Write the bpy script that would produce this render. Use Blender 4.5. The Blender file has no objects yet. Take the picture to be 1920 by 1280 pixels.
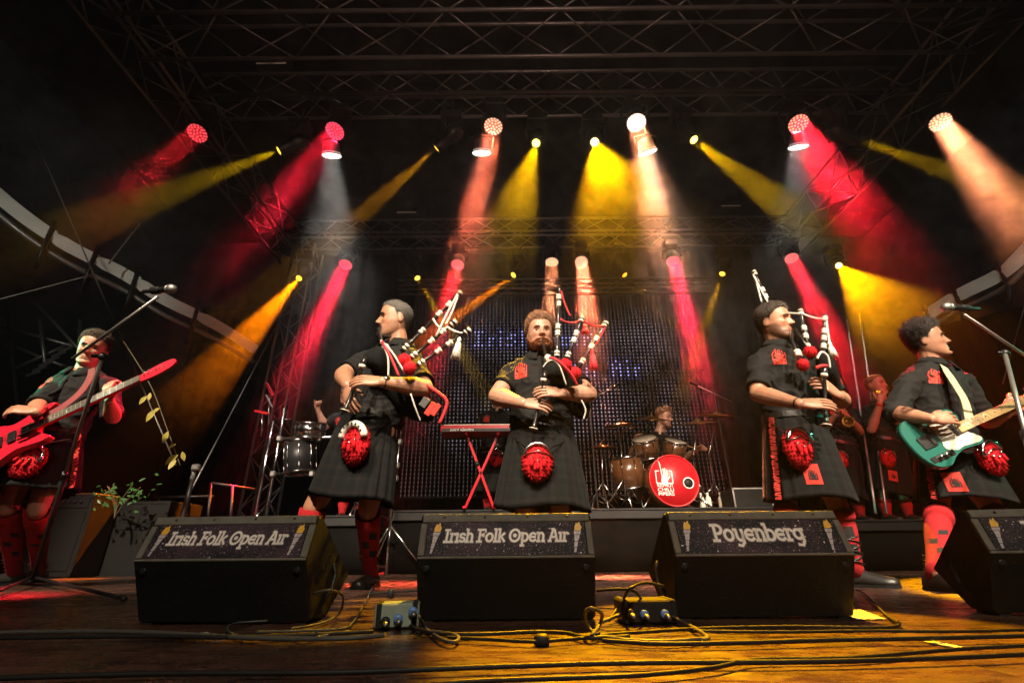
import bpy, bmesh, math, random
import numpy as np
from mathutils import Vector as V, Matrix, noise as mnoise
random.seed(7)
PI = math.pi
S = bpy.context.scene
C = S.collection
# ---------------------------------------------------------------- camera
F = 900.0                       # focal length in photograph pixels (1920 wide)
PITCH, ROLL, H = math.radians(23.6), math.radians(0.55), 0.20
cam_d = bpy.data.cameras.new('camera'); cam = bpy.data.objects.new('camera', cam_d); C.objects.link(cam)
cam_d.sensor_width = 36.0; cam_d.lens = F/1920*36; cam_d.clip_start = 0.02; cam_d.clip_end = 200
CAMM = Matrix.Rotation(PI/2+PITCH, 3, 'X') @ Matrix.Rotation(-ROLL, 3, 'Z')
cam.matrix_world = Matrix.Translation((0, 0, H)) @ CAMM.to_4x4()
S.camera = cam
def at(u, v, Y):
    """the point of the place at depth Y (metres up-stage) that photograph pixel (u, v) shows"""
    d = CAMM @ V(((u-960)/F, (640-v)/F, -1.0))
    t = Y/d.y
    return V((d.x*t, Y, H+d.z*t))
def atz(u, v, z):
    d = CAMM @ V(((u-960)/F, (640-v)/F, -1.0))
    t = (z-H)/d.z
    return V((d.x*t, d.y*t, z))
# ---------------------------------------------------------------- world, exposure, stage light
w = bpy.data.worlds.new('World'); S.world = w; w.use_nodes = True
nt = w.node_tree; bg = nt.nodes['Background']
sky = nt.nodes.new('ShaderNodeTexSky'); sky.sky_type = 'NISHITA'; sky.sun_disc = False
sky.sun_elevation = math.radians(-4.0); sky.sun_rotation = math.radians(200)
nt.links.new(sky.outputs[0], bg.inputs[0]); bg.inputs[1].default_value = 0.05
S.view_settings.view_transform = 'Standard'; S.view_settings.look = 'None'
S.view_settings.exposure = 0.0; S.view_settings.gamma = 1.0; S.view_settings.use_curve_mapping = False
S.render.engine = 'CYCLES'
cy = S.cycles
cy.use_denoising = True
cy.max_bounces = 5; cy.diffuse_bounces = 2; cy.glossy_bounces = 3; cy.volume_bounces = 0; cy.transmission_bounces = 2
cy.volume_step_rate = 4.0; cy.volume_max_steps = 48; cy.use_adaptive_sampling = True; cy.adaptive_threshold = 0.03
cy.sample_clamp_indirect = 3.0; cy.use_light_tree = True; cy.caustics_reflective = False; cy.caustics_refractive = False
def spot(name, loc, target, power, color, angle, blend=0.4, radius=0.15):
    l = bpy.data.lights.new(name, 'SPOT'); l.energy = power; l.color = color
    l.spot_size = math.radians(angle); l.spot_blend = blend; l.shadow_soft_size = radius
    o = bpy.data.objects.new(name, l); C.objects.link(o)
    o.location = loc
    o.rotation_euler = (V(target)-V(loc)).to_track_quat('-Z', 'Y').to_euler()
    o.visible_camera = False
    return o
# the front-of-house truss over the audience: warm white profiles on the band, the side booms, and added fill
WARM = (1.0, 0.83, 0.62)
for (x, tx, ty, tz, pw) in ((-3.9, -3.15, 3.4, 1.42, 8500), (-1.9, -0.85, 2.95, 1.28, 5200), (0.9, 0.22, 3.1, 1.30, 4300), (2.6, 1.75, 3.0, 1.30, 5600), (4.6, 2.95, 3.1, 1.25, 5200)):
    spot('front_profile_lamp', (x, -3.3, 6.8), (tx, ty, tz), pw, WARM, 21, 0.55, 0.10)
spot('added_front_fill', (0.6, -4.6, 5.2), (0.7, 3.6, 1.0), 1300, WARM, 56, 0.7, 0.2)  # wide fill added to lift the monitors, floor and band
spot('side_boom_lamp', (-6.4, 2.9, 2.4), (-3.45, 3.42, 1.62), 800, (0.10, 1.0, 0.50), 17, 0.5, 0.08)
spot('side_boom_lamp', (7.6, 3.4, 2.6), (3.2, 3.15, 1.3), 120, (0.08, 1.0, 0.55), 22, 0.4, 0.08)
spot('side_boom_lamp', (7.4, 5.6, 1.2), (6.6, 6.0, 1.5), 420, (0.16, 0.10, 1.0), 50, 0.6, 0.08)
spot('added_truss_fill', (0.6, -3.0, 3.2), (0.6, 4.6, 5.9), 520, (1.0, 0.62, 0.5), 78, 0.8)  # added spill so the trusses show; no fixture of its own
# front-of-house lamps for the rear risers, added fill on the roof edges, and two unseen red rim lamps
spot('unseen_red_rim', (-1.55, 4.6, 1.15), (-3.3, 3.4, 1.0), 150, (1.0, 0.02, 0.07), 42, 0.6, 0.1)  # added red rim light without a fixture, hung in mid-air behind the front row
spot('unseen_red_rim', (2.6, 5.2, 1.35), (3.0, 3.1, 1.5), 200, (1.0, 0.02, 0.03), 40, 0.6, 0.1)
spot('red_front_lamp', (5.6, -3.6, 5.0), (4.35, 5.7, 1.30), 2600, (1.0, 0.05, 0.05), 13, 0.5, 0.1)
spot('warm_front_lamp', (1.1, -4.6, 5.2), (1.75, 6.0, 1.25), 2400, (1.0, 0.66, 0.42), 13, 0.6, 0.1)
spot('pale_front_lamp', (-2.4, -4.6, 5.2), (-2.35, 5.8, 1.2), 2600, (1.0, 0.76, 0.66), 11, 0.6, 0.1)
spot('added_roof_fill', (-2.0, -4.4, 3.6), (-5.9, 5.4, 3.75), 900, (1.0, 0.95, 0.80), 16, 0.7, 0.2)  # this pair is added to brighten the roof edges
spot('added_roof_fill', (3.2, -4.4, 3.6), (6.4, 6.4, 3.75), 900, (1.0, 0.95, 0.80), 16, 0.7, 0.2)
# ---------------------------------------------------------------- helpers
def wm(o):
    m = o.matrix_basis.copy()
    return (wm(o.parent) @ m) if o.parent else m
class MB:
    """collects shapes, then links them as ONE mesh object"""
    def __init__(s): s.v = []; s.f = []; s.m = []; s.sm = []; s.cur = 0; s.smooth = True
    def add(s, vs, fs, smooth=None, m=None):
        b = len(s.v); s.v.extend([tuple(p) for p in vs])
        sm = s.smooth if smooth is None else smooth
        mm = s.cur if m is None else m
        for f in fs: s.f.append(tuple(i+b for i in f)); s.m.append(mm); s.sm.append(sm)
        return s
    def box(s, c, sz, R=None, bev=0.0, m=None):
        c = V(c); x, y, z = sz[0]/2, sz[1]/2, sz[2]/2
        R = R or Matrix.Identity(3)
        if bev <= 0:
            vs = [c+R@V((i*x, j*y, k*z)) for i in (-1, 1) for j in (-1, 1) for k in (-1, 1)]
            return s.add(vs, [(0,1,3,2),(4,6,7,5),(0,4,5,1),(2,3,7,6),(0,2,6,4),(1,5,7,3)], False, m)
        vs = []; idx = {}
        for i in (-1, 1):
            for j in (-1, 1):
                for k in (-1, 1):
                    for a in range(3):
                        p = [i*x-i*bev, j*y-j*bev, k*z-k*bev]
                        p[a] += (i, j, k)[a]*bev
                        idx[(i, j, k, a)] = len(vs); vs.append(c+R@V(p))
        fs = []
        for a in range(3):
            o = [q for q in range(3) if q != a]
            for sg in (-1, 1):
                q = []
                for (p0, p1) in ((-1,-1),(1,-1),(1,1),(-1,1)):
                    k = [0,0,0]; k[a] = sg; k[o[0]] = p0; k[o[1]] = p1
                    q.append(idx[(k[0],k[1],k[2],a)])
                fs.append(q)
        for a in range(3):
            o = [q for q in range(3) if q != a]
            for p0 in (-1,1):
                for p1 in (-1,1):
                    k = [0,0,0]; k[o[0]] = p0; k[o[1]] = p1
                    q = []
                    for (e, ax) in ((-1,o[0]),(1,o[0]),(1,o[1]),(-1,o[1])):
                        k[a] = e; q.append(idx[(k[0],k[1],k[2],ax)])
                    fs.append(q)
        for i in (-1,1):
            for j in (-1,1):
                for k in (-1,1): fs.append([idx[(i,j,k,a)] for a in range(3)])
        return s.add(vs, fs, False, m)
    def rings(s, rs, cap0=True, cap1=True, smooth=None, m=None, closed=False):
        n = len(rs[0]); vs = [p for r in rs for p in r]; fs = []
        K = len(rs)
        for i in range(K if closed else K-1):
            i2 = (i+1) % K
            for j in range(n):
                j2 = (j+1) % n
                fs.append((i*n+j, i*n+j2, i2*n+j2, i2*n+j))
        if not closed:
            if cap0: fs.append(tuple(range(n))[::-1])
            if cap1: fs.append(tuple((K-1)*n+j for j in range(n)))
        return s.add(vs, fs, smooth, m)
    def tube(s, pts, r, n=8, m=None, cap=True):
        pts = [V(p) for p in pts]; K = len(pts)
        rs = r if isinstance(r, (list, tuple)) else [r]*K
        T = [(pts[min(i+1, K-1)]-pts[max(i-1, 0)]).normalized() for i in range(K)]
        a = V((0,0,1)) if abs(T[0].z) < 0.9 else V((1,0,0))
        a = (a-T[0]*a.dot(T[0])).normalized(); out = []
        for i in range(K):
            a = (a-T[i]*a.dot(T[i]))
            a = a.normalized() if a.length > 1e-6 else T[i].orthogonal().normalized()
            b = T[i].cross(a)
            out.append([pts[i]+(a*math.cos(t)+b*math.sin(t))*rs[i] for t in [2*PI*k/n for k in range(n)]])
        return s.rings(out, cap, cap, True, m)
    def lathe(s, prof, o=(0,0,0), ax=(0,0,1), n=16, m=None, cap=True, smooth=True):
        """prof: (radius, height along ax) pairs"""
        o = V(o); ax = V(ax).normalized(); a = ax.orthogonal().normalized(); b = ax.cross(a)
        out = [[o+ax*h+(a*math.cos(t)+b*math.sin(t))*max(r, 1e-4) for t in [2*PI*k/n for k in range(n)]] for r, h in prof]
        return s.rings(out, cap, cap, smooth, m)
    def ball(s, c, r, n=12, k=8, R=None, m=None):
        r = V(r) if not isinstance(r, (int, float)) else V((r, r, r)); R = R or Matrix.Identity(3); c = V(c)
        out = []
        for i in range(k+1):
            th = PI*(i+0.02)/(k+0.04)
            out.append([c+R@V((r.x*math.sin(th)*math.cos(p), r.y*math.sin(th)*math.sin(p), -r.z*math.cos(th))) for p in [2*PI*j/n for j in range(n)]])
        return s.rings(out, True, True, True, m)
    def prism(s, outline, o, ex, ey, depth, m=None, smooth=False):
        """outline in (a, b), extruded by depth against the normal ex x ey; the face sits at o"""
        o, ex, ey = V(o), V(ex), V(ey); nz = ex.cross(ey).normalized()
        top = [o+ex*a+ey*b for a, b in outline]; bot = [p-nz*depth for p in top]; n = len(top)
        fs = [tuple(range(n)), tuple(range(n, 2*n))[::-1]] + [(i, i+n, (i+1) % n+n, (i+1) % n) for i in range(n)]
        return s.add(top+bot, fs, smooth, m)
    def build(s, name, mats, parent=None, local=False, attr=None):
        me = bpy.data.meshes.new(name)
        vs = s.v
        if parent is not None and not local:
            mi = wm(parent).inverted(); vs = [tuple(mi @ V(p)) for p in vs]
        me.from_pydata(vs, [], s.f)
        me.polygons.foreach_set('material_index', s.m); me.polygons.foreach_set('use_smooth', s.sm)
        for mt in (mats if isinstance(mats, (list, tuple)) else [mats]): me.materials.append(mt)
        me.update()
        o = bpy.data.objects.new(name, me); C.objects.link(o)
        if parent is not None: o.parent = parent
        return o
def tag(o, label=None, cat=None, group=None, kind=None):
    if label: o['label'] = label
    if cat: o['category'] = cat
    if group: o['group'] = group
    if kind: o['kind'] = kind
    return o
def thing(name, label, cat, loc=(0,0,0), rz=0.0, group=None):
    o = bpy.data.objects.new(name, None); C.objects.link(o); o.empty_display_size = 0.1
    o.location = loc; o.rotation_euler = (0, 0, rz); o.matrix_basis = Matrix.Translation(loc) @ Matrix.Rotation(rz, 4, 'Z')
    return tag(o, label, cat, group)
def copy_tree(o, parent=None):
    c = o.copy(); C.objects.link(c); c.parent = parent
    for ch in list(o.children): copy_tree(ch, c)
    return c
def share(o, parent, M):
    """a further piece that shares o's mesh"""
    c = o.copy(); C.objects.link(c); c.parent = parent; c.matrix_basis = M; return c
def spline(pts, k=6):
    pts = [V(p) for p in pts]; out = []; n = len(pts)
    for i in range(n-1):
        p0, p1, p2, p3 = pts[max(i-1,0)], pts[i], pts[i+1], pts[min(i+2,n-1)]
        for j in range(k):
            t = j/k
            out.append(0.5*((2*p1)+(p2-p0)*t+(2*p0-5*p1+4*p2-p3)*t*t+(3*p1-p0-3*p2+p3)*t*t*t))
    out.append(pts[-1]); return out
# ---------------------------------------------------------------- materials
def mat(name, col, rough=0.5, metal=0.0, var=0.25, scale=12.0, bump=0.0, bscale=60.0, coat=0.0, stretch=(1,1,1), sheen=0.0, emit=None, estr=0.0, sss=0.0, rvar=0.0, spec=None):
    m = bpy.data.materials.new(name); m.use_nodes = True; t = m.node_tree; b = t.nodes['Principled BSDF']
    b.inputs['Roughness'].default_value = rough; b.inputs['Metallic'].default_value = metal
    if spec is not None: b.inputs['Specular IOR Level'].default_value = spec
    L = t.links.new
    tc = t.nodes.new('ShaderNodeTexCoord'); mp = t.nodes.new('ShaderNodeMapping'); mp.inputs['Scale'].default_value = stretch
    L(tc.outputs['Object'], mp.inputs['Vector'])
    if var > 0:
        nz = t.nodes.new('ShaderNodeTexNoise'); nz.inputs['Scale'].default_value = scale; nz.inputs['Detail'].default_value = 5
        L(mp.outputs[0], nz.inputs['Vector'])
        mx = t.nodes.new('ShaderNodeMix'); mx.data_type = 'RGBA'
        L(nz.outputs['Fac'], mx.inputs['Factor'])
        mx.inputs[6].default_value = (*[c*(1-var) for c in col], 1); mx.inputs[7].default_value = (*[min(1, c*(1+var)) for c in col], 1)
        L(mx.outputs[2], b.inputs['Base Color'])
        if rvar > 0:
            mr = t.nodes.new('ShaderNodeMapRange'); mr.inputs['To Min'].default_value = max(0.05, rough-rvar); mr.inputs['To Max'].default_value = min(1, rough+rvar)
            mr.inputs['From Min'].default_value = 0.3; mr.inputs['From Max'].default_value = 0.7
            L(nz.outputs['Fac'], mr.inputs['Value']); L(mr.outputs[0], b.inputs['Roughness'])
    else:
        b.inputs['Base Color'].default_value = (*col, 1)
    if bump > 0:
        n2 = t.nodes.new('ShaderNodeTexNoise'); n2.inputs['Scale'].default_value = bscale; n2.inputs['Detail'].default_value = 4
        L(mp.outputs[0], n2.inputs['Vector'])
        bp = t.nodes.new('ShaderNodeBump'); bp.inputs['Strength'].default_value = bump; bp.inputs['Distance'].default_value = 0.01
        L(n2.outputs['Fac'], bp.inputs['Height']); L(bp.outputs[0], b.inputs['Normal'])
    if coat: b.inputs['Coat Weight'].default_value = coat
    if sheen: b.inputs['Sheen Weight'].default_value = sheen
    if sss:
        b.inputs['Subsurface Weight'].default_value = sss; b.inputs['Subsurface Radius'].default_value = (0.012, 0.004, 0.002); b.inputs['Subsurface Scale'].default_value = 0.6
    if emit is not None:
        b.inputs['Emission Color'].default_value = (*emit, 1); b.inputs['Emission Strength'].default_value = estr
    return m
M = {}
M['black_metal'] = mat('black_metal', (0.011, 0.011, 0.0115), 0.42, 0.2, bump=0.08, bscale=180)
M['alu'] = mat('aluminium', (0.34, 0.33, 0.32), 0.42, 0.85, var=0.2, scale=8, bump=0.05, rvar=0.12)
M['alu_dark'] = mat('dark_aluminium', (0.24, 0.23, 0.22), 0.45, 0.7, var=0.25, scale=8, rvar=0.1)
M['chrome'] = mat('chrome', (0.62, 0.61, 0.6), 0.16, 1.0, var=0.1)
M['steel'] = mat('worn_steel', (0.30, 0.29, 0.27), 0.4, 0.8, var=0.3, scale=20)
M['black_cloth'] = mat('black_cloth', (0.0045, 0.0042, 0.004), 0.95, 0, var=0.35, scale=5, bump=0.15, bscale=300, spec=0.03)
M['rubber'] = mat('black_rubber', (0.012, 0.012, 0.012), 0.55, 0, var=0.3, scale=30, spec=0.22)
M['cable_grey'] = mat('grey_cable_jacket', (0.06, 0.06, 0.056), 0.5, 0, var=0.3, scale=30, spec=0.25)
M['plastic'] = mat('black_plastic', (0.013, 0.013, 0.014), 0.42, 0, var=0.2, spec=0.3)
M['white_plastic'] = mat('ivory_plastic', (0.74, 0.70, 0.60), 0.3, 0, var=0.12)
M['red_paint'] = mat('red_lacquer', (0.48, 0.012, 0.022), 0.28, 0, var=0.15, scale=6, coat=0.5)
M['tent'] = mat('grey_tarpaulin', (0.78, 0.79, 0.73), 0.6, 0, var=0.3, scale=3, bump=0.2, bscale=20)
M['roof'] = mat('dark_roof_membrane', (0.012, 0.010, 0.009), 0.8, 0, var=0.3, scale=2, spec=0.05)
# ---------------------------------------------------------------- the setting
gm = mat('trampled_ground', (0.03, 0.028, 0.02), 0.95, 0, var=0.4, scale=3, bump=0.4, bscale=20)
tag(MB().box((0.5, 8, -1.32), (48, 42, 0.04)).build('ground', gm), kind='structure')
# stage deck: one sheet-metal base, and the plywood panels laid on it
def floor_mat():
    m = bpy.data.materials.new('stage_plywood'); m.use_nodes = True; t = m.node_tree; b = t.nodes['Principled BSDF']; L = t.links.new
    tc = t.nodes.new('ShaderNodeTexCoord'); oi = t.nodes.new('ShaderNodeObjectInfo')
    ad = t.nodes.new('ShaderNodeVectorMath'); ad.operation = 'ADD'
    mu = t.nodes.new('ShaderNodeVectorMath'); mu.operation = 'SCALE'; mu.inputs[3].default_value = 37.0
    cb = t.nodes.new('ShaderNodeCombineXYZ'); L(oi.outputs['Random'], cb.inputs[0]); L(oi.outputs['Random'], cb.inputs[1])
    L(cb.outputs[0], mu.inputs[0]); L(tc.outputs['Object'], ad.inputs[0]); L(mu.outputs[0], ad.inputs[1])
    def nz(sc, det, st, rough=0.6):
        mp = t.nodes.new('ShaderNodeMapping'); mp.inputs['Scale'].default_value = st; L(ad.outputs[0], mp.inputs['Vector'])
        n = t.nodes.new('ShaderNodeTexNoise'); n.inputs['Scale'].default_value = sc; n.inputs['Detail'].default_value = det; n.inputs['Roughness'].default_value = rough
        L(mp.outputs[0], n.inputs['Vector']); return n
    grain = nz(3.0, 8, (1.0, 16.0, 1.0)); wear = nz(1.6, 7, (1, 1.6, 1), 0.68); scuff = nz(9, 6, (1, 2.5, 1), 0.7)
    cr = t.nodes.new('ShaderNodeValToRGB'); L(grain.outputs['Fac'], cr.inputs['Fac'])
    cr.color_ramp.elements[0].position = 0.3; cr.color_ramp.elements[0].color = (0.042, 0.020, 0.014, 1)
    cr.color_ramp.elements[1].position = 0.72; cr.color_ramp.elements[1].color = (0.098, 0.050, 0.036, 1)
    cw = t.nodes.new('ShaderNodeValToRGB'); L(wear.outputs['Fac'], cw.inputs['Fac'])
    cw.color_ramp.elements[0].position = 0.40; cw.color_ramp.elements[0].color = (0.30, 0.28, 0.27, 1)
    cw.color_ramp.elements[1].position = 0.60; cw.color_ramp.elements[1].color = (1.25, 1.2, 1.15, 1)
    mx = t.nodes.new('ShaderNodeMix'); mx.data_type = 'RGBA'; mx.blend_type = 'MULTIPLY'; mx.inputs['Factor'].default_value = 0.85
    L(cr.outputs[0], mx.inputs[6]); L(cw.outputs[0], mx.inputs[7]); L(mx.outputs[2], b.inputs['Base Color'])
    mr = t.nodes.new('ShaderNodeMapRange'); L(scuff.outputs['Fac'], mr.inputs['Value'])
    mr.inputs['From Min'].default_value = 0.3; mr.inputs['From Max'].default_value = 0.7; mr.inputs['To Min'].default_value = 0.13; mr.inputs['To Max'].default_value = 0.46
    L(mr.outputs[0], b.inputs['Roughness'])
    bp = t.nodes.new('ShaderNodeBump'); bp.inputs['Strength'].default_value = 0.12; bp.inputs['Distance'].default_value = 0.01
    L(scuff.outputs['Fac'], bp.inputs['Height']); L(bp.outputs[0], b.inputs['Normal'])
    return m
M['deck'] = floor_mat()
stage = tag(MB().box((0.6, 4.6, -0.66), (17.2, 10.4, 1.27)).build('stage_floor', M['black_cloth']), kind='structure')
PX, PY = 1.64, 1.22
pb = MB().box((0, 0, -0.0125), (PX-0.006, PY-0.005, 0.024), bev=0.0015)
first = None
ys = [-0.5+PY*j for j in range(8)]
for i in range(-5, 6):
    for j, y in enumerate(ys):
        x = 0.03+PX*i
        Mx = Matrix.Translation((x, y+0.62, 0.0+random.uniform(-0.0012, 0.0012))) @ Matrix.Rotation(random.choice((0, PI)), 4, 'Z')
        if first is None:
            first = pb.build('deck_panel', M['deck'], stage, local=True); first.matrix_basis = Mx
        else: share(first, stage, Mx)
# roof membrane high above and the black back curtain with its folds
tag(MB().box((0.6, 4.6, 7.6), (17, 11.5, 0.05)).build('roof', M['roof']), kind='structure')
def curtain(name, label, a, b, z0, z1, folds, amp, m=M['black_cloth']):
    a, b = V(a), V(b); d = (b-a); n = int(folds*6); nrm = V((-d.y, d.x, 0)).normalized(); rs = []
    for i in range(n+1):
        t = i/n; o = amp*(math.sin(t*folds*2*PI)+0.5*math.sin(t*folds*4.3+1.3))
        p = a+d*t
        rs.append([V((p.x, p.y, z0))+nrm*o*1.2, V((p.x, p.y, (z0+z1)/2))+nrm*o*0.9, V((p.x, p.y, z1))+nrm*o*0.5,
                   V((p.x, p.y, z1))+nrm*(o*0.5+0.01), V((p.x, p.y, (z0+z1)/2))+nrm*(o*0.9+0.01), V((p.x, p.y, z0))+nrm*(o*1.2+0.01)])
    mb = MB(); mb.rings(rs)
    return tag(mb.build(name, m), label, 'curtain')
curtain('stage_curtain', 'black cloth hung across the whole back of the stage behind the dotted screen', (-4.6, 9.5, 0), (5.6, 9.5, 0), 0, 6.6, 30, 0.05)
curtain('stage_curtain', 'black side curtain hanging right of the drum kit and behind the standing piper', (4.05, 7.5, 0), (5.9, 8.1, 0), 0, 4.4, 9, 0.06)
curtain('stage_curtain', 'dark blue lit curtain at the far right behind the green guitar', (6.3, 6.4, 0), (9.0, 4.4, 0), 0, 3.2, 10, 0.06)
curtain('stage_curtain', 'black side curtain at the left behind the percussion rack', (-6.6, 9.0, 0), (-4.7, 9.4, 0), 0, 5.0, 9, 0.06)
# haze
hz = MB().box((0.5, 8, 3.6), (50, 44, 11.9)).build('haze', None)
hm = bpy.data.materials.new('stage_haze'); hm.use_nodes = True; t = hm.node_tree
for n in list(t.nodes):
    if n.type == 'BSDF_PRINCIPLED': t.nodes.remove(n)
pv = t.nodes.new('ShaderNodeVolumePrincipled'); pv.inputs['Density'].default_value = 0.0008; pv.inputs['Anisotropy'].default_value = 0.35
pv.inputs['Color'].default_value = (0.95, 0.93, 0.9, 1)
t.links.new(pv.outputs[0], t.nodes['Material Output'].inputs['Volume'])
hz.data.materials.clear(); hz.data.materials.append(hm); tag(hz, kind='stuff')
# the smoke machine's bank of smoke hanging round the lamps, thinning out downwards
sk = MB().box((0.6, 5.9, 3.75), (15.5, 6.6, 4.7)).build('smoke', None)
sm = bpy.data.materials.new('stage_smoke'); sm.use_nodes = True; t = sm.node_tree
for n in list(t.nodes):
    if n.type == 'BSDF_PRINCIPLED': t.nodes.remove(n)
pv = t.nodes.new('ShaderNodeVolumePrincipled'); pv.inputs['Anisotropy'].default_value = 0.35; pv.inputs['Color'].default_value = (0.95, 0.93, 0.9, 1)
tc = t.nodes.new('ShaderNodeTexCoord'); nz = t.nodes.new('ShaderNodeTexNoise'); nz.inputs['Scale'].default_value = 2.6; nz.inputs['Detail'].default_value = 6; nz.inputs['Roughness'].default_value = 0.68; nz.inputs['Distortion'].default_value = 1.3
t.links.new(tc.outputs['Object'], nz.inputs['Vector'])
sp = t.nodes.new('ShaderNodeSeparateXYZ'); t.links.new(tc.outputs['Object'], sp.inputs[0])
def rng(src, a, b, c, d, smooth=True):
    r = t.nodes.new('ShaderNodeMapRange'); r.interpolation_type = 'SMOOTHSTEP' if smooth else 'LINEAR'
    for k, x in zip(('From Min', 'From Max', 'To Min', 'To Max'), (a, b, c, d)): r.inputs[k].default_value = x
    t.links.new(src, r.inputs['Value']); return r.outputs[0]
def mul(a, b):
    q = t.nodes.new('ShaderNodeMath'); q.operation = 'MULTIPLY'; t.links.new(a, q.inputs[0]); t.links.new(b, q.inputs[1]); return q.outputs[0]
ya = t.nodes.new('ShaderNodeMath'); ya.operation = 'MULTIPLY_ADD'; ya.inputs[1].default_value = 0.40; ya.inputs[2].default_value = -0.40*4.8; t.links.new(sp.outputs[1], ya.inputs[0])
zs = t.nodes.new('ShaderNodeMath'); zs.operation = 'ADD'; t.links.new(ya.outputs[0], zs.inputs[0]); t.links.new(sp.outputs[2], zs.inputs[1]); zy = zs.outputs[0]
den = mul(rng(nz.outputs['Fac'], 0.39, 0.63, 0.06, 1.1), rng(zy, 2.9, 4.75, 0.0, 0.13))
den = mul(den, rng(sp.outputs[2], 5.4, 6.05, 1.0, 0.0))
t.links.new(den, pv.inputs['Density'])
t.links.new(pv.outputs[0], t.nodes['Material Output'].inputs['Volume'])
sk.data.materials.clear(); sk.data.materials.append(sm); tag(sk, kind='stuff')
# ---------------------------------------------------------------- trusses
def truss(name, label, a, b, wd, ht, bays, group=None, r=0.025, rb=0.011, m=M['alu_dark'], updir=(0,0,1)):
    a, b = V(a), V(b); d = b-a; Ln = d.length; ex = d/Ln; up = V(updir); ey = up.cross(ex).normalized(); up = ex.cross(ey)
    R = Matrix((ex, ey, up)).transposed().to_4x4()
    o = thing(name, label, 'truss', tuple(a), 0, group); o.matrix_basis = Matrix.Translation(a) @ R
    o.rotation_euler = R.to_euler(); o.location = a
    cb = MB().tube([(0,0,0), (Ln,0,0)], r, 8); f = None
    for (y, z) in ((-wd/2, 0), (wd/2, 0), (-wd/2, ht), (wd/2, ht)):
        Mx = Matrix.Translation((0, y, z))
        if f is None: f = cb.build('chord', m, o, local=True); f.matrix_basis = Mx
        else: share(f, o, Mx)
    bl = Ln/bays
    def brace_mesh(dv): return MB().tube([(0,0,0), dv], rb, 5)
    protos = {}
    for fi, (p0, dy, dz) in enumerate((((-wd/2, 0), 0, ht), ((wd/2, 0), 0, ht), ((-wd/2, 0), wd, 0), ((-wd/2, ht), wd, 0))):
        for k in range(bays):
            fl = k % 2
            st = V((k*bl, p0[0]+(dy if fl else 0), p0[1]+(dz if fl else 0)))
            dv = V((bl, -dy if fl else dy, -dz if fl else dz))
            key = (fi, fl)
            if key not in protos: q = brace_mesh(dv).build('brace', m, o, local=True); q.matrix_basis = Matrix.Translation(st); protos[key] = q
            else: share(protos[key], o, Matrix.Translation(st))
    return o
ZT = H
truss('roof_truss', 'dark lattice truss that carries the front row of six round lamps', (-4.3, 4.85, ZT+5.75), (5.45, 4.85, ZT+5.75), 0.40, 0.40, 22)
truss('roof_truss', 'dark lattice truss crossing the very top of the picture above the front lamps', (-4.5, 3.68, ZT+5.5), (5.65, 3.68, ZT+5.5), 0.55, 0.6, 16)
truss('roof_truss', 'dim lattice truss at the back that carries the lamps above the screen', (-4.3, 7.9, ZT+5.6), (5.45, 7.9, ZT+5.6), 0.40, 0.40, 22)
truss('roof_truss', 'lattice roof truss running front to back along the left side', (-4.6, 1.6, ZT+5.6), (-4.6, 8.6, ZT+5.6), 0.5, 0.5, 14)
truss('roof_truss', 'lattice roof truss running front to back along the right side', (5.75, 1.6, ZT+5.6), (5.75, 8.6, ZT+5.6), 0.5, 0.5, 14)
truss('truss_tower', 'upright lattice tower behind the percussion rack at the left', (-4.15, 8.05, 0.0), (-4.15, 8.05, 5.9), 0.42, 0.42, 14, m=M['alu_dark'], updir=(0, 1, 0))
truss('screen_truss', 'thin lattice bar from which the dotted screen hangs', (-2.3, 8.45, 5.0), (4.0, 8.45, 5.0), 0.2, 0.22, 18, r=0.016, rb=0.008)
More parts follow.
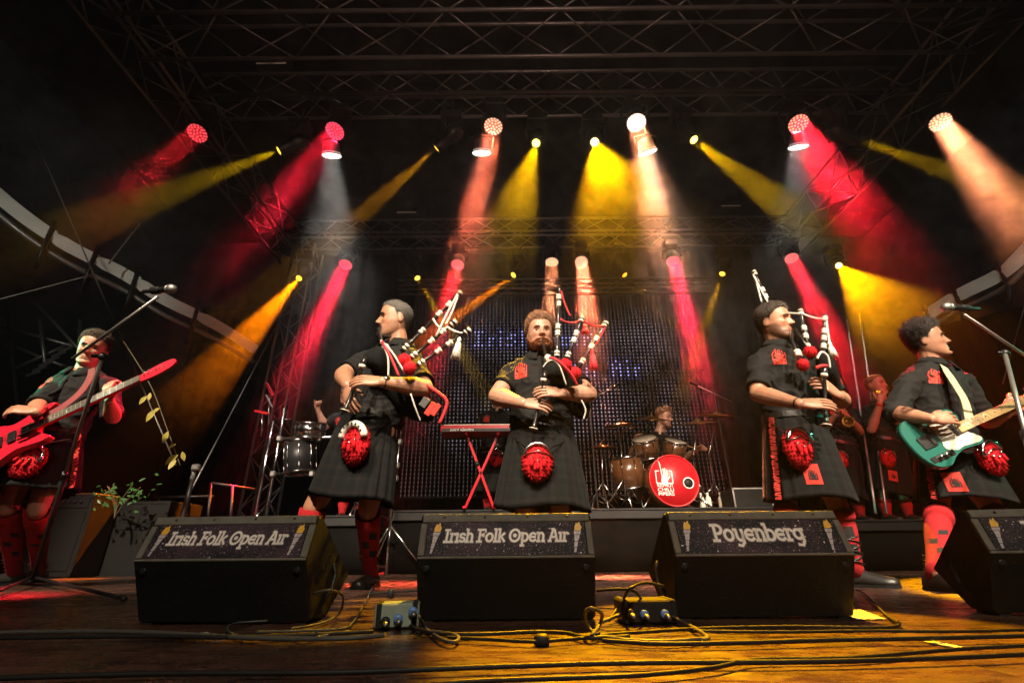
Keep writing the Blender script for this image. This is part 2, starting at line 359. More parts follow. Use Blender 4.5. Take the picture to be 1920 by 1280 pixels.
# ---------------------------------------------------------------- moving heads and their beams
def orient(d):
    return V(d).normalized().to_track_quat('Z', 'Y').to_matrix()
LAMPI = [0]
def wash(label, p, d, col, power, spread, lit, row, truss_z, dia=0.25):
    """round LED wash head hanging from the truss; d = direction of its beam"""
    p = V(p); d = V(d).normalized(); R = orient(d)
    o = thing('wash_light', label, 'stage light', tuple(p), 0, row)
    r = dia/2
    back = p-d*0.02
    mb = MB(); mb.lathe([(r*0.55, -0.26), (r*0.85, -0.22), (r*1.0, -0.10), (r*1.10, -0.02), (r*1.10, 0.012), (r*1.02, 0.012), (r*1.02, -0.012)], p, d, 24)
    mb.build('lamp_head', M['black_metal'], o)
    # yoke and base up to the truss
    px = d.cross(V((0,0,1))); px = px.normalized() if px.length > 0.05 else V((1,0,0))
    pc = p-d*0.12
    for s in (-1, 1):
        yb = MB(); yb.tube([pc+px*s*r*1.15, pc+px*s*r*1.45, pc+px*s*r*1.45+V((0,0,r*1.5)), pc+px*s*r*0.9+V((0,0,r*1.9))], 0.018, 6)
        yb.build('yoke_arm', M['black_metal'], o)
    tz = max(truss_z, pc.z+r*2.2+0.14)
    MB().box((pc.x, pc.y, pc.z+r*1.9+0.06), (0.26, 0.2, 0.12), bev=0.012).build('base', M['black_metal'], o)
    cl = MB(); cl.tube([(pc.x, pc.y, pc.z+r*1.9+0.1), (pc.x, pc.y, tz)], 0.018, 6); cl.build('clamp', M['black_metal'], o)
    # lens plate with its LEDs
    em = bpy.data.materials.new('led_glow'); em.use_nodes = True; b = em.node_tree.nodes['Principled BSDF']
    b.inputs['Base Color'].default_value = (*col, 1); b.inputs['Emission Color'].default_value = (*lit[0], 1); b.inputs['Emission Strength'].default_value = lit[1]
    dm = bpy.data.materials.new('lens_glow'); dm.use_nodes = True; b = dm.node_tree.nodes['Principled BSDF']
    b.inputs['Base Color'].default_value = (*[c*0.3 for c in col], 1); b.inputs['Emission Color'].default_value = (*col, 1); b.inputs['Emission Strength'].default_value = lit[2]
    ln = MB(); ln.lathe([(r*1.0, -0.004), (r*1.0, 0.0)], p, d, 24, smooth=False); lens = ln.build('lens', dm, o)
    led = MB()
    ex, ey = R.col[0], R.col[1]
    for ring, cnt in ((0, 1), (0.36, 6), (0.66, 12), (0.90, 16)):
        for k in range(cnt):
            a = 2*PI*k/cnt+ring; c = p+(ex*math.cos(a)+ey*math.sin(a))*r*ring
            led.lathe([(r*0.115, 0.001), (r*0.10, 0.005)], c, d, 8)
    led.build('led_cluster', em, lens)
    l = bpy.data.lights.new('wash_beam', 'AREA'); l.shape = 'DISK'; l.size = dia*0.92; l.energy = power*0.22; l.color = col; l.spread = math.radians(spread)
    lo = bpy.data.objects.new('beam_lamp', l); C.objects.link(lo); lo.parent = o
    q = (-d).to_track_quat('Z', 'Y'); lo.matrix_basis = wm(o).inverted() @ (Matrix.Translation(p+d*0.015) @ q.to_matrix().to_4x4())
    lo.visible_camera = False
    return o
def beam(label, p, d, col, power, angle, lit, row, truss_z, blend=0.25, body=0.42):
    """slim profile moving head"""
    p = V(p); d = V(d).normalized(); R = orient(d)
    o = thing('spot_light', label, 'stage light', tuple(p), 0, row)
    MB().lathe([(0.07, -body), (0.115, -body+0.06), (0.12, -0.24), (0.085, -0.18), (0.075, -0.02), (0.08, 0.0), (0.066, 0.0), (0.062, -0.014)], p, d, 20).build('lamp_head', M['black_metal'], o)
    px = d.cross(V((0,0,1))); px = px.normalized() if px.length > 0.05 else V((1,0,0))
    pc = p-d*0.26
    for s in (-1, 1):
        yb = MB(); yb.tube([pc+px*s*0.12, pc+px*s*0.165, pc+px*s*0.165+V((0,0,0.2)), pc+px*s*0.1+V((0,0,0.25))], 0.02, 6)
        yb.build('yoke_arm', M['black_metal'], o)
    MB().box((pc.x, pc.y, pc.z+0.31), (0.28, 0.22, 0.13), bev=0.012).build('base', M['black_metal'], o)
    tz = max(truss_z, pc.z+0.5)
    MB().tube([(pc.x, pc.y, pc.z+0.35), (pc.x, pc.y, tz)], 0.018, 6).build('clamp', M['black_metal'], o)
    em = bpy.data.materials.new('lens_glow'); em.use_nodes = True; b = em.node_tree.nodes['Principled BSDF']
    b.inputs['Emission Color'].default_value = (*lit[0], 1); b.inputs['Emission Strength'].default_value = lit[1]; b.inputs['Base Color'].default_value = (*col, 1)
    MB().lathe([(0.052, -0.012), (0.050, -0.006), (0.03, 0.0), (0.001, 0.003)], p, d, 16).build('lens', em, o)
    lo = spot('beam_lamp', (0,0,0), (0,0,-1), power*2.6, col, angle, blend, 0.035)
    lo.parent = o
    q = (-d).to_track_quat('Z', 'Y'); lo.matrix_basis = wm(o).inverted() @ (Matrix.Translation(p+d*0.012) @ q.to_matrix().to_4x4())
    return o
RED, CRIM, SALM, ORNG, YEL, AMB = (1.0, 0.015, 0.03), (1.0, 0.012, 0.045), (1.0, 0.16, 0.075), (1.0, 0.30, 0.13), (1.0, 0.58, 0.0), (1.0, 0.21, 0.0)
FR = 'round lamps along the front truss'; BR = 'round lamps along the back truss'
FS = 'slim spotlights along the front truss'; BS = 'slim spotlights along the back truss'
ZF, ZB = ZT+5.74, ZT+5.58
FLOOR_AIM = {1115: (0.62, 1.38, 0.0), 1005: (-0.46, 2.05, 0.0), 560: tuple(atz(60, 1086, 0)), 925: tuple(atz(742, 1094, 0)), 1090: tuple(atz(1160, 1080, 0))}     # lamps whose pool of light shows on the deck
def pair(u, v, Y, u2, v2, Y2):
    p = at(u, v, Y); return p, V(FLOOR_AIM.get(u, at(u2, v2, Y2)))-p
# (label, pixel, depth, pixel its beam runs to, depth there, colour, power, spread)
for lab, u, v, Y, u2, v2, Y2, col, pw, sp, lit in (
    ('round lamp with red light, leftmost of the front truss', 370, 250, 4.85, 120, 470, 3.6, RED, 19, 13, ((1.0, 0.10, 0.12), 1.30, 0.40)),
    ('round lamp with crimson light, second from the left on the front truss', 628, 246, 4.85, 470, 450, 4.0, CRIM, 95, 10, ((1.0, 0.12, 0.2), 1.30, 0.72)),
    ('round lamp with salmon light left of centre on the front truss', 925, 237, 4.85, 875, 500, 4.3, SALM, 170, 11, ((1.0, 0.62, 0.4), 1.60, 0.48)),
    ('round lamp glowing almost white right of centre on the front truss', 1193, 230, 4.85, 1250, 490, 4.0, ORNG, 300, 11, ((1.0, 0.85, 0.7), 4.00, 1.60)),
    ('round lamp with strong red beam, second from the right on the front truss', 1497, 232, 4.85, 1655, 470, 3.8, RED, 420, 12, ((1.0, 0.5, 0.3), 1.60, 0.96)),
    ('round lamp with orange beam, rightmost of the front truss', 1763, 229, 4.85, 1930, 450, 4.0, ORNG, 290, 12, ((1.0, 0.62, 0.38), 1.60, 0.40)),
):
    p, d = pair(u, v, Y, u2, v2, Y2); wash(lab, p, d, col, pw, sp, lit, FR, ZF)
for lab, u, v, Y, u2, v2, Y2, col, pw, sp, lit in (
    ('small round red lamp, leftmost above the back of the stage', 648, 496, 7.9, 580, 640, 7.0, CRIM, 200, 10, ((1.0, 0.15, 0.2), 1.30, 0.64)),
    ('small round red lamp above the bearded piper, back truss', 858, 496, 7.9, 815, 650, 7.0, RED, 190, 10, ((1.0, 0.2, 0.2), 1.30, 0.64)),
    ('small round warm white lamp, left one of the central pair on the back truss', 1035, 491, 7.9, 1030, 620, 7.5, ORNG, 130, 9, ((1.0, 0.7, 0.42), 1.60, 0.80)),
    ('small round salmon lamp, right one of the central pair on the back truss', 1090, 491, 7.9, 1106, 640, 7.4, SALM, 230, 9, ((1.0, 0.6, 0.4), 1.60, 0.72)),
    ('small round red lamp over the drum kit, back truss', 1262, 489, 7.9, 1300, 650, 7.2, CRIM, 320, 10, ((1.0, 0.15, 0.2), 1.30, 0.64)),
    ('small round red lamp beside the tall pipes of the standing piper', 1484, 484, 7.9, 1570, 650, 7.0, RED, 230, 11, ((1.0, 0.3, 0.25), 1.30, 0.72)),
):
    p, d = pair(u, v, Y, u2, v2, Y2); wash(lab, p, d, col, pw, sp, lit, BR, ZB, 0.24)
for lab, u, v, Y, u2, v2, Y2, col, pw, an, lit in (
    ('slim spotlight with yellow beam to the left, outermost left on the front truss', 522, 283, 4.85, 270, 380, 4.6, YEL, 950, 13, ((1.0, 0.6, 0.05), 5)),
    ('slim spotlight with dim amber beam left of centre on the front truss', 818, 279, 4.85, 690, 392, 5.2, (1.0, 0.40, 0.0), 1500, 12, ((1.0, 0.5, 0.05), 4)),
    ('slim spotlight with yellow beam, left one of the central pair on the front truss', 1005, 269, 4.85, 945, 470, 3.5, (1.0, 0.50, 0.0), 1900, 12, ((1.0, 0.8, 0.1), 8)),
    ('slim spotlight with bright yellow beam, right one of the central pair on the front truss', 1115, 267, 4.85, 1160, 480, 3.3, (1.0, 0.44, 0.0), 6400, 15, ((1.0, 0.85, 0.3), 10)),
    ('slim spotlight with yellow beam falling right of centre on the front truss', 1302, 263, 4.85, 1460, 380, 4.3, (1.0, 0.54, 0.0), 1700, 12, ((1.0, 0.8, 0.1), 8)),
    ('slim spotlight with dim yellow beam, outermost right on the front truss', 1608, 262, 4.85, 1790, 325, 4.9, YEL, 1500, 12, ((1.0, 0.75, 0.1), 6)),
):
    p, d = pair(u, v, Y, u2, v2, Y2); beam(lab, p, d, col, pw, an, lit, FS, ZF)
for lab, u, v, Y, u2, v2, Y2, col, pw, an, lit in (
    ('slim spotlight with broad orange beam, outermost left on the back truss', 560, 522, 7.9, 330, 740, 6.3, AMB, 5200, 13, ((1.0, 0.45, 0.02), 6)),
    ('slim spotlight with thin yellow beam over the bearded piper', 783, 522, 7.9, 812, 570, 7.7, YEL, 1400, 6, ((1.0, 0.6, 0.05), 5)),
    ('slim spotlight with orange beam left of the screen centre', 962, 516, 7.9, 840, 605, 7.4, AMB, 4200, 8, ((1.0, 0.5, 0.03), 6)),
    ('slim spotlight with faint amber beam over the screen right of centre', 1172, 516, 7.9, 1225, 570, 7.7, (1.0, 0.4, 0.0), 450, 6, ((1.0, 0.4, 0.02), 3)),
    ('slim spotlight with short yellow beam right of the drum kit', 1354, 514, 7.9, 1330, 585, 7.7, (1.0, 0.45, 0.0), 1500, 7, ((1.0, 0.5, 0.04), 4)),
    ('slim spotlight with blazing yellow beam, outermost right on the back truss', 1573, 498, 7.9, 1726, 650, 5.0, (1.0, 0.36, 0.0), 3600, 17, ((1.0, 0.8, 0.2), 10)),
):
    p, d = pair(u, v, Y, u2, v2, Y2); beam(lab, p, d, col, pw, an, lit, BS, ZB)
# four white work lamps hanging under the front truss, shining straight down
def par(label, u, v, Y, power, tilt=(0, 0.5)):
    p = at(u, v, Y); d = V((tilt[0], tilt[1], -1)).normalized()
    o = thing('par_can', label, 'stage light', tuple(p), 0, 'white downlights under the front truss')
    MB().lathe([(0.06, -0.20), (0.10, -0.18), (0.115, -0.05), (0.138, 0.0), (0.130, 0.0), (0.105, -0.04)], p, d, 20).build('housing', M['alu_dark'], o)
    yb = MB()
    for s in (-1, 1): yb.tube([p+V((s*0.15, 0, 0.08)), p+V((s*0.16, 0, 0.3)), p+V((0, 0, 0.36))], 0.01, 5)
    yb.tube([p+V((0,0,0.36)), (p.x, p.y, ZF)], 0.012, 6); yb.build('bracket', M['black_metal'], o)
    em = mat('white_lens_glow', (0.9, 0.88, 0.85), 0.4, 0, var=0, emit=(1.0, 0.9, 0.82), estr=3.5)
    MB().lathe([(0.125, -0.03), (0.125, -0.005), (0.07, 0.008), (0.001, 0.010)], p, d, 20).build('lens', em, o)
    l = bpy.data.lights.new('white_beam', 'AREA'); l.shape = 'DISK'; l.size = 0.2; l.energy = power*0.8; l.color = (1.0, 0.93, 0.86); l.spread = math.radians(46)
    lo = bpy.data.objects.new('beam_lamp', l); C.objects.link(lo); lo.parent = o
    q = (-d).to_track_quat('Z', 'Y'); lo.matrix_basis = wm(o).inverted() @ (Matrix.Translation(p+d*0.03) @ q.to_matrix().to_4x4()); lo.visible_camera = False
par('white downlight below the crimson lamp left of centre', 622, 293, 5.05, 26)
par('white downlight below the salmon lamp near the centre', 903, 288, 5.05, 4)
par('white downlight below the nearly white lamp right of centre', 1215, 287, 5.05, 18, (0.3, 0.5))
par('white downlight below the strong red lamp at the right', 1497, 277, 5.05, 12)
# ---------------------------------------------------------------- people
from mathutils.bvhtree import BVHTree
def skin_mat(name, col):
    m = bpy.data.materials.new(name); m.use_nodes = True; t = m.node_tree; b = t.nodes['Principled BSDF']; L = t.links.new
    at_ = t.nodes.new('ShaderNodeAttribute'); at_.attribute_name = 'tint'
    tc = t.nodes.new('ShaderNodeTexCoord'); nz = t.nodes.new('ShaderNodeTexNoise'); nz.inputs['Scale'].default_value = 22; nz.inputs['Detail'].default_value = 7
    L(tc.outputs['Object'], nz.inputs['Vector'])
    mx = t.nodes.new('ShaderNodeMix'); mx.data_type = 'RGBA'; L(nz.outputs['Fac'], mx.inputs['Factor'])
    mx.inputs[6].default_value = (col[0]*0.74, col[1]*0.60, col[2]*0.54, 1); mx.inputs[7].default_value = (min(1, col[0]*1.18), col[1]*1.2, col[2]*1.2, 1)
    m2 = t.nodes.new('ShaderNodeMix'); m2.data_type = 'RGBA'; m2.blend_type = 'MULTIPLY'; m2.inputs['Factor'].default_value = 1
    L(mx.outputs[2], m2.inputs[6]); L(at_.outputs['Color'], m2.inputs[7]); L(m2.outputs[2], b.inputs['Base Color'])
    b.inputs['Roughness'].default_value = 0.38; b.inputs['Subsurface Weight'].default_value = 0.06
    b.inputs['Subsurface Radius'].default_value = (0.012, 0.004, 0.002); b.inputs['Subsurface Scale'].default_value = 0.5
    n2 = t.nodes.new('ShaderNodeTexNoise'); n2.inputs['Scale'].default_value = 220; L(tc.outputs['Object'], n2.inputs['Vector'])
    bp = t.nodes.new('ShaderNodeBump'); bp.inputs['Strength'].default_value = 0.3; bp.inputs['Distance'].default_value = 0.006
    L(n2.outputs['Fac'], bp.inputs['Height']); L(bp.outputs[0], b.inputs['Normal'])
    return m
M['skin'] = skin_mat('skin', (0.44, 0.225, 0.14)); M['skin_fair'] = skin_mat('fair_skin', (0.47, 0.255, 0.175))
M['eye'] = mat('eye_white', (0.20, 0.16, 0.14), 0.2, 0, var=0); M['iris'] = mat('iris', (0.02, 0.014, 0.01), 0.15, 0, var=0)
M['shirt'] = mat('black_shirt_cotton', (0.013, 0.0122, 0.012), 0.7, 0, var=0.35, scale=9, bump=0.35, bscale=420, sheen=0.02, spec=0.14)
M['hair_brown'] = mat('brown_hair', (0.060, 0.034, 0.019), 0.5, 0, var=0.75, scale=110, bump=1.0, bscale=130)
M['hair_dark'] = mat('dark_hair', (0.036, 0.023, 0.016), 0.5, 0, var=0.75, scale=110, bump=1.0, bscale=130)
M['hair_grey'] = mat('greying_hair', (0.12, 0.105, 0.09), 0.5, 0, var=0.75, scale=110, bump=1.0, bscale=130)
M['hair_ginger'] = mat('ginger_hair', (0.30, 0.085, 0.022), 0.5, 0, var=0.75, scale=110, bump=1.0, bscale=130)
M['hair_sand'] = mat('sandy_hair', (0.22, 0.10, 0.045), 0.5, 0, var=0.75, scale=110, bump=1.0, bscale=130)
M['fur'] = mat('red_fur', (0.60, 0.010, 0.018), 0.8, 0, var=0.35, scale=60, bump=0.7, bscale=140, stretch=(1, 1, 0.25), spec=0.2)
M['sock'] = mat('red_wool_sock', (0.38, 0.005, 0.009), 0.9, 0, var=0.25, scale=25, bump=0.5, bscale=250)
M['black_wool'] = mat('black_wool', (0.014, 0.013, 0.013), 0.9, 0, var=0.3, scale=30, bump=0.4, bscale=250)
M['leather'] = mat('black_leather', (0.016, 0.014, 0.013), 0.38, 0, var=0.3, scale=30, bump=0.15, bscale=120)
M['red_cloth'] = mat('red_cloth', (0.50, 0.03, 0.02), 0.85, 0, var=0.2, scale=30, bump=0.3, bscale=300)
M['emblem'] = mat('red_emblem_print', (0.56, 0.035, 0.015), 0.7, 0, var=0.15)
M['white_cord'] = mat('white_silk_cord', (0.70, 0.66, 0.57), 0.7, 0, var=0.2, scale=80, bump=0.3, bscale=300)
M['red_cord'] = mat('red_silk_cord', (0.50, 0.02, 0.03), 0.7, 0, var=0.2, scale=80)
def kilt_mat():
    m = bpy.data.materials.new('dark_tartan'); m.use_nodes = True; t = m.node_tree; b = t.nodes['Principled BSDF']; L = t.links.new
    a = t.nodes.new('ShaderNodeAttribute'); a.attribute_name = 'weave'
    sp = t.nodes.new('ShaderNodeSeparateXYZ'); L(a.outputs['Vector'], sp.inputs[0])
    def stripe(src):
        q = t.nodes.new('ShaderNodeMath'); q.operation = 'FRACT'; s = t.nodes.new('ShaderNodeMath'); s.operation = 'MULTIPLY'; s.inputs[1].default_value = 1/0.13
        L(src, s.inputs[0]); L(s.outputs[0], q.inputs[0])
        r = t.nodes.new('ShaderNodeValToRGB'); r.color_ramp.interpolation = 'CONSTANT'; e = r.color_ramp.elements
        cols = [(0.0, (0.0095, 0.0115, 0.0105)), (0.22, (0.0095, 0.0095, 0.0098)), (0.44, (0.0125, 0.0138, 0.013)), (0.50, (0.026, 0.011, 0.011)), (0.53, (0.0125, 0.0138, 0.013)), (0.62, (0.008, 0.0085, 0.009)), (0.9, (0.0145, 0.0143, 0.0138))]
        e[0].position = 0; e[0].color = (*cols[0][1], 1); e[1].position = cols[1][0]; e[1].color = (*cols[1][1], 1)
        for p, c in cols[2:]: x = e.new(p); x.color = (*c, 1)
        L(q.outputs[0], r.inputs['Fac']); return r.outputs[0]
    mx = t.nodes.new('ShaderNodeMix'); mx.data_type = 'RGBA'; mx.inputs['Factor'].default_value = 0.5
    L(stripe(sp.outputs[0]), mx.inputs[6]); L(stripe(sp.outputs[1]), mx.inputs[7])
    tc = t.nodes.new('ShaderNodeTexCoord'); nz = t.nodes.new('ShaderNodeTexNoise'); nz.inputs['Scale'].default_value = 300; L(tc.outputs['Object'], nz.inputs['Vector'])
    bp = t.nodes.new('ShaderNodeBump'); bp.inputs['Strength'].default_value = 0.4; bp.inputs['Distance'].default_value = 0.005
    L(nz.outputs['Fac'], bp.inputs['Height']); L(bp.outputs[0], b.inputs['Normal'])
    L(mx.outputs[2], b.inputs['Base Color']); b.inputs['Roughness'].default_value = 0.85; b.inputs['Specular IOR Level'].default_value = 0.10; b.inputs['Sheen Weight'].default_value = 0.02
    return m
M['kilt'] = kilt_mat()
def capsule(mb, a, b, ra, rb, n=14):
    a, b = V(a), V(b); d = (b-a); L = d.length
    if L < 1e-5: return mb.ball(a, max(ra, rb), n, 8)
    d /= L; prof = []
    for k in range(5): t = -PI/2+PI/2*k/4.0; prof.append((ra*math.cos(t), ra*math.sin(t)))
    for k in range(5): t = PI/2*k/4.0; prof.append((rb*math.cos(t), L+rb*math.sin(t)))
    return mb.lathe(prof, a, d, n)
def ellipse(c, x, y, hw, hd, n=24, e=0.9):
    out = []
    for k in range(n):
        t = 2*PI*k/n; cc, ss = math.cos(t), math.sin(t)
        out.append(c+x*hw*math.copysign(abs(cc)**e, cc)+y*hd*math.copysign(abs(ss)**e, ss))
    return out
def remesh(mb, vox, it=1, lam=0.5):
    me = bpy.data.meshes.new('tmp'); me.from_pydata([tuple(p) for p in mb.v], [], mb.f)
    o = bpy.data.objects.new('tmp', me); C.objects.link(o)
    md = o.modifiers.new('r', 'REMESH'); md.mode = 'VOXEL'; md.voxel_size = vox
    dg = bpy.context.evaluated_depsgraph_get(); dg.update()
    ev = o.evaluated_get(dg); m2 = ev.to_mesh()
    n = len(m2.vertices); co = np.empty(n*3); m2.vertices.foreach_get('co', co); co = co.reshape(-1, 3)
    fs = [tuple(p.vertices) for p in m2.polygons]
    ed = np.empty(len(m2.edges)*2, dtype=np.int64); m2.edges.foreach_get('vertices', ed); ed = ed.reshape(-1, 2)
    ev.to_mesh_clear(); bpy.data.objects.remove(o); bpy.data.meshes.remove(me)
    deg = np.bincount(ed.ravel(), minlength=n).astype(float); deg[deg == 0] = 1
    for _ in range(it):
        acc = np.zeros_like(co); np.add.at(acc, ed[:, 0], co[ed[:, 1]]); np.add.at(acc, ed[:, 1], co[ed[:, 0]])
        co = co*(1-lam)+lam*acc/deg[:, None]
    return co, fs
# ---- the head: a grid of rings from chin to crown, in head space (x sideways, y to the front, z up)
HZ = [-.118, -.112, -.100, -.085, -.065, -.045, -.02, .0, .02, .045, .07, .09, .105, .114, .118]
HW = [.020, .035, .047, .057, .065, .070, .075, .077, .079, .079, .076, .067, .053, .032, .003]
HF = [.074, .086, .091, .090, .088, .087, .088, .089, .092, .095, .091, .081, .062, .036, .003]
HB = [.040, .020, -.005, -.035, -.054, -.066, -.080, -.087, -.092, -.094, -.089, -.076, -.053, -.028, -.003]
def head_grid(nz=60, nph=72):
    zz = np.concatenate([np.linspace(-.118, .05, nz*2//3, endpoint=False), .05+.068*np.sin(np.linspace(0, PI/2, nz-nz*2//3))])
    w_ = np.interp(zz, HZ, HW); f_ = np.interp(zz, HZ, HF); b_ = np.interp(zz, HZ, HB)
    ph = np.linspace(0, 2*PI, nph, endpoint=False)
    c, s = np.cos(ph), np.sin(ph)
    X = w_[:, None]*np.sign(c)*np.abs(c)**0.92
    yc = (f_+b_)/2; hy = (f_-b_)/2
    Y = yc[:, None]+hy[:, None]*np.sign(s)*np.abs(s)**0.92
    Z = np.repeat(zz[:, None], nph, 1)
    return X, Y, Z, yc, ph
def face_features(X, Y, Z, ph, nose=1.0, jaw=1.0):
    fr = np.clip(np.sin(ph), 0, 1)[None, :]**0.5
    ax = np.abs(X); g = lambda u, s: np.exp(-(u/s)**2)
    nt_ = np.clip((.024-Z)/.050, 0, 1)*np.clip((Z+.040)/.010, 0, 1)
    d = .026*nose*nt_**0.8*g(X, .0085+.006*np.clip((.024-Z)/.05, 0, 1))
    d += .009*g(ax-.013, .006)*g(Z+.029, .007)
    d -= .0095*g(ax-.031, .015)*g(Z-.006, .0105)
    d += .006*g(ax-.026, .022)*g(Z-.027, .008)
    d += .0065*g(X, .022)*g(Z+.056, .006)+.007*g(X, .019)*g(Z+.070, .006)-.006*g(X, .024)*g(Z+.063, .0028)
    d += .008*jaw*g(X, .022)*g(Z+.099, .012)-.005*g(X, .03)*g(Z+.082, .006)
    d += .006*g(ax-.046, .018)*g(Z+.016, .018)-.004*g(ax-.048, .014)*g(Z+.052, .016)
    return Y+d*1.3*fr
def grid_faces(nz, n):
    fs = []
    for i in range(nz-1):
        for j in range(n): fs.append((i*n+j, i*n+(j+1) % n, (i+1)*n+(j+1) % n, (i+1)*n+j))
    return fs
def joint(prev, u, v, ln, sgn):
    """the point on the line of sight of (u, v) that lies ln metres from prev, on the near (-1) or far (+1) side"""
    best = None; prev = V(prev); ys = [prev.y-0.6+0.01*k for k in range(121)]
    ds = [((at(u, v, y)-prev).length-ln, y) for y in ys]
    cr = [ds[i][1] for i in range(120) if ds[i][0]*ds[i+1][0] <= 0]
    if cr: return at(u, v, min(cr) if sgn < 0 else max(cr))
    return at(u, v, min(ds, key=lambda q: abs(q[0]))[1])
def hand(mb, fm, wr, d, n, ts, curl=(0.35, 0.5, 0.4), sc=1.0, spread=0.06, lift=(0, 0, 0, 0), thumb=(0.75, 0.55, 0.35)):
    """d: wrist to knuckles, n: where the palm faces, ts: thumb on the +/- side of d x n"""
    wr, d, n = V(wr), V(d).normalized(), V(n); n = (n-d*n.dot(d)).normalized(); s = d.cross(n).normalized()
    rs = []
    for q, hw, ht in ((-.02, .026, .021), (.0, .027, .020), (.03, .036, .0175), (.06, .041, .016), (.085, .041, .014), (.098, .036, .010)):
        rs.append(ellipse(wr+d*q*sc, s, n, hw*sc, ht*sc, 16, 0.8))
    mb.rings(rs)
    for k in range(4):
        off = (0.0315-0.021*k)*ts; ln = (0.074, 0.083, 0.077, 0.060)[k]*sc
        p = wr+(d*0.072+s*off)*sc; a = 0.0; dd = (d+s*ts*(1.5-k)*spread*0.7).normalized()
        pts = [p, p+dd*0.02*sc]; r = [0.0088*sc, 0.0086*sc]; q = pts[-1]
        for fr, c in zip((0.46, 0.30, 0.24), curl):
            a += c-(lift[k]*0.5)
            q = q+(dd*math.cos(a)+n*math.sin(a))*ln*fr; pts.append(q); r.append(0.0080*sc if fr > 0.25 else 0.0066*sc)
        e = (pts[-1]-pts[-2]).normalized(); pts.append(pts[-1]+e*0.006*sc); r.append(0.004*sc)
        fm.tube(pts, r, 8)
    p = wr+(d*0.022+s*ts*0.024)*sc
    td = (d*thumb[0]+s*ts*thumb[1]+n*thumb[2]).normalized()
    q1 = p+td*0.042*sc; t2 = (td*0.7+d*0.45+n*0.2).normalized(); q2 = q1+t2*0.032*sc; q3 = q2+t2*0.022*sc
    fm.tube([p, p+td*0.02*sc, q1, q2, q3, q3+t2*0.005], [0.014*sc, 0.0135*sc, 0.0112*sc, 0.0102*sc, 0.008*sc, 0.004*sc], 8)
def spikes(mb, pts, nrm, ln, wd, rnd):
    for p, n in zip(pts, nrm):
        n = V(n); a = n.orthogonal().normalized(); b = n.cross(a); L = ln*rnd.uniform(0.6, 1.2); p = V(p)-n*0.002
        tip = p+n*L+a*rnd.uniform(-1, 1)*L*0.45+b*rnd.uniform(-1, 1)*L*0.45
        t0 = rnd.uniform(0, 6.28)
        vs = [p+(a*math.cos(t0+k*2.094)+b*math.sin(t0+k*2.094))*wd for k in range(3)]+[tip]
        mb.add(vs, [(0,1,3), (1,2,3), (2,0,3)], True)
def face_frame(f, up):
    f = V(f).normalized(); u = V(up); u = (u-f*u.dot(f)).normalized(); return u.cross(f).normalized(), f, u
def npw(X, Y, Z, c, r, f, u, s=1.0):
    P = np.stack([X, Y, Z], -1).reshape(-1, 3)*s
    R = np.array([list(r), list(f), list(u)])
    return P @ R + np.array(list(c))
EMB = ["....#.......", "...#..#.....", "...#.#.#.#..", ".#.#.#.#.#..", ".#.#.#.#.#.#", "#..#####...#", "#.########.#", "#.########.#", "#..#######.#", "#...#####..#", "############", "############", "#.##.##.##.#", "############", "##.#.##.#.##", "############"]
def decal(bvh, o, ex, ey, nrm, bm, w, h, mb, off=0.003):
    """a printed mark of small patches, laid on the surface that bvh holds"""
    rows, cols = len(bm), len(bm[0]); o, ex, ey, nrm = V(o), V(ex), V(ey), V(nrm)
    def pt(i, j):
        p = o+ex*(j/cols-0.5)*w+ey*(0.5-i/rows)*h
        hit = bvh.ray_cast(p+nrm*0.4, -nrm, 0.8)
        return (hit[0]+nrm*off) if hit[0] is not None else p
    cache = {}
    for i in range(rows):
        for j in range(cols):
            if bm[i][j] != '#': continue
            q = []
            for (a, b) in ((i, j), (i, j+1), (i+1, j+1), (i+1, j)):
                if (a, b) not in cache: cache[(a, b)] = pt(a, b)
                q.append(cache[(a, b)])
            mb.add(q, [(0, 3, 2, 1)], False)
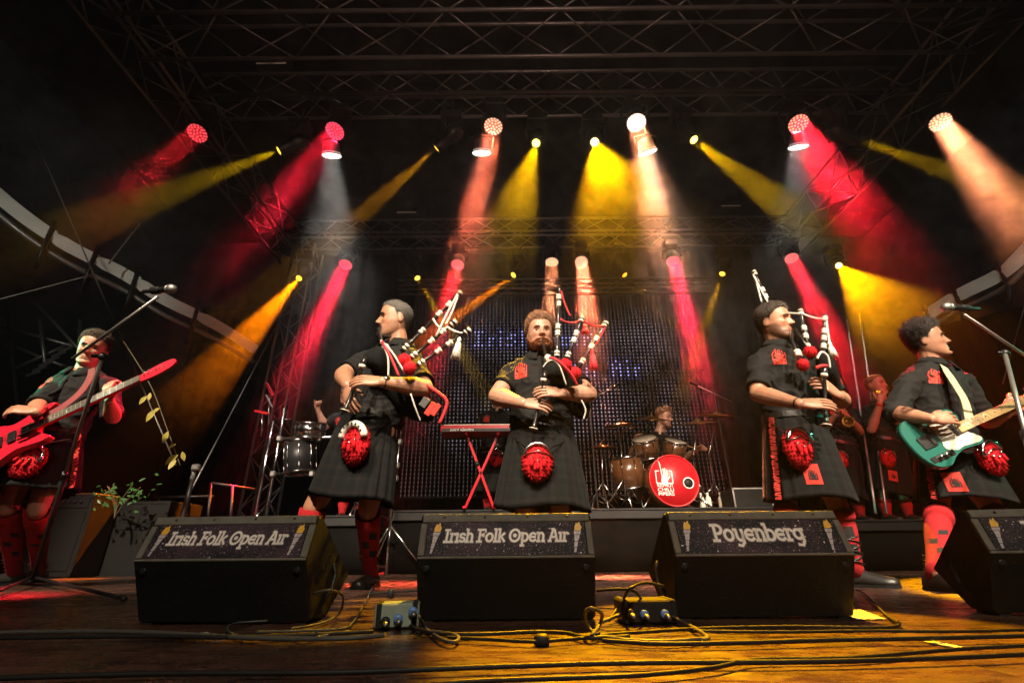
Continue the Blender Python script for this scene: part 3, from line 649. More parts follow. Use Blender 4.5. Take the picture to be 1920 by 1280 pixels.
def sporran(parent, c, f, up, r=0.105, white=False, rnd=random, chainpts=None):
    rr, f, u = face_frame(f, up); c = V(c)
    mb = MB(); nn, kk = 22, 14; P = []; N = []
    rs = []
    for i in range(kk+1):
        a = PI*(i+0.05)/(kk+0.1); row = []
        for j in range(nn):
            t = 2*PI*j/nn; x = math.sin(a)*math.cos(t); y = math.sin(a)*math.sin(t); z = -math.cos(a)
            wv = 1+0.035*math.sin(9*t+2.0*math.sin(z*3))+0.05*mnoise.noise(V((x*3, y*3, z*3+c.x)))
            p = c+rr*x*r*0.92*wv+u*z*r*1.08*wv+f*(y*0.045*wv)
            row.append(p)
            if y > -0.3: P.append(p); N.append((rr*x*0.50+u*z*0.25+f*y*0.55-u*0.55).normalized())
        rs.append(row)
    mb.rings(rs); k = len(P)
    sel = [rnd.randrange(k) for _ in range(750)]
    spikes(mb, [P[i]+(P[(i+1) % k]-P[i])*rnd.random()*0.5 for i in sel], [N[i] for i in sel], 0.020, 0.0042, rnd)
    b = mb.build('sporran', M['fur'], parent)
    ct = MB(); arc = [c+rr*math.cos(t)*r*0.86+u*(math.sin(t)*r*0.98+0.004)+f*0.034 for t in [PI*(0.08+0.84*i/16) for i in range(17)]]
    if white:
        ct.tube(arc, 0.021, 8)
        for p in arc[2::2]: ct.ball(p+f*0.022, 0.006, 6, 4, m=1)
        ct.build('cantle', [M['white_plastic'], M['black_wool']], b)
    else:
        ct.tube(arc, [0.009+0.004*(i % 2) for i in range(17)], 8); ct.tube([arc[0], c+u*r*0.55+f*0.05, arc[-1]], 0.004, 6)
        ct.build('cantle', M['chrome'], b)
    for q in (-1, 0, 1):
        tq = MB(); p = c+rr*q*r*0.36+u*(r*(0.12 if q else -0.05))+f*0.052
        tq.lathe([(0.003, 0.012), (0.007, 0.004), (0.008, 0.0), (0.006, -0.004)], p, u, 8, m=0)
        tq.lathe([(0.006, -0.004), (0.010, -0.02), (0.012, -0.045), (0.002, -0.05)], p, u, 8, m=1)
        tq.build('tassel', [M['chrome'], M['fur']], b)
    if chainpts:
        for e in chainpts:
            ch = MB(); a0 = c+rr*(r*0.7 if (V(e)-c).dot(rr) > 0 else -r*0.7)+u*r*0.75+f*0.02
            pts = spline([a0, (a0+V(e))/2-u*0.015+f*0.02, V(e)], 8)
            ch.tube(pts, [0.0035+0.0025*(i % 2) for i in range(len(pts))], 6); ch.build('chain', M['chrome'], b)
    return b
def person(label, j, group='band members on the stage', vox=0.0052, hair='hair_brown', hairstyle='short', beard=None, beardcol=None, skin='skin', sleeve=0.72, cuff=0.0,
           bulk=1.0, hands=None, kilt=None, spor=None, rnd=None, emblem=True, brow=None, bands=(), legs=True, shoes=(True, True), fold=0.011, hs=1.11, smile=False):
    rnd = rnd or random.Random(len(label))
    r, f, u = face_frame(j['face'], j['up']); hc = V(j['head'])
    nk, pel = V(j['neck']), V(j['pel']); shA, shB = V(j['shA']), V(j['shB'])
    foot = V(((j['ftA'].x+j['ftB'].x)/2, (j['ftA'].y+j['ftB'].y)/2, min(j['ftA'].z, j['ftB'].z)))
    o = thing('person', label, 'person', tuple(foot), 0, group)
    body = MB(); fm = MB(); shirt = MB()
    up = (nk-pel).normalized(); sd = (shB-shA); sd = (sd-up*sd.dot(up)).normalized(); fw = sd.cross(up).normalized()
    Lt = (nk-pel).length; B = bulk
    sec = [(-0.10, .150, .115), (0.02, .168, .122), (0.18, .163, .118), (0.36, .152, .110), (0.55, .160, .118), (0.72, .172, .124), (0.85, .170, .112), (0.93, .135, .090), (1.0, .075, .066), (1.06, .060, .060)]
    body.rings([ellipse(pel+up*Lt*t, sd, fw, hw*B*0.97, hd*B*0.97) for t, hw, hd in sec])
    capsule(body, nk-up*0.03, hc-u*0.055-f*0.012, 0.070*(0.8+0.2*B), 0.062)
    # head
    X, Y, Z, yc, ph = head_grid(); Yf = face_features(X, Y, Z, ph)
    hv = npw(X, Yf, Z, hc, r, f, u, hs); body.rings([hv[i*72:(i+1)*72] for i in range(60)])
    for s in (-1, 1):
        e = hc+(r*s*0.0785-f*0.012+u*0.0)*hs
        body.ball(e, (0.0085*hs, 0.019*hs, 0.031*hs), 12, 8, Matrix((r+f*(-0.35*s), f, u+f*0.15)).transposed())
    # arms
    for q, sh in (('A', shA), ('B', shB)):
        el, wr = V(j['el'+q]), V(j['wr'+q])
        capsule(body, nk-up*0.10, sh-up*0.01, 0.075*B, 0.060*B)
        capsule(body, sh, el, 0.062*B, 0.046*B); mid = el+(wr-el)*0.28
        capsule(body, el, mid, 0.046*B, 0.052*B); capsule(body, mid, el+(wr-el)*0.7, 0.052*B, 0.037*B); capsule(body, el+(wr-el)*0.7, wr, 0.037*B, 0.029*B)
        if hands and q in hands:
            h = hands[q]; hand(body, fm, wr, h['d'], h['n'], h['ts'], h.get('curl', (0.35, 0.5, 0.4)), h.get('sc', 1.10)*(0.97+0.03*B), lift=h.get('lift', (0,0,0,0)), thumb=h.get('thumb', (0.75, 0.55, 0.35)))
    # legs
    for q, sg in (('A', -1), ('B', 1)):
        hip = pel+sd*sg*0.09*B-up*0.04; kn, ft = V(j['kn'+q]), V(j['ft'+q]); an = ft+V((0, 0, 0.085)); j['an'+q] = an
        capsule(body, hip, kn, 0.085*B, 0.056); capsule(body, kn, kn+(an-kn)*0.3, 0.053, 0.056); capsule(body, kn+(an-kn)*0.3, an, 0.056, 0.036)
        td = V(j.get('td'+q, (0, -1, 0))).normalized(); capsule(body, an-V((0,0,0.04)), an+td*0.13-V((0,0,0.055)), 0.036, 0.026)
    co, fs = remesh(body, vox, 1, 0.45)
    # colours of the skin itself, plus a shaded mouth crease
    R = np.array([list(r), list(f), list(u)]); hl = ((co-np.array(list(hc))) @ R.T)/hs
    tint = np.ones((len(co), 4)); near = (np.abs(hl[:, 0]) < .1) & (np.abs(hl[:, 2]) < .14) & (hl[:, 1] > 0)
    g = lambda uu, s: np.exp(-(uu/s)**2)
    lip = near*(np.exp(-(np.abs(hl[:, 0])/.023)**4)*np.exp(-((hl[:, 2]+.063)/.0105)**4))
    tint[:, 1] *= 1-0.42*lip; tint[:, 2] *= 1-0.35*lip; tint[:, 0] *= 1-0.15*lip
    gro = near*np.exp(-(np.abs(hl[:, 0])/.021)**4)*g(hl[:, 2]+.063, .0022); tint[:, :3] *= (1-0.75*gro)[:, None]  # shade of the crease between the lips, painted into the tint
    chk = near*g(np.abs(hl[:, 0])-.045, .02)*g(hl[:, 2]+.02, .02)+0.3*near*g(hl[:, 0], .014)*g(hl[:, 2]+.026, .012); tint[:, 1] *= 1-0.16*chk; tint[:, 2] *= 1-0.16*chk
    if beard in ('stubble', 'short', 'goatee'):
        stl = np.interp(np.abs(hl[:, 0]), [0, .022, .03, .05, .07], [-.036, -.040, -.060, -.050, -.015]); st = (np.abs(hl[:, 2]) < .14)*(np.abs(hl[:, 0]) < .1)*(hl[:, 1] > -.01)*np.clip((stl-hl[:, 2])/.014, 0, 1); tint[:, :3] *= (1-{'stubble': 0.62, 'short': 0.5, 'goatee': 0.28}[beard]*st*(1-lip))[:, None]
    lash = near*g(np.abs(hl[:, 0])-.031, .014)*g(hl[:, 2]-.0135, .0028); tint[:, :3] *= (1-0.45*lash)[:, None]
    bm = MB(); bm.add([tuple(p) for p in co], fs, True, 0); nb = len(co)
    bm.add(fm.v, fm.f, True, 0)
    for s in (-1, 1):
        e = hc+(r*s*0.031+f*0.0712+u*0.004)*hs; Re = Matrix((r, f, u)).transposed()
        bm.ball(e, (0.0135*hs, 0.0105*hs, 0.0043*hs), 12, 8, Re, m=1)
        gz = (f*0.9+r*j.get('gaze', 0.0)).normalized(); bm.ball(e+gz*0.0066*hs, (0.0060*hs, 0.005*hs, 0.0042*hs), 10, 6, Re, m=2)
    bo = bm.build('body', [M[skin], M['eye'], M['iris']], o)
    ca = bo.data.color_attributes.new('tint', 'FLOAT_COLOR', 'POINT'); full = np.ones((len(bo.data.vertices), 4)); full[:nb] = tint
    ca.data.foreach_set('color', full.ravel())
    # eyebrows
    bw = MB()
    for s in (-1, 1):
        pts = [hc+(r*s*x+f*y+u*z)*hs for x, y, z in ((.014, .0975, .0245), (.026, .0965, .0285), (.038, .0905, .0285), (.048, .081, .0235))]
        bw.tube(spline(pts, 3), [0.0035, .0042, .0042, .0042, .004, .004, .0035, .003, .003, 0.002][:10], 6)
    bw.build('eyebrows', M[brow or hair], o)
    Xb, Yb, Zb, ph_b = X, Yf, Z, ph
    NR, NP = (104, 168) if vox < .007 else (60, 72)
    X, Y, Z, yc, ph = head_grid(NR, NP); Yf = face_features(X, Y, Z, ph)
    # hair: a cap that stands proud of the scalp inside the hairline, with tufts
    def fuzz(name, mask, thick, m, cnt, sl, sw, dirn, nscale=60, namp=0.35, flow=0.35):
        Xn = X/np.maximum(np.hypot(X, Y-yc[:, None]), 1e-4); Yn = (Y-yc[:, None])/np.maximum(np.hypot(X, Y-yc[:, None]), 1e-4)
        zn = np.clip((Z-.03)/.09, -1, 1)*1.0
        hor = np.sqrt(np.clip(1-np.clip(zn, 0, 1)**2, 0, 1)); nX, nY, nZ = Xn*hor, Yn*hor, np.where(Z > .03, zn, -0.25)
        th = np.where(mask > 0, thick, 0.0)
        nn = np.array([[mnoise.noise(V((a*nscale, b*nscale*flow, c*nscale*0.5)))*0.6+mnoise.noise(V((a*nscale*2.6, b*nscale*2.6*flow, c*nscale*1.2)))*0.55 for a, b, c in zip(xa, ya, za)] for xa, ya, za in zip(X, Yf, Z)])
        off = mask*th*(1+namp*nn)-(1-mask)*0.010
        P = npw(X+nX*off, Yf+nY*off, Z+nZ*off, hc, r, f, u, hs)
        keep = (off > -0.0085).ravel(); ff = [q for q in grid_faces(NR, NP) if all(keep[i] for i in q)]
        mb = MB()
        if len(ff): mb.add([tuple(p) for p in P], ff, True)
        mb.f.append(tuple((NR-1)*NP+k for k in range(NP))); mb.m.append(0); mb.sm.append(True)
        if not keep[(NR-1)*NP]: mb.f.pop(); mb.m.pop(); mb.sm.pop()
        NN = np.stack([nX, nY, nZ], -1).reshape(-1, 3) @ R
        ids = np.nonzero((mask > 0.4).ravel())[0]
        if len(ids) and cnt:
            sel = [int(ids[rnd.randrange(len(ids))]) for _ in range(cnt)]
            spikes(mb, [P[i] for i in sel], [(V(NN[i])+dirn(V(NN[i]))).normalized() for i in sel], sl, sw, rnd)
        return mb.build(name, M[m], o)
    seedh = rnd.uniform(0, 30); az = np.abs(np.arctan2(X, Y-0.0))   # 0 at the front
    hairline = np.interp(az, [0, .5, .95, 1.25, 1.55, 1.75, 2.2, PI], [.082, .079, .062, .040, -.004, .012, -.036, -.058])
    hairline = hairline+np.array([[0.006*mnoise.noise(V((a*70+seedh, b*70, c*20)))+0.004*mnoise.noise(V((a*190, b*190+seedh, c*40))) for a, b, c in zip(xa, ya, za)] for xa, ya, za in zip(X, Yf, Z)])
    mk = np.clip((Z-hairline)/.020+0.4, 0, 1)
    Tk = {'short': 0.0085, 'crop': 0.005, 'quiff': 0.011, 'curly': 0.013}[hairstyle]
    thick = np.full_like(Z, Tk)
    thick = thick*np.interp(Z, [-.06, .0, .04, .085, .118], [.05, .08, .30, 1.2, 1.8])
    if hairstyle == 'quiff': thick = thick*(1+0.55*np.exp(-((az)/.9)**2)*np.clip((Z-.05)/.05, 0, 1))
    if hairstyle == 'curly': thick = thick*(1+0.5*np.clip((Z-.03)/.06, 0, 1))
    ln = {'short': 0.020, 'crop': 0.012, 'quiff': 0.026, 'curly': 0.026}[hairstyle]
    fuzz('hair', mk, thick, hair, 8000 if vox < .007 else 900, ln, 0.0016 if vox < .007 else 0.003, (lambda n: u*0.75*max(0, n.z)+f*0.35-u*0.5*max(0, 0.5-n.z)) if hairstyle != 'curly' else (lambda n: V((rnd.uniform(-1,1), rnd.uniform(-1,1), rnd.uniform(-1,1)))*0.9), {'short': 95, 'crop': 120, 'quiff': 80, 'curly': 60}[hairstyle], {'short': 1.1, 'crop': 0.9, 'quiff': 1.0, 'curly': 1.3}[hairstyle], 1.0 if hairstyle == 'curly' else 0.3)
    if beard in ('full', 'goatee'):
        frt = np.clip(np.sin(ph), -1, 1)[None, :]*np.ones_like(Z)
        top = np.interp(az, [0, .35, .7, 1.1, 1.5], [-.047, -.050, -.068, -.054, -.014])
        bk = np.clip((top-Z)/.010+0.5, 0, 1)*np.clip((1.62-az)/.12, 0, 1)
        mouth = np.exp(-(np.abs(X)/.021)**4)*np.exp(-((Z+.063)/.0085)**4)*(frt > 0)
        bk = bk*(1-mouth)
        if beard == 'goatee': bk = bk*np.clip((.036-np.abs(X))/.006, 0, 1)
        fuzz('beard', bk, np.full_like(Z, {'full': 0.013, 'short': 0.0015, 'goatee': 0.006}[beard])*np.interp(Z, [-.118, -.08, -.04], [1.3, 1.0, 0.5]), beardcol or hair, {'full': 5000, 'short': 900, 'goatee': 2000}[beard], {'full': 0.020, 'short': 0.006, 'goatee': 0.012}[beard], 0.0013, lambda n: -u*0.9, 110, 0.9, 1.0)
    # shirt
    ss = [(-0.06, .158, .126), (0.05, .176, .132), (0.18, .176, .132), (0.36, .170, .128), (0.55, .176, .132), (0.72, .186, .136), (0.85, .182, .124), (0.93, .150, .102), (0.985, .092, .080)]
    shirt.rings([ellipse(pel+up*Lt*t, sd, fw, hw*B, hd*B) for t, hw, hd in ss])
    ends = {}
    for q, sh in (('A', shA), ('B', shB)):
        el, wr = V(j['el'+q]), V(j['wr'+q])
        capsule(shirt, nk-up*0.085, sh, 0.080*B, 0.072*B); capsule(shirt, nk-up*0.022, sh+(nk-sh)*0.30, 0.066*B, 0.066*B)
        if sleeve <= 1.0:
            e = sh+(el-sh)*sleeve; dn = (e-sh).normalized(); Ls = (e-sh).length
            shirt.lathe([(0.0, -0.05), (0.05*B, -0.045), (0.070*B, 0.0), (0.068*B, Ls*0.5), (0.064*B, Ls), (0.045*B, Ls-0.006)], sh, dn, 18)
        else:
            capsule(shirt, sh, el, 0.072*B, 0.062*B); e = el+(wr-el)*(sleeve-1.0); dn = (e-el).normalized(); Ls = (e-el).length
            shirt.lathe([(0.0, -0.05), (0.05*B, -0.045), (0.062*B, 0.0), (0.058*B, Ls*0.6), (0.056*B, Ls), (0.042*B, Ls-0.006)], el, dn, 18)
        ends[q] = (e, dn)
    sc_, sf = remesh(shirt, 0.0095 if vox < .007 else 0.014, 2, 0.5)
    ctr = np.array(list((pel+nk)/2)); seed = rnd.uniform(0, 50)
    # folds: cloth displaced along its own normals
    me = bpy.data.meshes.new('t'); me.from_pydata([tuple(p) for p in sc_], [], sf); me.update()
    nr = np.empty(len(sc_)*3); me.vertices.foreach_get('normal', nr); nr = nr.reshape(-1, 3); bpy.data.meshes.remove(me)
    amp = np.empty(len(sc_))
    for i, p in enumerate(sc_):
        x, y, z = p
        a = 1-abs(mnoise.noise(V((x*5+z*3+seed, y*5, z*9-x*3)))*2); b = 1-abs(mnoise.noise(V((x*11-z*5, y*10+seed, z*15+x*6)))*2)
        amp[i] = (a**3*1.0+b**3*0.7-0.6)*fold
    sc_ = sc_+nr*amp[:, None]
    sm_ = MB(); sm_.add([tuple(p) for p in sc_], sf, True); so = sm_.build('shirt', M['shirt'], o)
    bvh = BVHTree.FromPolygons([V(p) for p in sc_], sf)
    # collar: two leaves round an open neck
    for s in (-1, 1):
        cm = MB(); rows = []
        for k in range(10):
            t = (0.10+1.42*k/9)*s if s > 0 else (-0.10-1.42*k/9)      # from the open front to the nape
            ang = PI/2-t*2.0; dx, dy = math.cos(ang), math.sin(ang)
            base = nk+up*(-0.012+0.048*k/9)+sd*dx*0.082*B+fw*(dy*0.078*B+0.012)
            drop = 0.055*(1-k/9)+0.022; outw = sd*dx+fw*dy
            rows.append([base+up*0.020-outw*0.006, base+up*0.026+outw*0.002, base+outw*(0.016+drop*0.42)-up*drop*0.62, base+outw*(0.010+drop*0.40)-up*(drop*0.62+0.003)])
        cm.rings(rows); cm.build('collar', M['shirt'], so)
    # front band with buttons
    pl = MB(); bt = []
    pts = []
    for k in range(12):
        t = 0.93-0.85*k/11; p = pel+up*Lt*t; hit = bvh.ray_cast(p+fw*0.4, -fw, 0.8)
        pts.append((hit[0] if hit[0] is not None else p+fw*0.12)+fw*0.003)
    rows = [[p-sd*0.015-fw*0.004, p-sd*0.014+fw*0.002, p+sd*0.014+fw*0.002, p+sd*0.015-fw*0.004] for p in pts]
    pl.rings(rows); po = pl.build('button_band', M['shirt'], so)
    bn = MB()
    for p in pts[1::2]: bn.lathe([(0.0055, 0.0), (0.0055, 0.0045)], p, fw, 8)
    bn.build('buttons', M['plastic'], po)
    if emblem:
        dm = MB(); ce = pel+up*Lt*0.76-sd*0.088*B
        decal(bvh, ce, sd, up, (fw-sd*0.25).normalized(), EMB, 0.075*B, 0.105*B, dm, 0.003); dm.build('chest_emblem', M['emblem'], so)
    if vox < .007:
        for q in ('A', 'B'):
            e, dn = ends[q]; cf = MB(); rad = (0.0655 if sleeve <= 1 else 0.0575)*B
            cf.lathe([(rad-0.006, 0.004), (rad+0.002, 0.004), (rad+0.0035, -0.01), (rad+0.002, -0.028), (rad-0.004, -0.028)], e, dn, 20); cf.build('sleeve_hem', M['shirt'], so)
    # bands and watches
    for (q, kind) in bands:
        el, wr = V(j['el'+q]), V(j['wr'+q]); d = (wr-el).normalized(); c = wr-d*0.016; w_ = MB()
        if kind == 'watch':
            w_.lathe([(0.031, -0.011), (0.034, -0.009), (0.034, 0.009), (0.031, 0.011)], c, d, 16, m=0)
            nn = V(hands[q]['n']); nn = -(nn-d*nn.dot(d)).normalized()
            w_.lathe([(0.019, 0.030), (0.021, 0.034), (0.019, 0.040)], c, nn, 14, m=1); w_.build('wristwatch', [M['leather'], M['chrome']], o)
        elif kind == 'white':
            w_.lathe([(0.031, -0.016), (0.035, -0.014), (0.035, 0.014), (0.031, 0.016)], c-d*0.012, d, 16); w_.build('wristband', M['white_cord'], o)
        elif kind == 'red':
            w_.lathe([(0.031, -0.012), (0.035, -0.010), (0.035, 0.010), (0.031, 0.012)], c-d*0.012, d, 16); w_.build('wristband', M['red_cloth'], o)
        else:
            w_.lathe([(0.030, -0.006), (0.0335, -0.005), (0.0335, 0.005), (0.030, 0.006)], c, d, 16); w_.build('wristband', M['leather'], o)
    # kilt
    if kilt:
        wc, hm_ = V(kilt['waist']), V(kilt['hem']); ax = (wc-hm_).normalized(); ks = (sd-ax*sd.dot(ax)).normalized(); kf = ks.cross(ax).normalized()
        n = 120; rows = []; wv = []; LK = (wc-hm_).length; hwv, hdv = kilt.get('w', (0.19, 0.145)), kilt.get('h', (0.30, 0.22))
        K = 16; inner = []
        for i in range(K+1):
            t = i/K; row = []; hw = hwv[0]+(hwv[0]*0.06 if 0 else 0)+(hdv[0]-hwv[0])*t**0.85; hd = hwv[1]+(hdv[1]-hwv[1])*t**0.85
            for k in range(n):
                a = 2*PI*k/n; cc, ss = math.cos(a), math.sin(a)
                dist = abs(((a-PI/2+PI) % (2*PI))-PI)       # 0 at the front
                pleat = 0.0
                if dist > 0.95:
                    ph_ = (dist-0.95)*11/(2*PI)*2.2; pleat = ((ph_ % 1.0)-0.5)*0.022*(0.35+t)
                else:
                    pleat = 0.006*t*math.sin(dist*5+1.0)*math.cos(a*3+seed)+0.010*t*math.sin(a*4+seed)
                dr = hm_.z and 0
                p = wc-ax*LK*t+ks*cc*(hw+pleat)+kf*ss*(hd+pleat)
                p = p+V((0, 0, 0.012*t*math.sin(a*3+seed)))+V((0, 0, 0.004*t*t*mnoise.noise(V((cc*6, ss*6, seed)))))
                row.append(p); wv.append((a*0.24, t*LK, 0))
            rows.append(row)
        for row, t in ((rows[-1], 1), (rows[K//2], .5)):
            c0 = wc-ax*LK*t; inner.append([c0+(p-c0)*0.985+ax*0.003 for p in row]); wv += [(0, 0, 0)]*n
        km = MB(); km.rings(rows+inner, False, False); ko = km.build('kilt', M['kilt'], o)
        va = ko.data.attributes.new('weave', 'FLOAT_VECTOR', 'POINT'); va.data.foreach_set('vector', np.array(wv, dtype=float).ravel())
        kb = BVHTree.FromPolygons([V(p) for p in km.v], km.f)
        bl = MB(); bl.rings([ellipse(wc+ax*q, ks, kf, hwv[0]+e, hwv[1]+e, 40) for q, e in ((-0.002, -0.004), (-0.002, 0.004), (0.034, 0.003), (0.034, -0.008))], smooth=False); bl.build('belt', M['leather'], o)
        if kilt.get('patch'):
            px, pz = kilt['patch']; pm = MB(); pc = wc-ax*LK*pz+ks*px; nn = (kf+ks*px*1.2).normalized()
            decal(kb, pc, ks, ax, nn, ['#'*8]*8, 0.085, 0.115, pm, 0.004); q = pm.build('kilt_patch', M['red_cloth'], o)
            pm = MB(); decal(kb, pc, ks, ax, nn, EMB[:11], 0.045, 0.06, pm, 0.008); pm.build('patch_emblem', M['black_wool'], q)
        if kilt.get('fringe'):
            fr = MB(); sx = kilt['fringe']
            for i in range(int(LK/0.012)):
                t = (i+0.5)*0.012/LK; ix = int(round(t*K)); k0 = int(round(((PI/2+kilt.get('fa', 1.3)*(-sx)) % (2*PI))/(2*PI)*n)) % n
                a0 = rows[min(ix, K)][k0]; c0 = wc-ax*LK*t; p = V((a0.x, a0.y, c0.z+(a0-(wc-ax*LK*min(ix, K)/K)).z)); p = c0+(a0-(wc-ax*LK*min(ix, K)/K))
                out = (p-c0).normalized()
                fr.box(p+out*0.006+ks*sx*0.010+V((rnd.uniform(-.003,.003), 0, rnd.uniform(-.003,.003))), (0.036, 0.006, 0.009), Matrix((ks, out, ax)).transposed().to_3x3() if 0 else Matrix.Rotation(rnd.uniform(-.3, .3), 3, 'Y'))
            fr.build('kilt_fringe', M['red_cloth'], o)
        if spor:
            sp_c = V(spor['c']); hit = kb.ray_cast(sp_c+kf*0.6, -kf, 1.2)
            if hit[0] is not None: sp_c = hit[0]+kf*0.05
            spf = spor.get('f', tuple(kf))
            sporran(o, sp_c, spf, spor.get('up', tuple(ax)), spor.get('r', 0.10), spor.get('white', False), rnd, [wc+ks*0.20+kf*0.03-ax*0.03, wc-ks*0.20+kf*0.03-ax*0.03])
    # socks and shoes
    if legs:
        for qi, q in enumerate(('A', 'B')):
            kn, an = V(j['kn'+q]), V(j['an'+q]); ax = (kn-an).normalized(); Lc = (kn-an).length; sm2 = MB()
            sm2.lathe([(0.044, -0.03), (0.045, 0.03), (0.050, Lc*0.3), (0.063, Lc*0.55), (0.065, Lc*0.7), (0.062, Lc*0.80), (0.071, Lc*0.80), (0.075, Lc*0.86), (0.073, Lc*0.97), (0.066, Lc*0.975), (0.060, Lc*0.95)], an, ax, 22)
            sk_ = sm2.build('sock', M['sock'], o)
            td = V(j.get('td'+q, (0, -1, 0))).normalized(); sdv = td.cross(V((0,0,1))).normalized()
            if vox < .007:
                ck = MB(); oy = (-td if False else td)
                bvs = BVHTree.FromPolygons([V(p) for p in sm2.v], sm2.f)
                vdir = (V((0, 0, H))-an); vdir.z = 0; vdir.normalize(); vs_ = V((-vdir.y, vdir.x, 0))
                for (cx, cz) in ((-0.022, 0.60), (0.022, 0.46), (-0.02, 0.32)):
                    decal(bvs, an+ax*Lc*cz-vs_*cx, -vs_, ax, vdir, ['####']*4, 0.044, 0.060, ck, 0.002)
                ck.build('sock_check', M['black_wool'], sk_)
                lc = MB()
                for k in range(3):
                    h0 = 0.03+0.055*k
                    for sgn in (1, -1):
                        pts = [an+ax*(h0+0.045*i/10)+(vs_*math.cos(t)*sgn+vdir*math.sin(t))*(0.050+0.012*h0/0.15) for i, t in enumerate([PI*i/10 for i in range(11)])]
                        lc.tube(pts, 0.004, 5)
                lc.build('shoe_lace', M['leather'], sk_)
            if shoes[qi]:
                ft = V(j['ft'+q]); sh_ = MB(); so_ = MB(); prof = [(-0.085, .028, .060), (-0.075, .036, .075), (-0.03, .041, .082), (0.03, .042, .078), (0.08, .047, .060), (0.13, .050, .048), (0.17, .043, .040), (0.19, .022, .030)]
                rr_ = []
                for y, hw, hh in prof:
                    c = ft+td*y; rr_.append([c+sdv*hw*math.cos(t)+V((0, 0, 0.014+max(0, math.sin(t))*hh)) for t in [PI*k/8 for k in range(9)]])
                sh_.rings(rr_); sh_.build('shoe', M['leather'], o)
                out = [(y, hw+0.004) for y, hw, _ in prof]
                ol = [(y, hw) for y, hw in out]+[(y, -hw) for y, hw in out[::-1]]
                so_.prism(ol, ft+V((0, 0, 0.016)), td, -sdv if td.cross(-sdv).z > 0 else sdv, 0.016); so_.build('sole', M['rubber'], o.children[-1])
    j['root'] = o; j['fw'] = fw; j['sd'] = sd; j['axup'] = up; j['mouth'] = hc+(f*0.098-u*0.063)*hs
    return o
# ---------------------------------------------------------------- the five at the front
def J(Y0, **k):
    """joints from the photograph's pixels: (u, v) or (u, v, dY) at depth Y0 + dY"""
    out = {}
    for n, p in k.items():
        if n in ('face', 'up', 'tdA', 'tdB', 'gaze'): out[n] = p
        elif n in ('ftA', 'ftB'): out[n] = atz(p[0], p[1], p[2] if len(p) > 2 else 0.0)
        else: out[n] = at(p[0], p[1], Y0+(p[2] if len(p) > 2 else 0.0))
    return out
def limbs(j, a, b, kn=None, foot=None, ua=0.29, fa=0.265):
    for q, (eu, ev, es, wu, wv, ws) in (('A', a), ('B', b)):
        j['el'+q] = joint(j['sh'+q], eu, ev, ua, es); j['wr'+q] = joint(j['el'+q], wu, wv, fa, ws); print('limb', q, round((j['el'+q]-j['sh'+q]).length, 2), round((j['wr'+q]-j['el'+q]).length, 2), round(j['wr'+q].y-j['neck'].y, 2))
# 1 guitarist in green and red light at the far left
j1 = J(3.45, head=(174, 655), neck=(158, 700, 0.02), shA=(112, 722, -0.02), shB=(200, 724, 0.02), pel=(88, 838), ftA=(18, 1096), ftB=(66, 1092), knA=(15, 952), knB=(70, 955), face=(0.42, -0.85, -0.22), up=(0.12, 0.0, 1))
limbs(j1, (72, 760, -1, 66, 775, -1), (212, 782, -1, 206, 752, -1), ua=.26, fa=.21)
j1['elA'] = at(72, 760, 3.24); j1['wrA'] = at(68, 772, 3.06); j1['wrB'] = at(206, 752, 3.23)
j1['tdA'] = (-0.5, -0.85, 0); j1['tdB'] = (0.1, -1, 0)
# 2 piper in profile, left of centre
j2 = J(2.93, head=(742, 603), neck=(750, 650, 0.03), shA=(692, 676, 0.08), shB=(774, 690, -0.10), pel=(697, 800), ftA=(556, 1112), ftB=(692, 1101), knA=(588, 950, -0.05), knB=(690, 957), face=(-0.92, -0.40, 0.02), up=(0.05, 0, 1))
limbs(j2, (643, 702, -1, 651, 722, -1), (796, 727, -1, 717, 716, -1), ua=.24, fa=.25)
j2['tdA'] = (-0.7, -0.7, 0); j2['tdB'] = (-0.15, -1, 0)
# 3 bearded piper at the centre
j3 = J(3.15, head=(1012, 629), neck=(1012, 674, 0.03), shA=(962, 701), shB=(1066, 705), pel=(1016, 818), ftA=(985, 1095), ftB=(1052, 1095), knA=(985, 955), knB=(1050, 955), face=(0.10, -1, -0.02), up=(0, 0, 1))
limbs(j3, (931, 742, -1, 981, 756, -1), (1104, 738, -1, 1056, 738, -1), ua=.25, fa=.24)
# 4 tall piper right of centre
j4 = J(3.0, head=(1451, 608), neck=(1460, 652, 0.03), shA=(1424, 682, -0.04), shB=(1518, 686, 0.06), pel=(1491, 802), ftA=(1480, 1108), ftB=(1612, 1100), knA=(1476, 952), knB=(1572, 952), face=(0.62, -0.76, -0.03), up=(-0.03, 0, 1), gaze=0.1)
limbs(j4, (1421, 738, -1, 1500, 757, -1), (1574, 748, -1, 1566, 738, -1), ua=.26, fa=.28)
j4['wrB'] = at(1572, 742, 2.74); j4['elB'] = at(1578, 752, 3.0)
j4['tdB'] = (0.75, -0.65, 0)
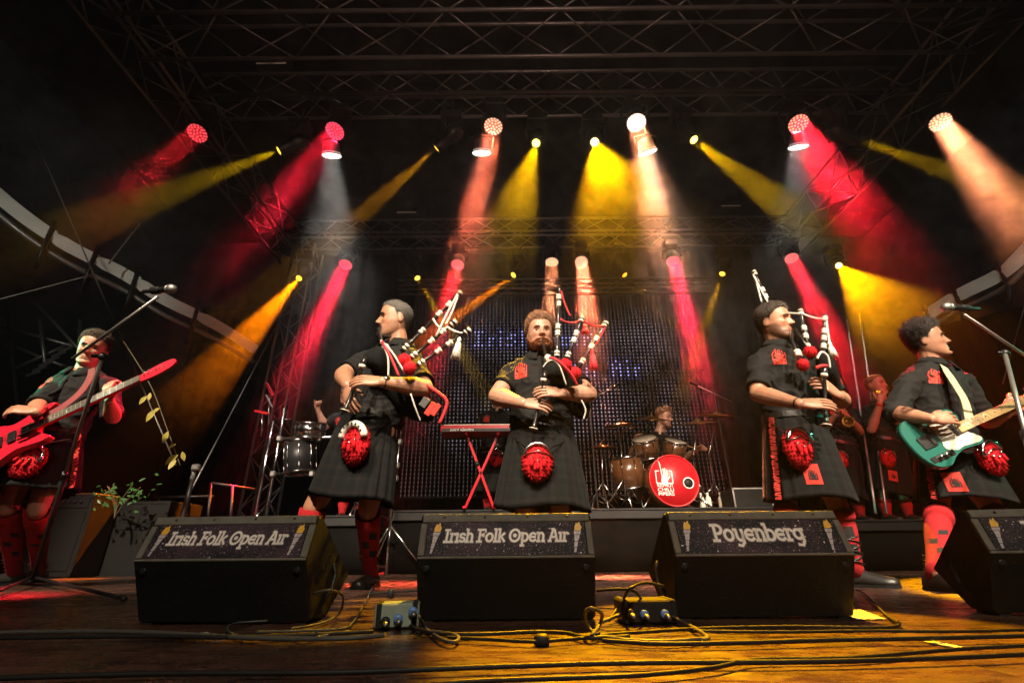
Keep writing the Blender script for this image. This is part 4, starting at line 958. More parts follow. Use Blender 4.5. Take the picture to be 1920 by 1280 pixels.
# 5 guitarist with the green guitar
j5 = J(3.16, head=(1736, 642), neck=(1750, 686, 0.03), shA=(1706, 716, -0.02), shB=(1806, 718, 0.05), pel=(1776, 856), ftA=(1768, 1108), ftB=(1880, 1112), knA=(1760, 958), knB=(1868, 962), face=(0.80, -0.58, 0.07), up=(-0.10, 0, 1))
limbs(j5, (1676, 774, -1, 1752, 784, -1), (1848, 790, -1, 1886, 775, -1), ua=.28, fa=.29)
j5['elA'] = at(1676, 774, 3.02); j5['wrA'] = at(1748, 786, 2.83)
j5['tdB'] = (0.6, -0.8, 0)
person('man in black shirt and kilt at the far left, playing a red guitar', j1, bulk=1.08, hair='hair_brown', hairstyle='short', beard=None, sleeve=0.98, skin='skin',
       hands={'A': dict(d=(-0.75, -0.45, 0.05), n=(0.0, 0.75, -0.65), ts=-1, curl=(0.5, 0.6, 0.5)), 'B': dict(d=(-0.25, -0.25, 0.9), n=(0.2, 0.9, 0.35), ts=-1, curl=(0.6, 0.8, 0.6))},
       kilt=dict(waist=at(96, 818, 3.45), hem=at(58, 925, 3.42), h=(0.27, 0.20), fringe=1), spor=dict(c=at(50, 862, 3.2), r=0.10, up=(0.55, 0, 1)))
person('piper seen in profile facing left, with greying hair, left of centre', j2, hair='hair_grey', hairstyle='crop', beard='goatee', beardcol='hair_grey', bulk=1.12, brow='hair_dark', sleeve=0.80,
       hands={'A': dict(d=(0.30, -0.25, -0.90), n=(0.55, 0.75, 0.0), ts=1, curl=(0.25, 0.35, 0.3)), 'B': dict(d=(-0.97, -0.18, 0.06), n=(-0.10, 0.80, -0.58), ts=-1, curl=(0.25, 0.35, 0.3))},
       bands=(('B', 'watch'),), kilt=dict(waist=at(694, 784, 2.93), hem=at(655, 938, 2.93), h=(0.275, 0.215)), spor=dict(c=at(641, 822, 2.6), r=0.102, white=True, f=(-0.45, -0.9, 0), up=(0.05, 0, 1)), emblem=False)
person('stocky piper with ginger beard at the centre, facing the camera', j3, hair='hair_sand', hairstyle='quiff', beard='full', beardcol='hair_ginger', brow='hair_sand', skin='skin_fair', sleeve=0.62, bulk=1.18,
       hands={'A': dict(d=(0.93, -0.25, -0.12), n=(0.10, 0.85, -0.5), ts=1, curl=(0.25, 0.4, 0.3)), 'B': dict(d=(-0.95, -0.22, 0.10), n=(-0.1, 0.85, -0.5), ts=-1, curl=(0.25, 0.4, 0.3))},
       bands=(('A', 'thin'), ('B', 'white')), kilt=dict(waist=at(1016, 806, 3.15), hem=at(1016, 956, 3.15), w=(0.205, 0.155), h=(0.292, 0.23)), spor=dict(c=at(1008, 864, 2.9), r=0.100))
person('tall piper with dark hair right of centre, looking to the right', j4, hair='hair_dark', hairstyle='short', beard='stubble', bulk=1.07, sleeve=0.80,
       hands={'A': dict(d=(0.96, -0.22, -0.05), n=(0.1, 0.8, -0.6), ts=1, curl=(0.12, 0.25, 0.2)), 'B': dict(d=(-0.75, -0.35, 0.50), n=(-0.5, 0.8, -0.1), ts=-1, curl=(0.4, 0.5, 0.4))},
       bands=(('A', 'thin'),), kilt=dict(waist=at(1488, 790, 3.0), hem=at(1522, 942, 3.0), h=(0.275, 0.21), patch=(-0.10, 0.72), fringe=-1), spor=dict(c=at(1521, 832, 2.7), r=0.102))
person('curly haired man at the right with head tilted back, playing a green guitar', j5, hair='hair_dark', hairstyle='curly', bulk=1.08, beard=None, sleeve=1.02,
       hands={'A': dict(d=(0.95, -0.12, 0.08), n=(0.05, 0.9, -0.35), ts=1, curl=(0.45, 0.6, 0.4)), 'B': dict(d=(0.45, -0.35, 0.60), n=(0.55, 0.6, 0.3), ts=-1, curl=(0.7, 0.9, 0.6))},
       kilt=dict(waist=at(1778, 836, 3.16), hem=at(1812, 942, 3.16), h=(0.29, 0.215), patch=(-0.17, 0.72), fringe=-1), spor=dict(c=at(1868, 856, 2.9), r=0.09, up=(-0.35, 0, 1)))
# ---------------------------------------------------------------- bagpipes, guitars, microphones
M['wood_black'] = mat('blackwood', (0.014, 0.011, 0.010), 0.28, 0, var=0.3, scale=20, coat=0.4)
M['ivory'] = mat('ivory_mount', (0.76, 0.70, 0.56), 0.25, 0, var=0.1, coat=0.3)
M['velvet'] = mat('black_velvet', (0.008, 0.0085, 0.008), 0.9, 0, var=0.3, scale=20, spec=0.1)
M['teal'] = mat('teal_lacquer', (0.018, 0.125, 0.098), 0.22, 0, var=0.12, scale=5, coat=0.6)
M['maple'] = mat('maple', (0.58, 0.36, 0.13), 0.35, 0, var=0.2, scale=4, stretch=(1, 8, 8), coat=0.3)
M['guard'] = mat('cream_pickguard', (0.66, 0.62, 0.50), 0.35, 0, var=0.1)
M['fretboard'] = mat('pale_fretboard', (0.13, 0.12, 0.09), 0.45, 0, var=0.25, scale=20)
M['red_gloss'] = mat('red_guitar_lacquer', (0.50, 0.012, 0.03), 0.25, 0, var=0.12, scale=5, coat=0.6)
M['strap'] = mat('beige_strap', (0.52, 0.45, 0.28), 0.85, 0, var=0.2, scale=40, bump=0.3, bscale=200)
M['string'] = mat('steel_string', (0.6, 0.58, 0.54), 0.3, 1.0, var=0)
M['strap_red'] = mat('red_strap', (0.16, 0.007, 0.010), 0.7, 0, var=0.2, scale=30)
def drone(parent, base, tip, n_mounts, lens=1.0):
    base, tip = V(base), V(tip); ax = (tip-base); L = ax.length; ax.normalize(); d = MB()
    d.lathe([(0.015, 0), (0.015, L*0.16), (0.011, L*0.18), (0.011, L*0.50), (0.014, L*0.52), (0.014, L*0.62), (0.010, L*0.64), (0.010, L*0.9), (0.018, L*0.92), (0.019, L*0.975), (0.012, L)], base, ax, 12)
    o = d.build('drone', M['wood_black'], parent)
    for t in n_mounts:
        m_ = MB(); m_.lathe([(0.012, -0.020), (0.0165, -0.018), (0.019, -0.010), (0.0145, -0.004), (0.0145, 0.004), (0.0195, 0.008), (0.0175, 0.018), (0.012, 0.021)], base+ax*L*t, ax, 12); m_.build('mount', M['ivory'], o)
    return o
def tassel(parent, p, col, L=0.16, dirn=(0, 0, -1)):
    p = V(p); d = V(dirn).normalized(); m_ = MB()
    m_.lathe([(0.006, 0), (0.013, 0.012), (0.013, 0.024), (0.009, 0.03), (0.014, 0.04), (0.021, L*0.6), (0.025, L), (0.002, L+0.002)], p, d, 12)
    for k in range(16):
        a = 2*PI*k/16; x = d.orthogonal().normalized(); y = d.cross(x)
        m_.tube([p+d*0.04+(x*math.cos(a)+y*math.sin(a))*0.013, p+d*(L+0.006*(k % 3))+(x*math.cos(a)+y*math.sin(a))*0.026], 0.0028, 4)
    return m_.build('tassel', M[col], parent)
def sag(a, b, dz, k=10):
    a, b = V(a), V(b); return [a+(b-a)*(i/k)-V((0, 0, dz*4*(i/k)*(1-i/k))) for i in range(k+1)]
def bagpipe(label, bagpts, bagr, drones, cordcol, ruffs, blow, chanter, tas, piping, ruffcol='fur', flat=None, cords=(), extra=()):
    o = thing('bagpipes', label, 'bagpipes', tuple(bagpts[0]), 0, 'bagpipes of the three pipers')
    sp = spline(bagpts, 5); n = len(sp); rr = [np.interp(i/(n-1), np.linspace(0, 1, len(bagr)), bagr) for i in range(n)]
    b = MB(); b.tube(sp, [float(x) for x in rr], 20)
    for i, p in enumerate(b.v):
        q = V(p); q += V((1, 1, 1))*0.010*mnoise.noise(q*9); b.v[i] = tuple(q)
    bag = b.build('bag', M['velvet'], o)
    for pts, col, r in piping:
        p_ = MB(); p_.tube(spline(pts, 6), r, 6); p_.build('piping', M[col], bag)
    for c, r in ruffs:
        q = MB(); q.ball(c, r, 14, 10)
        rnd = random.Random(3); spikes(q, [V(v) for v in q.v[::1]], [(V(v)-V(c)).normalized() for v in q.v], 0.012, 0.005, rnd); q.build('stock_cover', M[ruffcol], bag)
    for base, tip, mts in drones: drone(o, base, tip, mts)
    for a, bb, dz in cords:
        cm = MB(); cm.tube(sag(a, bb, dz), [0.0055+0.0015*(i % 2) for i in range(11)], 6); cm.build('cord', M[cordcol], o)
    for p, d, L in tas: tassel(o, p, cordcol, L, d)
    if blow:
        bm_ = MB(); bm_.tube(spline(blow, 4), [0.007]+[0.0105]*(len(spline(blow, 4))-1), 10); bp_ = bm_.build('blowpipe', M['wood_black'], o)
        e = V(blow[-1]); dd = (V(blow[-1])-V(blow[-2])).normalized(); mm = MB()
        mm.lathe([(0.012, -0.05), (0.022, -0.045), (0.024, -0.03), (0.015, -0.024), (0.021, -0.016), (0.022, 0.0), (0.012, 0.004)], e, dd, 12); mm.build('mount', M['ivory'], bp_)
    if chanter:
        a, c = V(chanter[0]), V(chanter[1]); ax = (c-a); L = ax.length; ax.normalize(); ch = MB()
        ch.lathe([(0.017, -0.03), (0.018, 0.02), (0.010, 0.035), (0.0115, L*0.9), (0.020, L*0.955), (0.026, L*0.97), (0.024, L)], a, ax, 12); co = ch.build('chanter', M['wood_black'], o)
        mm = MB(); mm.lathe([(0.014, 0.018), (0.020, 0.02), (0.020, 0.034), (0.012, 0.04)], a, ax, 12); mm.lathe([(0.024, L*0.962), (0.029, L*0.968), (0.029, L*0.978), (0.024, L*0.982)], a, ax, 12); mm.build('mount', M['ivory'], co)
    return o
# piper in profile: three drones slant up to the right, white cords
A = lambda u, v, y: at(u, v, y)
bp2 = bagpipe('bagpipes with white cords and tassel, held by the piper in profile', [A(684, 684, 2.66), A(706, 676, 2.68), A(736, 700, 2.78), A(768, 748, 2.84), A(794, 770, 2.84), A(812, 780, 2.84)], [0.03, 0.085, 0.105, 0.10, 0.075, 0.035],
        [(A(752, 660, 2.66), A(866, 546, 2.62), (0.08, 0.34, 0.62, 0.78, 0.95)), (A(766, 674, 2.64), A(855, 602, 2.60), (0.12, 0.48, 0.72, 0.95)), (A(778, 688, 2.62), A(882, 617, 2.58), (0.12, 0.42, 0.62, 0.95))], 'white_cord',
        [(A(758, 676, 2.57), 0.036), (A(768, 690, 2.55), 0.036)],
        [j2['mouth'], A(716, 640, 2.74), A(726, 656, 2.68)], (A(682, 678, 2.60), A(646, 772, 2.60)),
        [(A(862, 632, 2.58), (-0.15, 0, -1), 0.13)],
        [([A(714, 640, 2.58), A(727, 668, 2.55), A(728, 705, 2.55)], 'white_cord', 0.0055), ([A(714, 638, 2.57), A(735, 660, 2.55), A(760, 700, 2.55)], 'white_cord', 0.0055), ([A(716, 640, 2.56), A(732, 668, 2.54), A(748, 705, 2.54)], 'red_cord', 0.008),
         ([A(770, 738, 2.59), A(779, 765, 2.62), A(788, 788, 2.66)], 'white_cord', 0.005), ([A(800, 722, 2.66), A(820, 735, 2.66), A(838, 755, 2.68), A(824, 794, 2.7)], 'red_cord', 0.011)],
        cords=[(A(858, 556, 2.61), A(835, 608, 2.59), 0.02), (A(812, 597, 2.61), A(838, 614, 2.60), 0.03), (A(838, 612, 2.60), A(868, 624, 2.58), 0.01), (A(857, 553, 2.60), A(818, 630, 2.59), -0.01)])
gc = [c for c in bp2.children if c.name.startswith('bag')][0]
for (u, v, c, w_, h_) in ((796, 754, 'cable_grey', 0.045, 0.06), (807, 766, 'red_cloth', 0.035, 0.085), (817, 768, 'red_cloth', 0.03, 0.075)):
    q = MB(); q.box(A(u, v, 2.655), (w_, 0.008, h_), Matrix.Rotation(math.radians(32), 3, 'Y'), bev=0.003); q.build('patch', M[c], gc)
# centre piper: red cords
bagpipe('bagpipes with red cords, held by the bearded piper at the centre', [A(1024, 698, 2.84), A(1040, 696, 2.90), A(1060, 708, 3.0), A(1078, 738, 3.05), A(1088, 766, 3.06), A(1092, 784, 3.06)], [0.03, 0.07, 0.085, 0.085, 0.07, 0.03],
        [(A(1044, 672, 2.82), A(1049, 538, 2.9), (0.06, 0.33, 0.42, 0.74, 0.84)), (A(1062, 674, 2.80), A(1092, 595, 2.86), (0.10, 0.44, 0.60, 0.95)), (A(1084, 690, 2.82), A(1137, 604, 2.90), (0.14, 0.45, 0.62, 0.95))], 'red_cord',
        [(A(1060, 684, 2.74), 0.036), (A(1078, 700, 2.76), 0.036)],
        [j3['mouth'], A(1022, 660, 2.90), A(1030, 676, 2.84)], (A(1021, 704, 2.84), A(1000, 806, 2.87)),
        [(A(1110, 655, 2.84), (0.02, 0, -1), 0.13), (A(1096, 608, 2.83), (0, 0, -1), 0.06)],
        [([A(1018, 688, 2.72), A(1032, 675, 2.70), A(1048, 684, 2.70), A(1062, 722, 2.74)], 'white_cord', 0.0055), ([A(1030, 670, 2.70), A(1046, 676, 2.69), A(1070, 700, 2.72), A(1082, 722, 2.76)], 'red_cord', 0.010),
         ([A(1090, 750, 2.86), A(1098, 768, 2.88), A(1094, 785, 2.9)], 'white_cord', 0.005)],
        cords=[(A(1052, 545, 2.88), A(1070, 592, 2.87), 0.03), (A(1046, 594, 2.86), A(1088, 600, 2.85), 0.03), (A(1092, 600, 2.85), A(1134, 610, 2.88), 0.02), (A(1134, 614, 2.88), A(1112, 650, 2.86), 0.01)])
# tall piper: one pipe behind the head, two upright at the right
bagpipe('bagpipes with white cords and tassel, held upright by the tall piper', [A(1538, 668, 2.74), A(1546, 678, 2.74), A(1552, 700, 2.76), A(1558, 726, 2.84), A(1560, 746, 2.9)], [0.035, 0.05, 0.055, 0.055, 0.035],
        [(A(1452, 590, 3.16), A(1413, 508, 3.22), (0.40, 0.55, 0.95)), (A(1519, 672, 2.82), A(1500, 578, 2.92), (0.22, 0.42, 0.58, 0.92)), (A(1543, 672, 2.80), A(1547, 590, 2.86), (0.26, 0.44, 0.60, 0.90))], 'white_cord',
        [(A(1519, 660, 2.72), 0.034), (A(1505, 684, 2.70), 0.032)],
        [j4['mouth'], A(1484, 636, 2.80), A(1498, 668, 2.74)], (A(1545, 695, 2.67), A(1549, 800, 2.67)),
        [(A(1554, 640, 2.80), (0.02, 0, -1), 0.10)],
        [([A(1532, 672, 2.66), A(1540, 660, 2.66), A(1552, 668, 2.66), A(1556, 690, 2.68)], 'white_cord', 0.007), ([A(1530, 690, 2.665), A(1540, 686, 2.655), A(1550, 686, 2.66)], 'red_cord', 0.012)],
        cords=[(A(1465, 586, 3.06), A(1500, 588, 2.90), 0.0), (A(1501, 586, 2.9), A(1546, 597, 2.86), 0.015), (A(1550, 600, 2.85), A(1556, 645, 2.81), -0.01), (A(1416, 520, 3.2), A(1428, 566, 3.17), 0.01), (A(1412, 515, 3.2), A(1440, 568, 3.16), 0.0)])
mm = MB(); mm.tube([j4['mouth']+V((0.02, 0, 0.0)), A(1512, 650, 2.76)], 0.009, 8); mm.build('drone', M['wood_black'], [x for x in bpy.data.objects if x.name.startswith('bagpipes')][-1])
# ---- guitars: outlines in the guitar's own plane (x along the neck, y to the upper side)
def smooth_outline(pts, k=5):
    pts = [V((a, b, 0)) for a, b in pts]; n = len(pts); out = []
    for i in range(n):
        p0, p1, p2, p3 = pts[i-1], pts[i], pts[(i+1) % n], pts[(i+2) % n]
        for q in range(k):
            t = q/k; p = 0.5*((2*p1)+(p2-p0)*t+(2*p0-5*p1+4*p2-p3)*t*t+(3*p1-p0-3*p2+p3)*t*t*t); out.append((p.x, p.y))
    return out
def guitar(name, label, o, ex, nrm, sc, body, bodymat, guard, necklen, neckmat, fretmat, head, headmat, extras, strap, strapmat, frets=20):
    o, ex = V(o), V(ex).normalized(); nz = V(nrm); nz = (nz-ex*nz.dot(ex)).normalized(); ey = nz.cross(ex).normalized()
    g = thing(name, label, 'guitar', tuple(o))
    W = lambda a, b, c=0.0: o+ex*a*sc+ey*b*sc+nz*c*sc
    def pl(out, z, dep, mname, nm, par, bev=0.0):
        m_ = MB(); out = [(a*sc, b*sc) for a, b in out]
        if bev:
            cx = sum(a for a, b in out)/len(out); cyy = sum(b for a, b in out)/len(out)
            ins = [(cx+(a-cx)*(1-bev), cyy+(b-cyy)*(1-bev)) for a, b in out]
            lv = lambda O, zz: [o+ex*a+ey*b+nz*zz*sc for a, b in O]
            m_.rings([lv(ins, z), lv(out, z-0.008), lv(out, z-dep+0.008), lv(ins, z-dep)], smooth=False)
        else: m_.prism(out, o+nz*z*sc, ex, ey, dep*sc)
        return m_.build(nm, M[mname], par)
    bo = pl(smooth_outline(body), 0.0, 0.045, bodymat, 'body', g, 0.025)
    if guard: pl(smooth_outline(guard, 4), 0.003, 0.0026, 'guard', 'pickguard', bo)
    n0 = 0.14; n1 = n0+necklen
    nm = MB(); nm.rings([[W(x, -hw, 0.012), W(x, hw, 0.012), W(x, hw*0.8, -0.008), W(x, 0, -0.016), W(x, -hw*0.8, -0.008)] for x, hw in ((n0-0.03, .028), (n1, .0215))], smooth=False)
    nk_ = nm.build('neck', M[neckmat], g)
    fb = MB(); fb.rings([[W(x, -hw, 0.0125), W(x, hw, 0.0125), W(x, hw, 0.018), W(x, -hw, 0.018)] for x, hw in ((n0-0.045, .0285), (n1, .0215))], smooth=False)
    fo = fb.build('fretboard', M[fretmat], nk_)
    fr = MB(); full = necklen*1.42
    for k in range(1, frets+1):
        x = n1-full*(1-2**(-k/12.0))
        if x > n0-0.04: fr.tube([W(x, -.026, 0.0185), W(x, .026, 0.0185)], 0.0016*sc, 5)
    fr.build('frets', M['string'], fo)
    dt = MB()
    for k in (3, 5, 7, 9, 12, 15):
        x = n1-full*(1-2**(-(k-0.5)/12.0))
        if x > n0-0.03: dt.lathe([(0.005*sc, 0), (0.005*sc, 0.0008)], W(x, 0, 0.0182), nz, 8)
    dt.build('inlays', M['plastic'], fo)
    ho = pl(smooth_outline([(n1+a, b) for a, b in head], 4), 0.010, 0.016, headmat, 'headstock', g)
    pg = MB()
    for k in range(6): pg.tube([W(n1+0.03+0.024*k, 0.028, 0.0), W(n1+0.03+0.024*k, 0.060, 0.002)], 0.006*sc, 6); pg.lathe([(0.005*sc, 0), (0.004*sc, 0.016*sc)], W(n1+0.03+0.024*k, 0.006, 0.01), nz, 8)
    pg.build('tuning_pegs', M['chrome'], ho)
    st = MB()
    for k in range(6): st.tube([W(-0.115, -0.026+0.0104*k, 0.016), W(n1+0.01, -0.018+0.0072*k, 0.0215)], 0.0011*sc, 4)
    st.build('strings', M['string'], g)
    for nm2, shape, c, sz, mt in extras:
        m_ = MB()
        if shape == 'box': m_.box(W(*c), [q*sc for q in sz], Matrix((ex, ey, nz)).transposed(), bev=0.002)
        elif shape == 'knob': m_.lathe([(sz[0]*sc, 0), (sz[0]*sc, sz[1]*sc), (sz[0]*0.8*sc, sz[1]*1.1*sc)], W(*c), nz, 12)
        m_.build(nm2, M[mt], bo)
    if strap:
        sp = spline(strap[0], 6); sw = strap[1]; m_ = MB(); rs = []
        for i, p in enumerate(sp):
            d = (sp[min(i+1, len(sp)-1)]-sp[max(i-1, 0)]).normalized(); toc = (V((0, 0, 0.9))-p).normalized(); toc = strap[2] if len(strap) > 2 else V((0, -1, 0.1)); s_ = d.cross(toc).normalized(); n_ = s_.cross(d)
            rs.append([p-s_*sw/2+n_*0.0, p+s_*sw/2, p+s_*sw/2-n_*0.004, p-s_*sw/2-n_*0.004])
        m_.rings(rs, smooth=False); m_.build('strap', M[strapmat], g)
    return g
TELE = [(-0.215, 0.02), (-0.20, 0.10), (-0.15, 0.148), (-0.08, 0.145), (-0.02, 0.112), (0.04, 0.110), (0.10, 0.128), (0.155, 0.118), (0.172, 0.075), (0.150, 0.034), (0.135, 0.0), (0.132, -0.030), (0.165, -0.060), (0.185, -0.095), (0.160, -0.118), (0.11, -0.118), (0.03, -0.112), (-0.04, -0.132), (-0.10, -0.160), (-0.17, -0.140), (-0.208, -0.07)]
go = A(1768, 815, 2.90)
gx = (A(1905, 756, 2.88)-go)
guitar('electric_guitar', 'teal green electric guitar with cream pickguard and maple neck at the right', go, gx, (0.05, -1.0, 0.25), 1.03, TELE, 'teal',
       [(-0.03, 0.03), (-0.02, 0.085), (0.05, 0.092), (0.12, 0.10), (0.145, 0.06), (0.135, 0.03), (0.135, -0.032), (0.158, -0.062), (0.175, -0.092), (0.14, -0.105), (0.05, -0.095), (0.0, -0.10), (-0.05, -0.07), (-0.035, -0.02)],
       0.47, 'maple', 'maple', [(-0.005, .022), (0.02, 0.03), (0.10, 0.034), (0.17, 0.030), (0.19, 0.0), (0.16, -0.026), (0.06, -0.020), (-0.005, -.022)], 'maple',
       [('bridge_plate', 'box', (-0.115, -0.002, 0.004), (0.085, 0.075, 0.008), 'chrome'), ('pickup', 'box', (-0.085, 0.0, 0.010), (0.022, 0.064, 0.012), 'plastic'), ('pickup', 'box', (0.075, 0.0, 0.010), (0.026, 0.066, 0.012), 'plastic'),
        ('control_plate', 'box', (-0.10, -0.100, 0.003), (0.15, 0.032, 0.005), 'chrome'), ('knob', 'knob', (-0.12, -0.100, 0.006), (0.012, 0.018), 'chrome'), ('knob', 'knob', (-0.085, -0.100, 0.006), (0.012, 0.018), 'chrome'), ('switch', 'knob', (-0.05, -0.100, 0.006), (0.004, 0.022), 'plastic')],
       ([A(1770, 686, 3.06), A(1776, 696, 3.0), A(1790, 718, 2.96), A(1810, 752, 2.92), A(1818, 788, 2.88)], 0.052, V((0.1, -1, 0.15))), 'strap')
SUPER = [(-0.23, 0.0), (-0.22, 0.09), (-0.16, 0.148), (-0.08, 0.14), (-0.01, 0.108), (0.06, 0.118), (0.13, 0.148), (0.215, 0.150), (0.235, 0.128), (0.18, 0.095), (0.145, 0.05), (0.135, 0.0), (0.14, -0.045), (0.18, -0.085), (0.205, -0.115), (0.17, -0.132), (0.09, -0.118), (0.02, -0.108), (-0.05, -0.130), (-0.13, -0.160), (-0.20, -0.120)]
bo_ = A(24, 820, 3.15); bx = A(258, 714, 3.18)-bo_
guitar('electric_guitar', 'red guitar with dark pickups and pale fretboard at the far left', bo_, bx, (0.10, -1.0, 0.35), 1.10, SUPER, 'red_gloss', None, 0.60, 'red_gloss', 'fretboard',
       [(-0.005, .022), (0.03, 0.034), (0.12, 0.048), (0.20, 0.046), (0.225, 0.020), (0.20, -0.012), (0.10, -0.03), (-0.005, -.022)], 'red_gloss',
       [('pickup', 'box', (-0.075, 0.0, 0.008), (0.042, 0.078, 0.012), 'plastic'), ('pickup', 'box', (0.0, 0.0, 0.008), (0.042, 0.078, 0.012), 'plastic'), ('pickup', 'box', (0.075, 0.0, 0.008), (0.042, 0.078, 0.012), 'plastic'),
        ('bridge', 'box', (-0.15, 0.0, 0.006), (0.05, 0.085, 0.012), 'chrome'), ('knob', 'knob', (-0.08, -0.10, 0.002), (0.012, 0.018), 'plastic'), ('knob', 'knob', (-0.13, -0.11, 0.002), (0.012, 0.018), 'plastic')],
       ([A(172, 690, 3.36), A(168, 708, 3.32), A(150, 735, 3.27), A(120, 760, 3.22), A(82, 782, 3.18)], 0.045, V((0.1, -1, 0.15))), 'strap_red', 22)
# ---- microphones on boom stands
def micstand(label, base, top, boom0, boom1, legs, coltop=0.006):
    base, top, b0, b1 = V(base), V(top), V(boom0), V(boom1)
    o = thing('microphone_stand', label, 'microphone stand', tuple(base))
    m_ = MB(); m_.tube([base+V((0,0,0.05)), base+(top-base)*0.55], 0.0145, 10); m_.build('lower_tube', M['black_metal'], o)
    m_ = MB(); m_.tube([base+(top-base)*0.53, top], 0.0105, 10); m_.build('upper_tube', M['steel'], o)
    m_ = MB(); m_.lathe([(0.014, -0.03), (0.019, -0.028), (0.019, 0.028), (0.014, 0.03)], base+(top-base)*0.55, top-base, 12); m_.build('clutch', M['black_metal'], o)
    m_ = MB(); m_.tube([b0, b1], 0.008, 8); m_.build('boom', M['steel'], o)
    m_ = MB(); m_.ball(top, 0.022, 10, 8); m_.tube([top+V((-0.05, -0.01, 0.0)), top+V((0.03, 0.01, 0.0))], 0.009, 8); m_.build('boom_clamp', M['black_metal'], o)
    m_ = MB(); m_.lathe([(0.032, -0.03), (0.036, 0.0), (0.030, 0.05), (0.018, 0.06)], base+V((0, 0, 0.05)), (0, 0, 1), 12); m_.build('hub', M['black_metal'], o)
    for e in legs:
        m_ = MB(); m_.tube([base+V((0, 0, 0.06)), V(e)+V((0, 0, 0.014))], 0.0095, 8); q = m_.build('leg', M['black_metal'], o)
        m_ = MB(); d = (V(e)-base).normalized(); m_.tube([V(e)-d*0.05+V((0, 0, 0.016)), V(e)+V((0, 0, 0.013))], 0.0125, 8); m_.build('rubber_foot', M['rubber'], q)
    return o
def mic(label, tip, tail):
    tip, tail = V(tip), V(tail); d = (tip-tail).normalized(); L = (tip-tail).length; o = thing('microphone', label, 'microphone', tuple(tip))
    m_ = MB(); m_.lathe([(0.008, 0), (0.0105, 0.004), (0.012, L*0.3), (0.019, L-0.055), (0.020, L-0.048)], tail, d, 14); m_.build('handle', M['black_metal'], o)
    m_ = MB(); m_.lathe([(0.020, 0), (0.0245, 0.004), (0.0245, 0.012), (0.020, 0.014)], tail+d*(L-0.05), d, 16); m_.build('collar_ring', M['steel'], o)
    m_ = MB(); m_.lathe([(0.018, 0), (0.0255, 0.010), (0.026, 0.024), (0.019, 0.042), (0.001, 0.049)], tail+d*(L-0.04), d, 16); m_.build('grille', M['alu'], o)
    m_ = MB(); m_.lathe([(0.019, -0.028), (0.021, -0.025), (0.021, 0.025), (0.019, 0.028)], tail+d*L*0.42, d, 12); m_.build('clip', M['rubber'], o)
    return o
bl = atz(56, 1098, 0)
micstand('black microphone stand with boom in front of the red guitar at the left', bl, A(192, 668, 2.45), A(136, 672, 2.42), A(296, 556, 2.30), [atz(232, 1128, 0), atz(-90, 1150, 0), atz(-20, 1080, 0)])
mic('silver ringed microphone on the left boom, above the red guitar', A(327, 541, 2.28), A(268, 547, 2.34))
br = atz(2010, 1150, 0)
micstand('microphone stand with boom coming in from the right edge', br, A(1884, 662, 2.55), A(1808, 590, 2.45), A(1990, 712, 2.72), [atz(2090, 1200, 0), atz(1960, 1100, 0), atz(2110, 1090, 0)])
mic('microphone with silver grille on the right boom beside the green guitar', A(1770, 576, 2.42), A(1836, 579, 2.48))
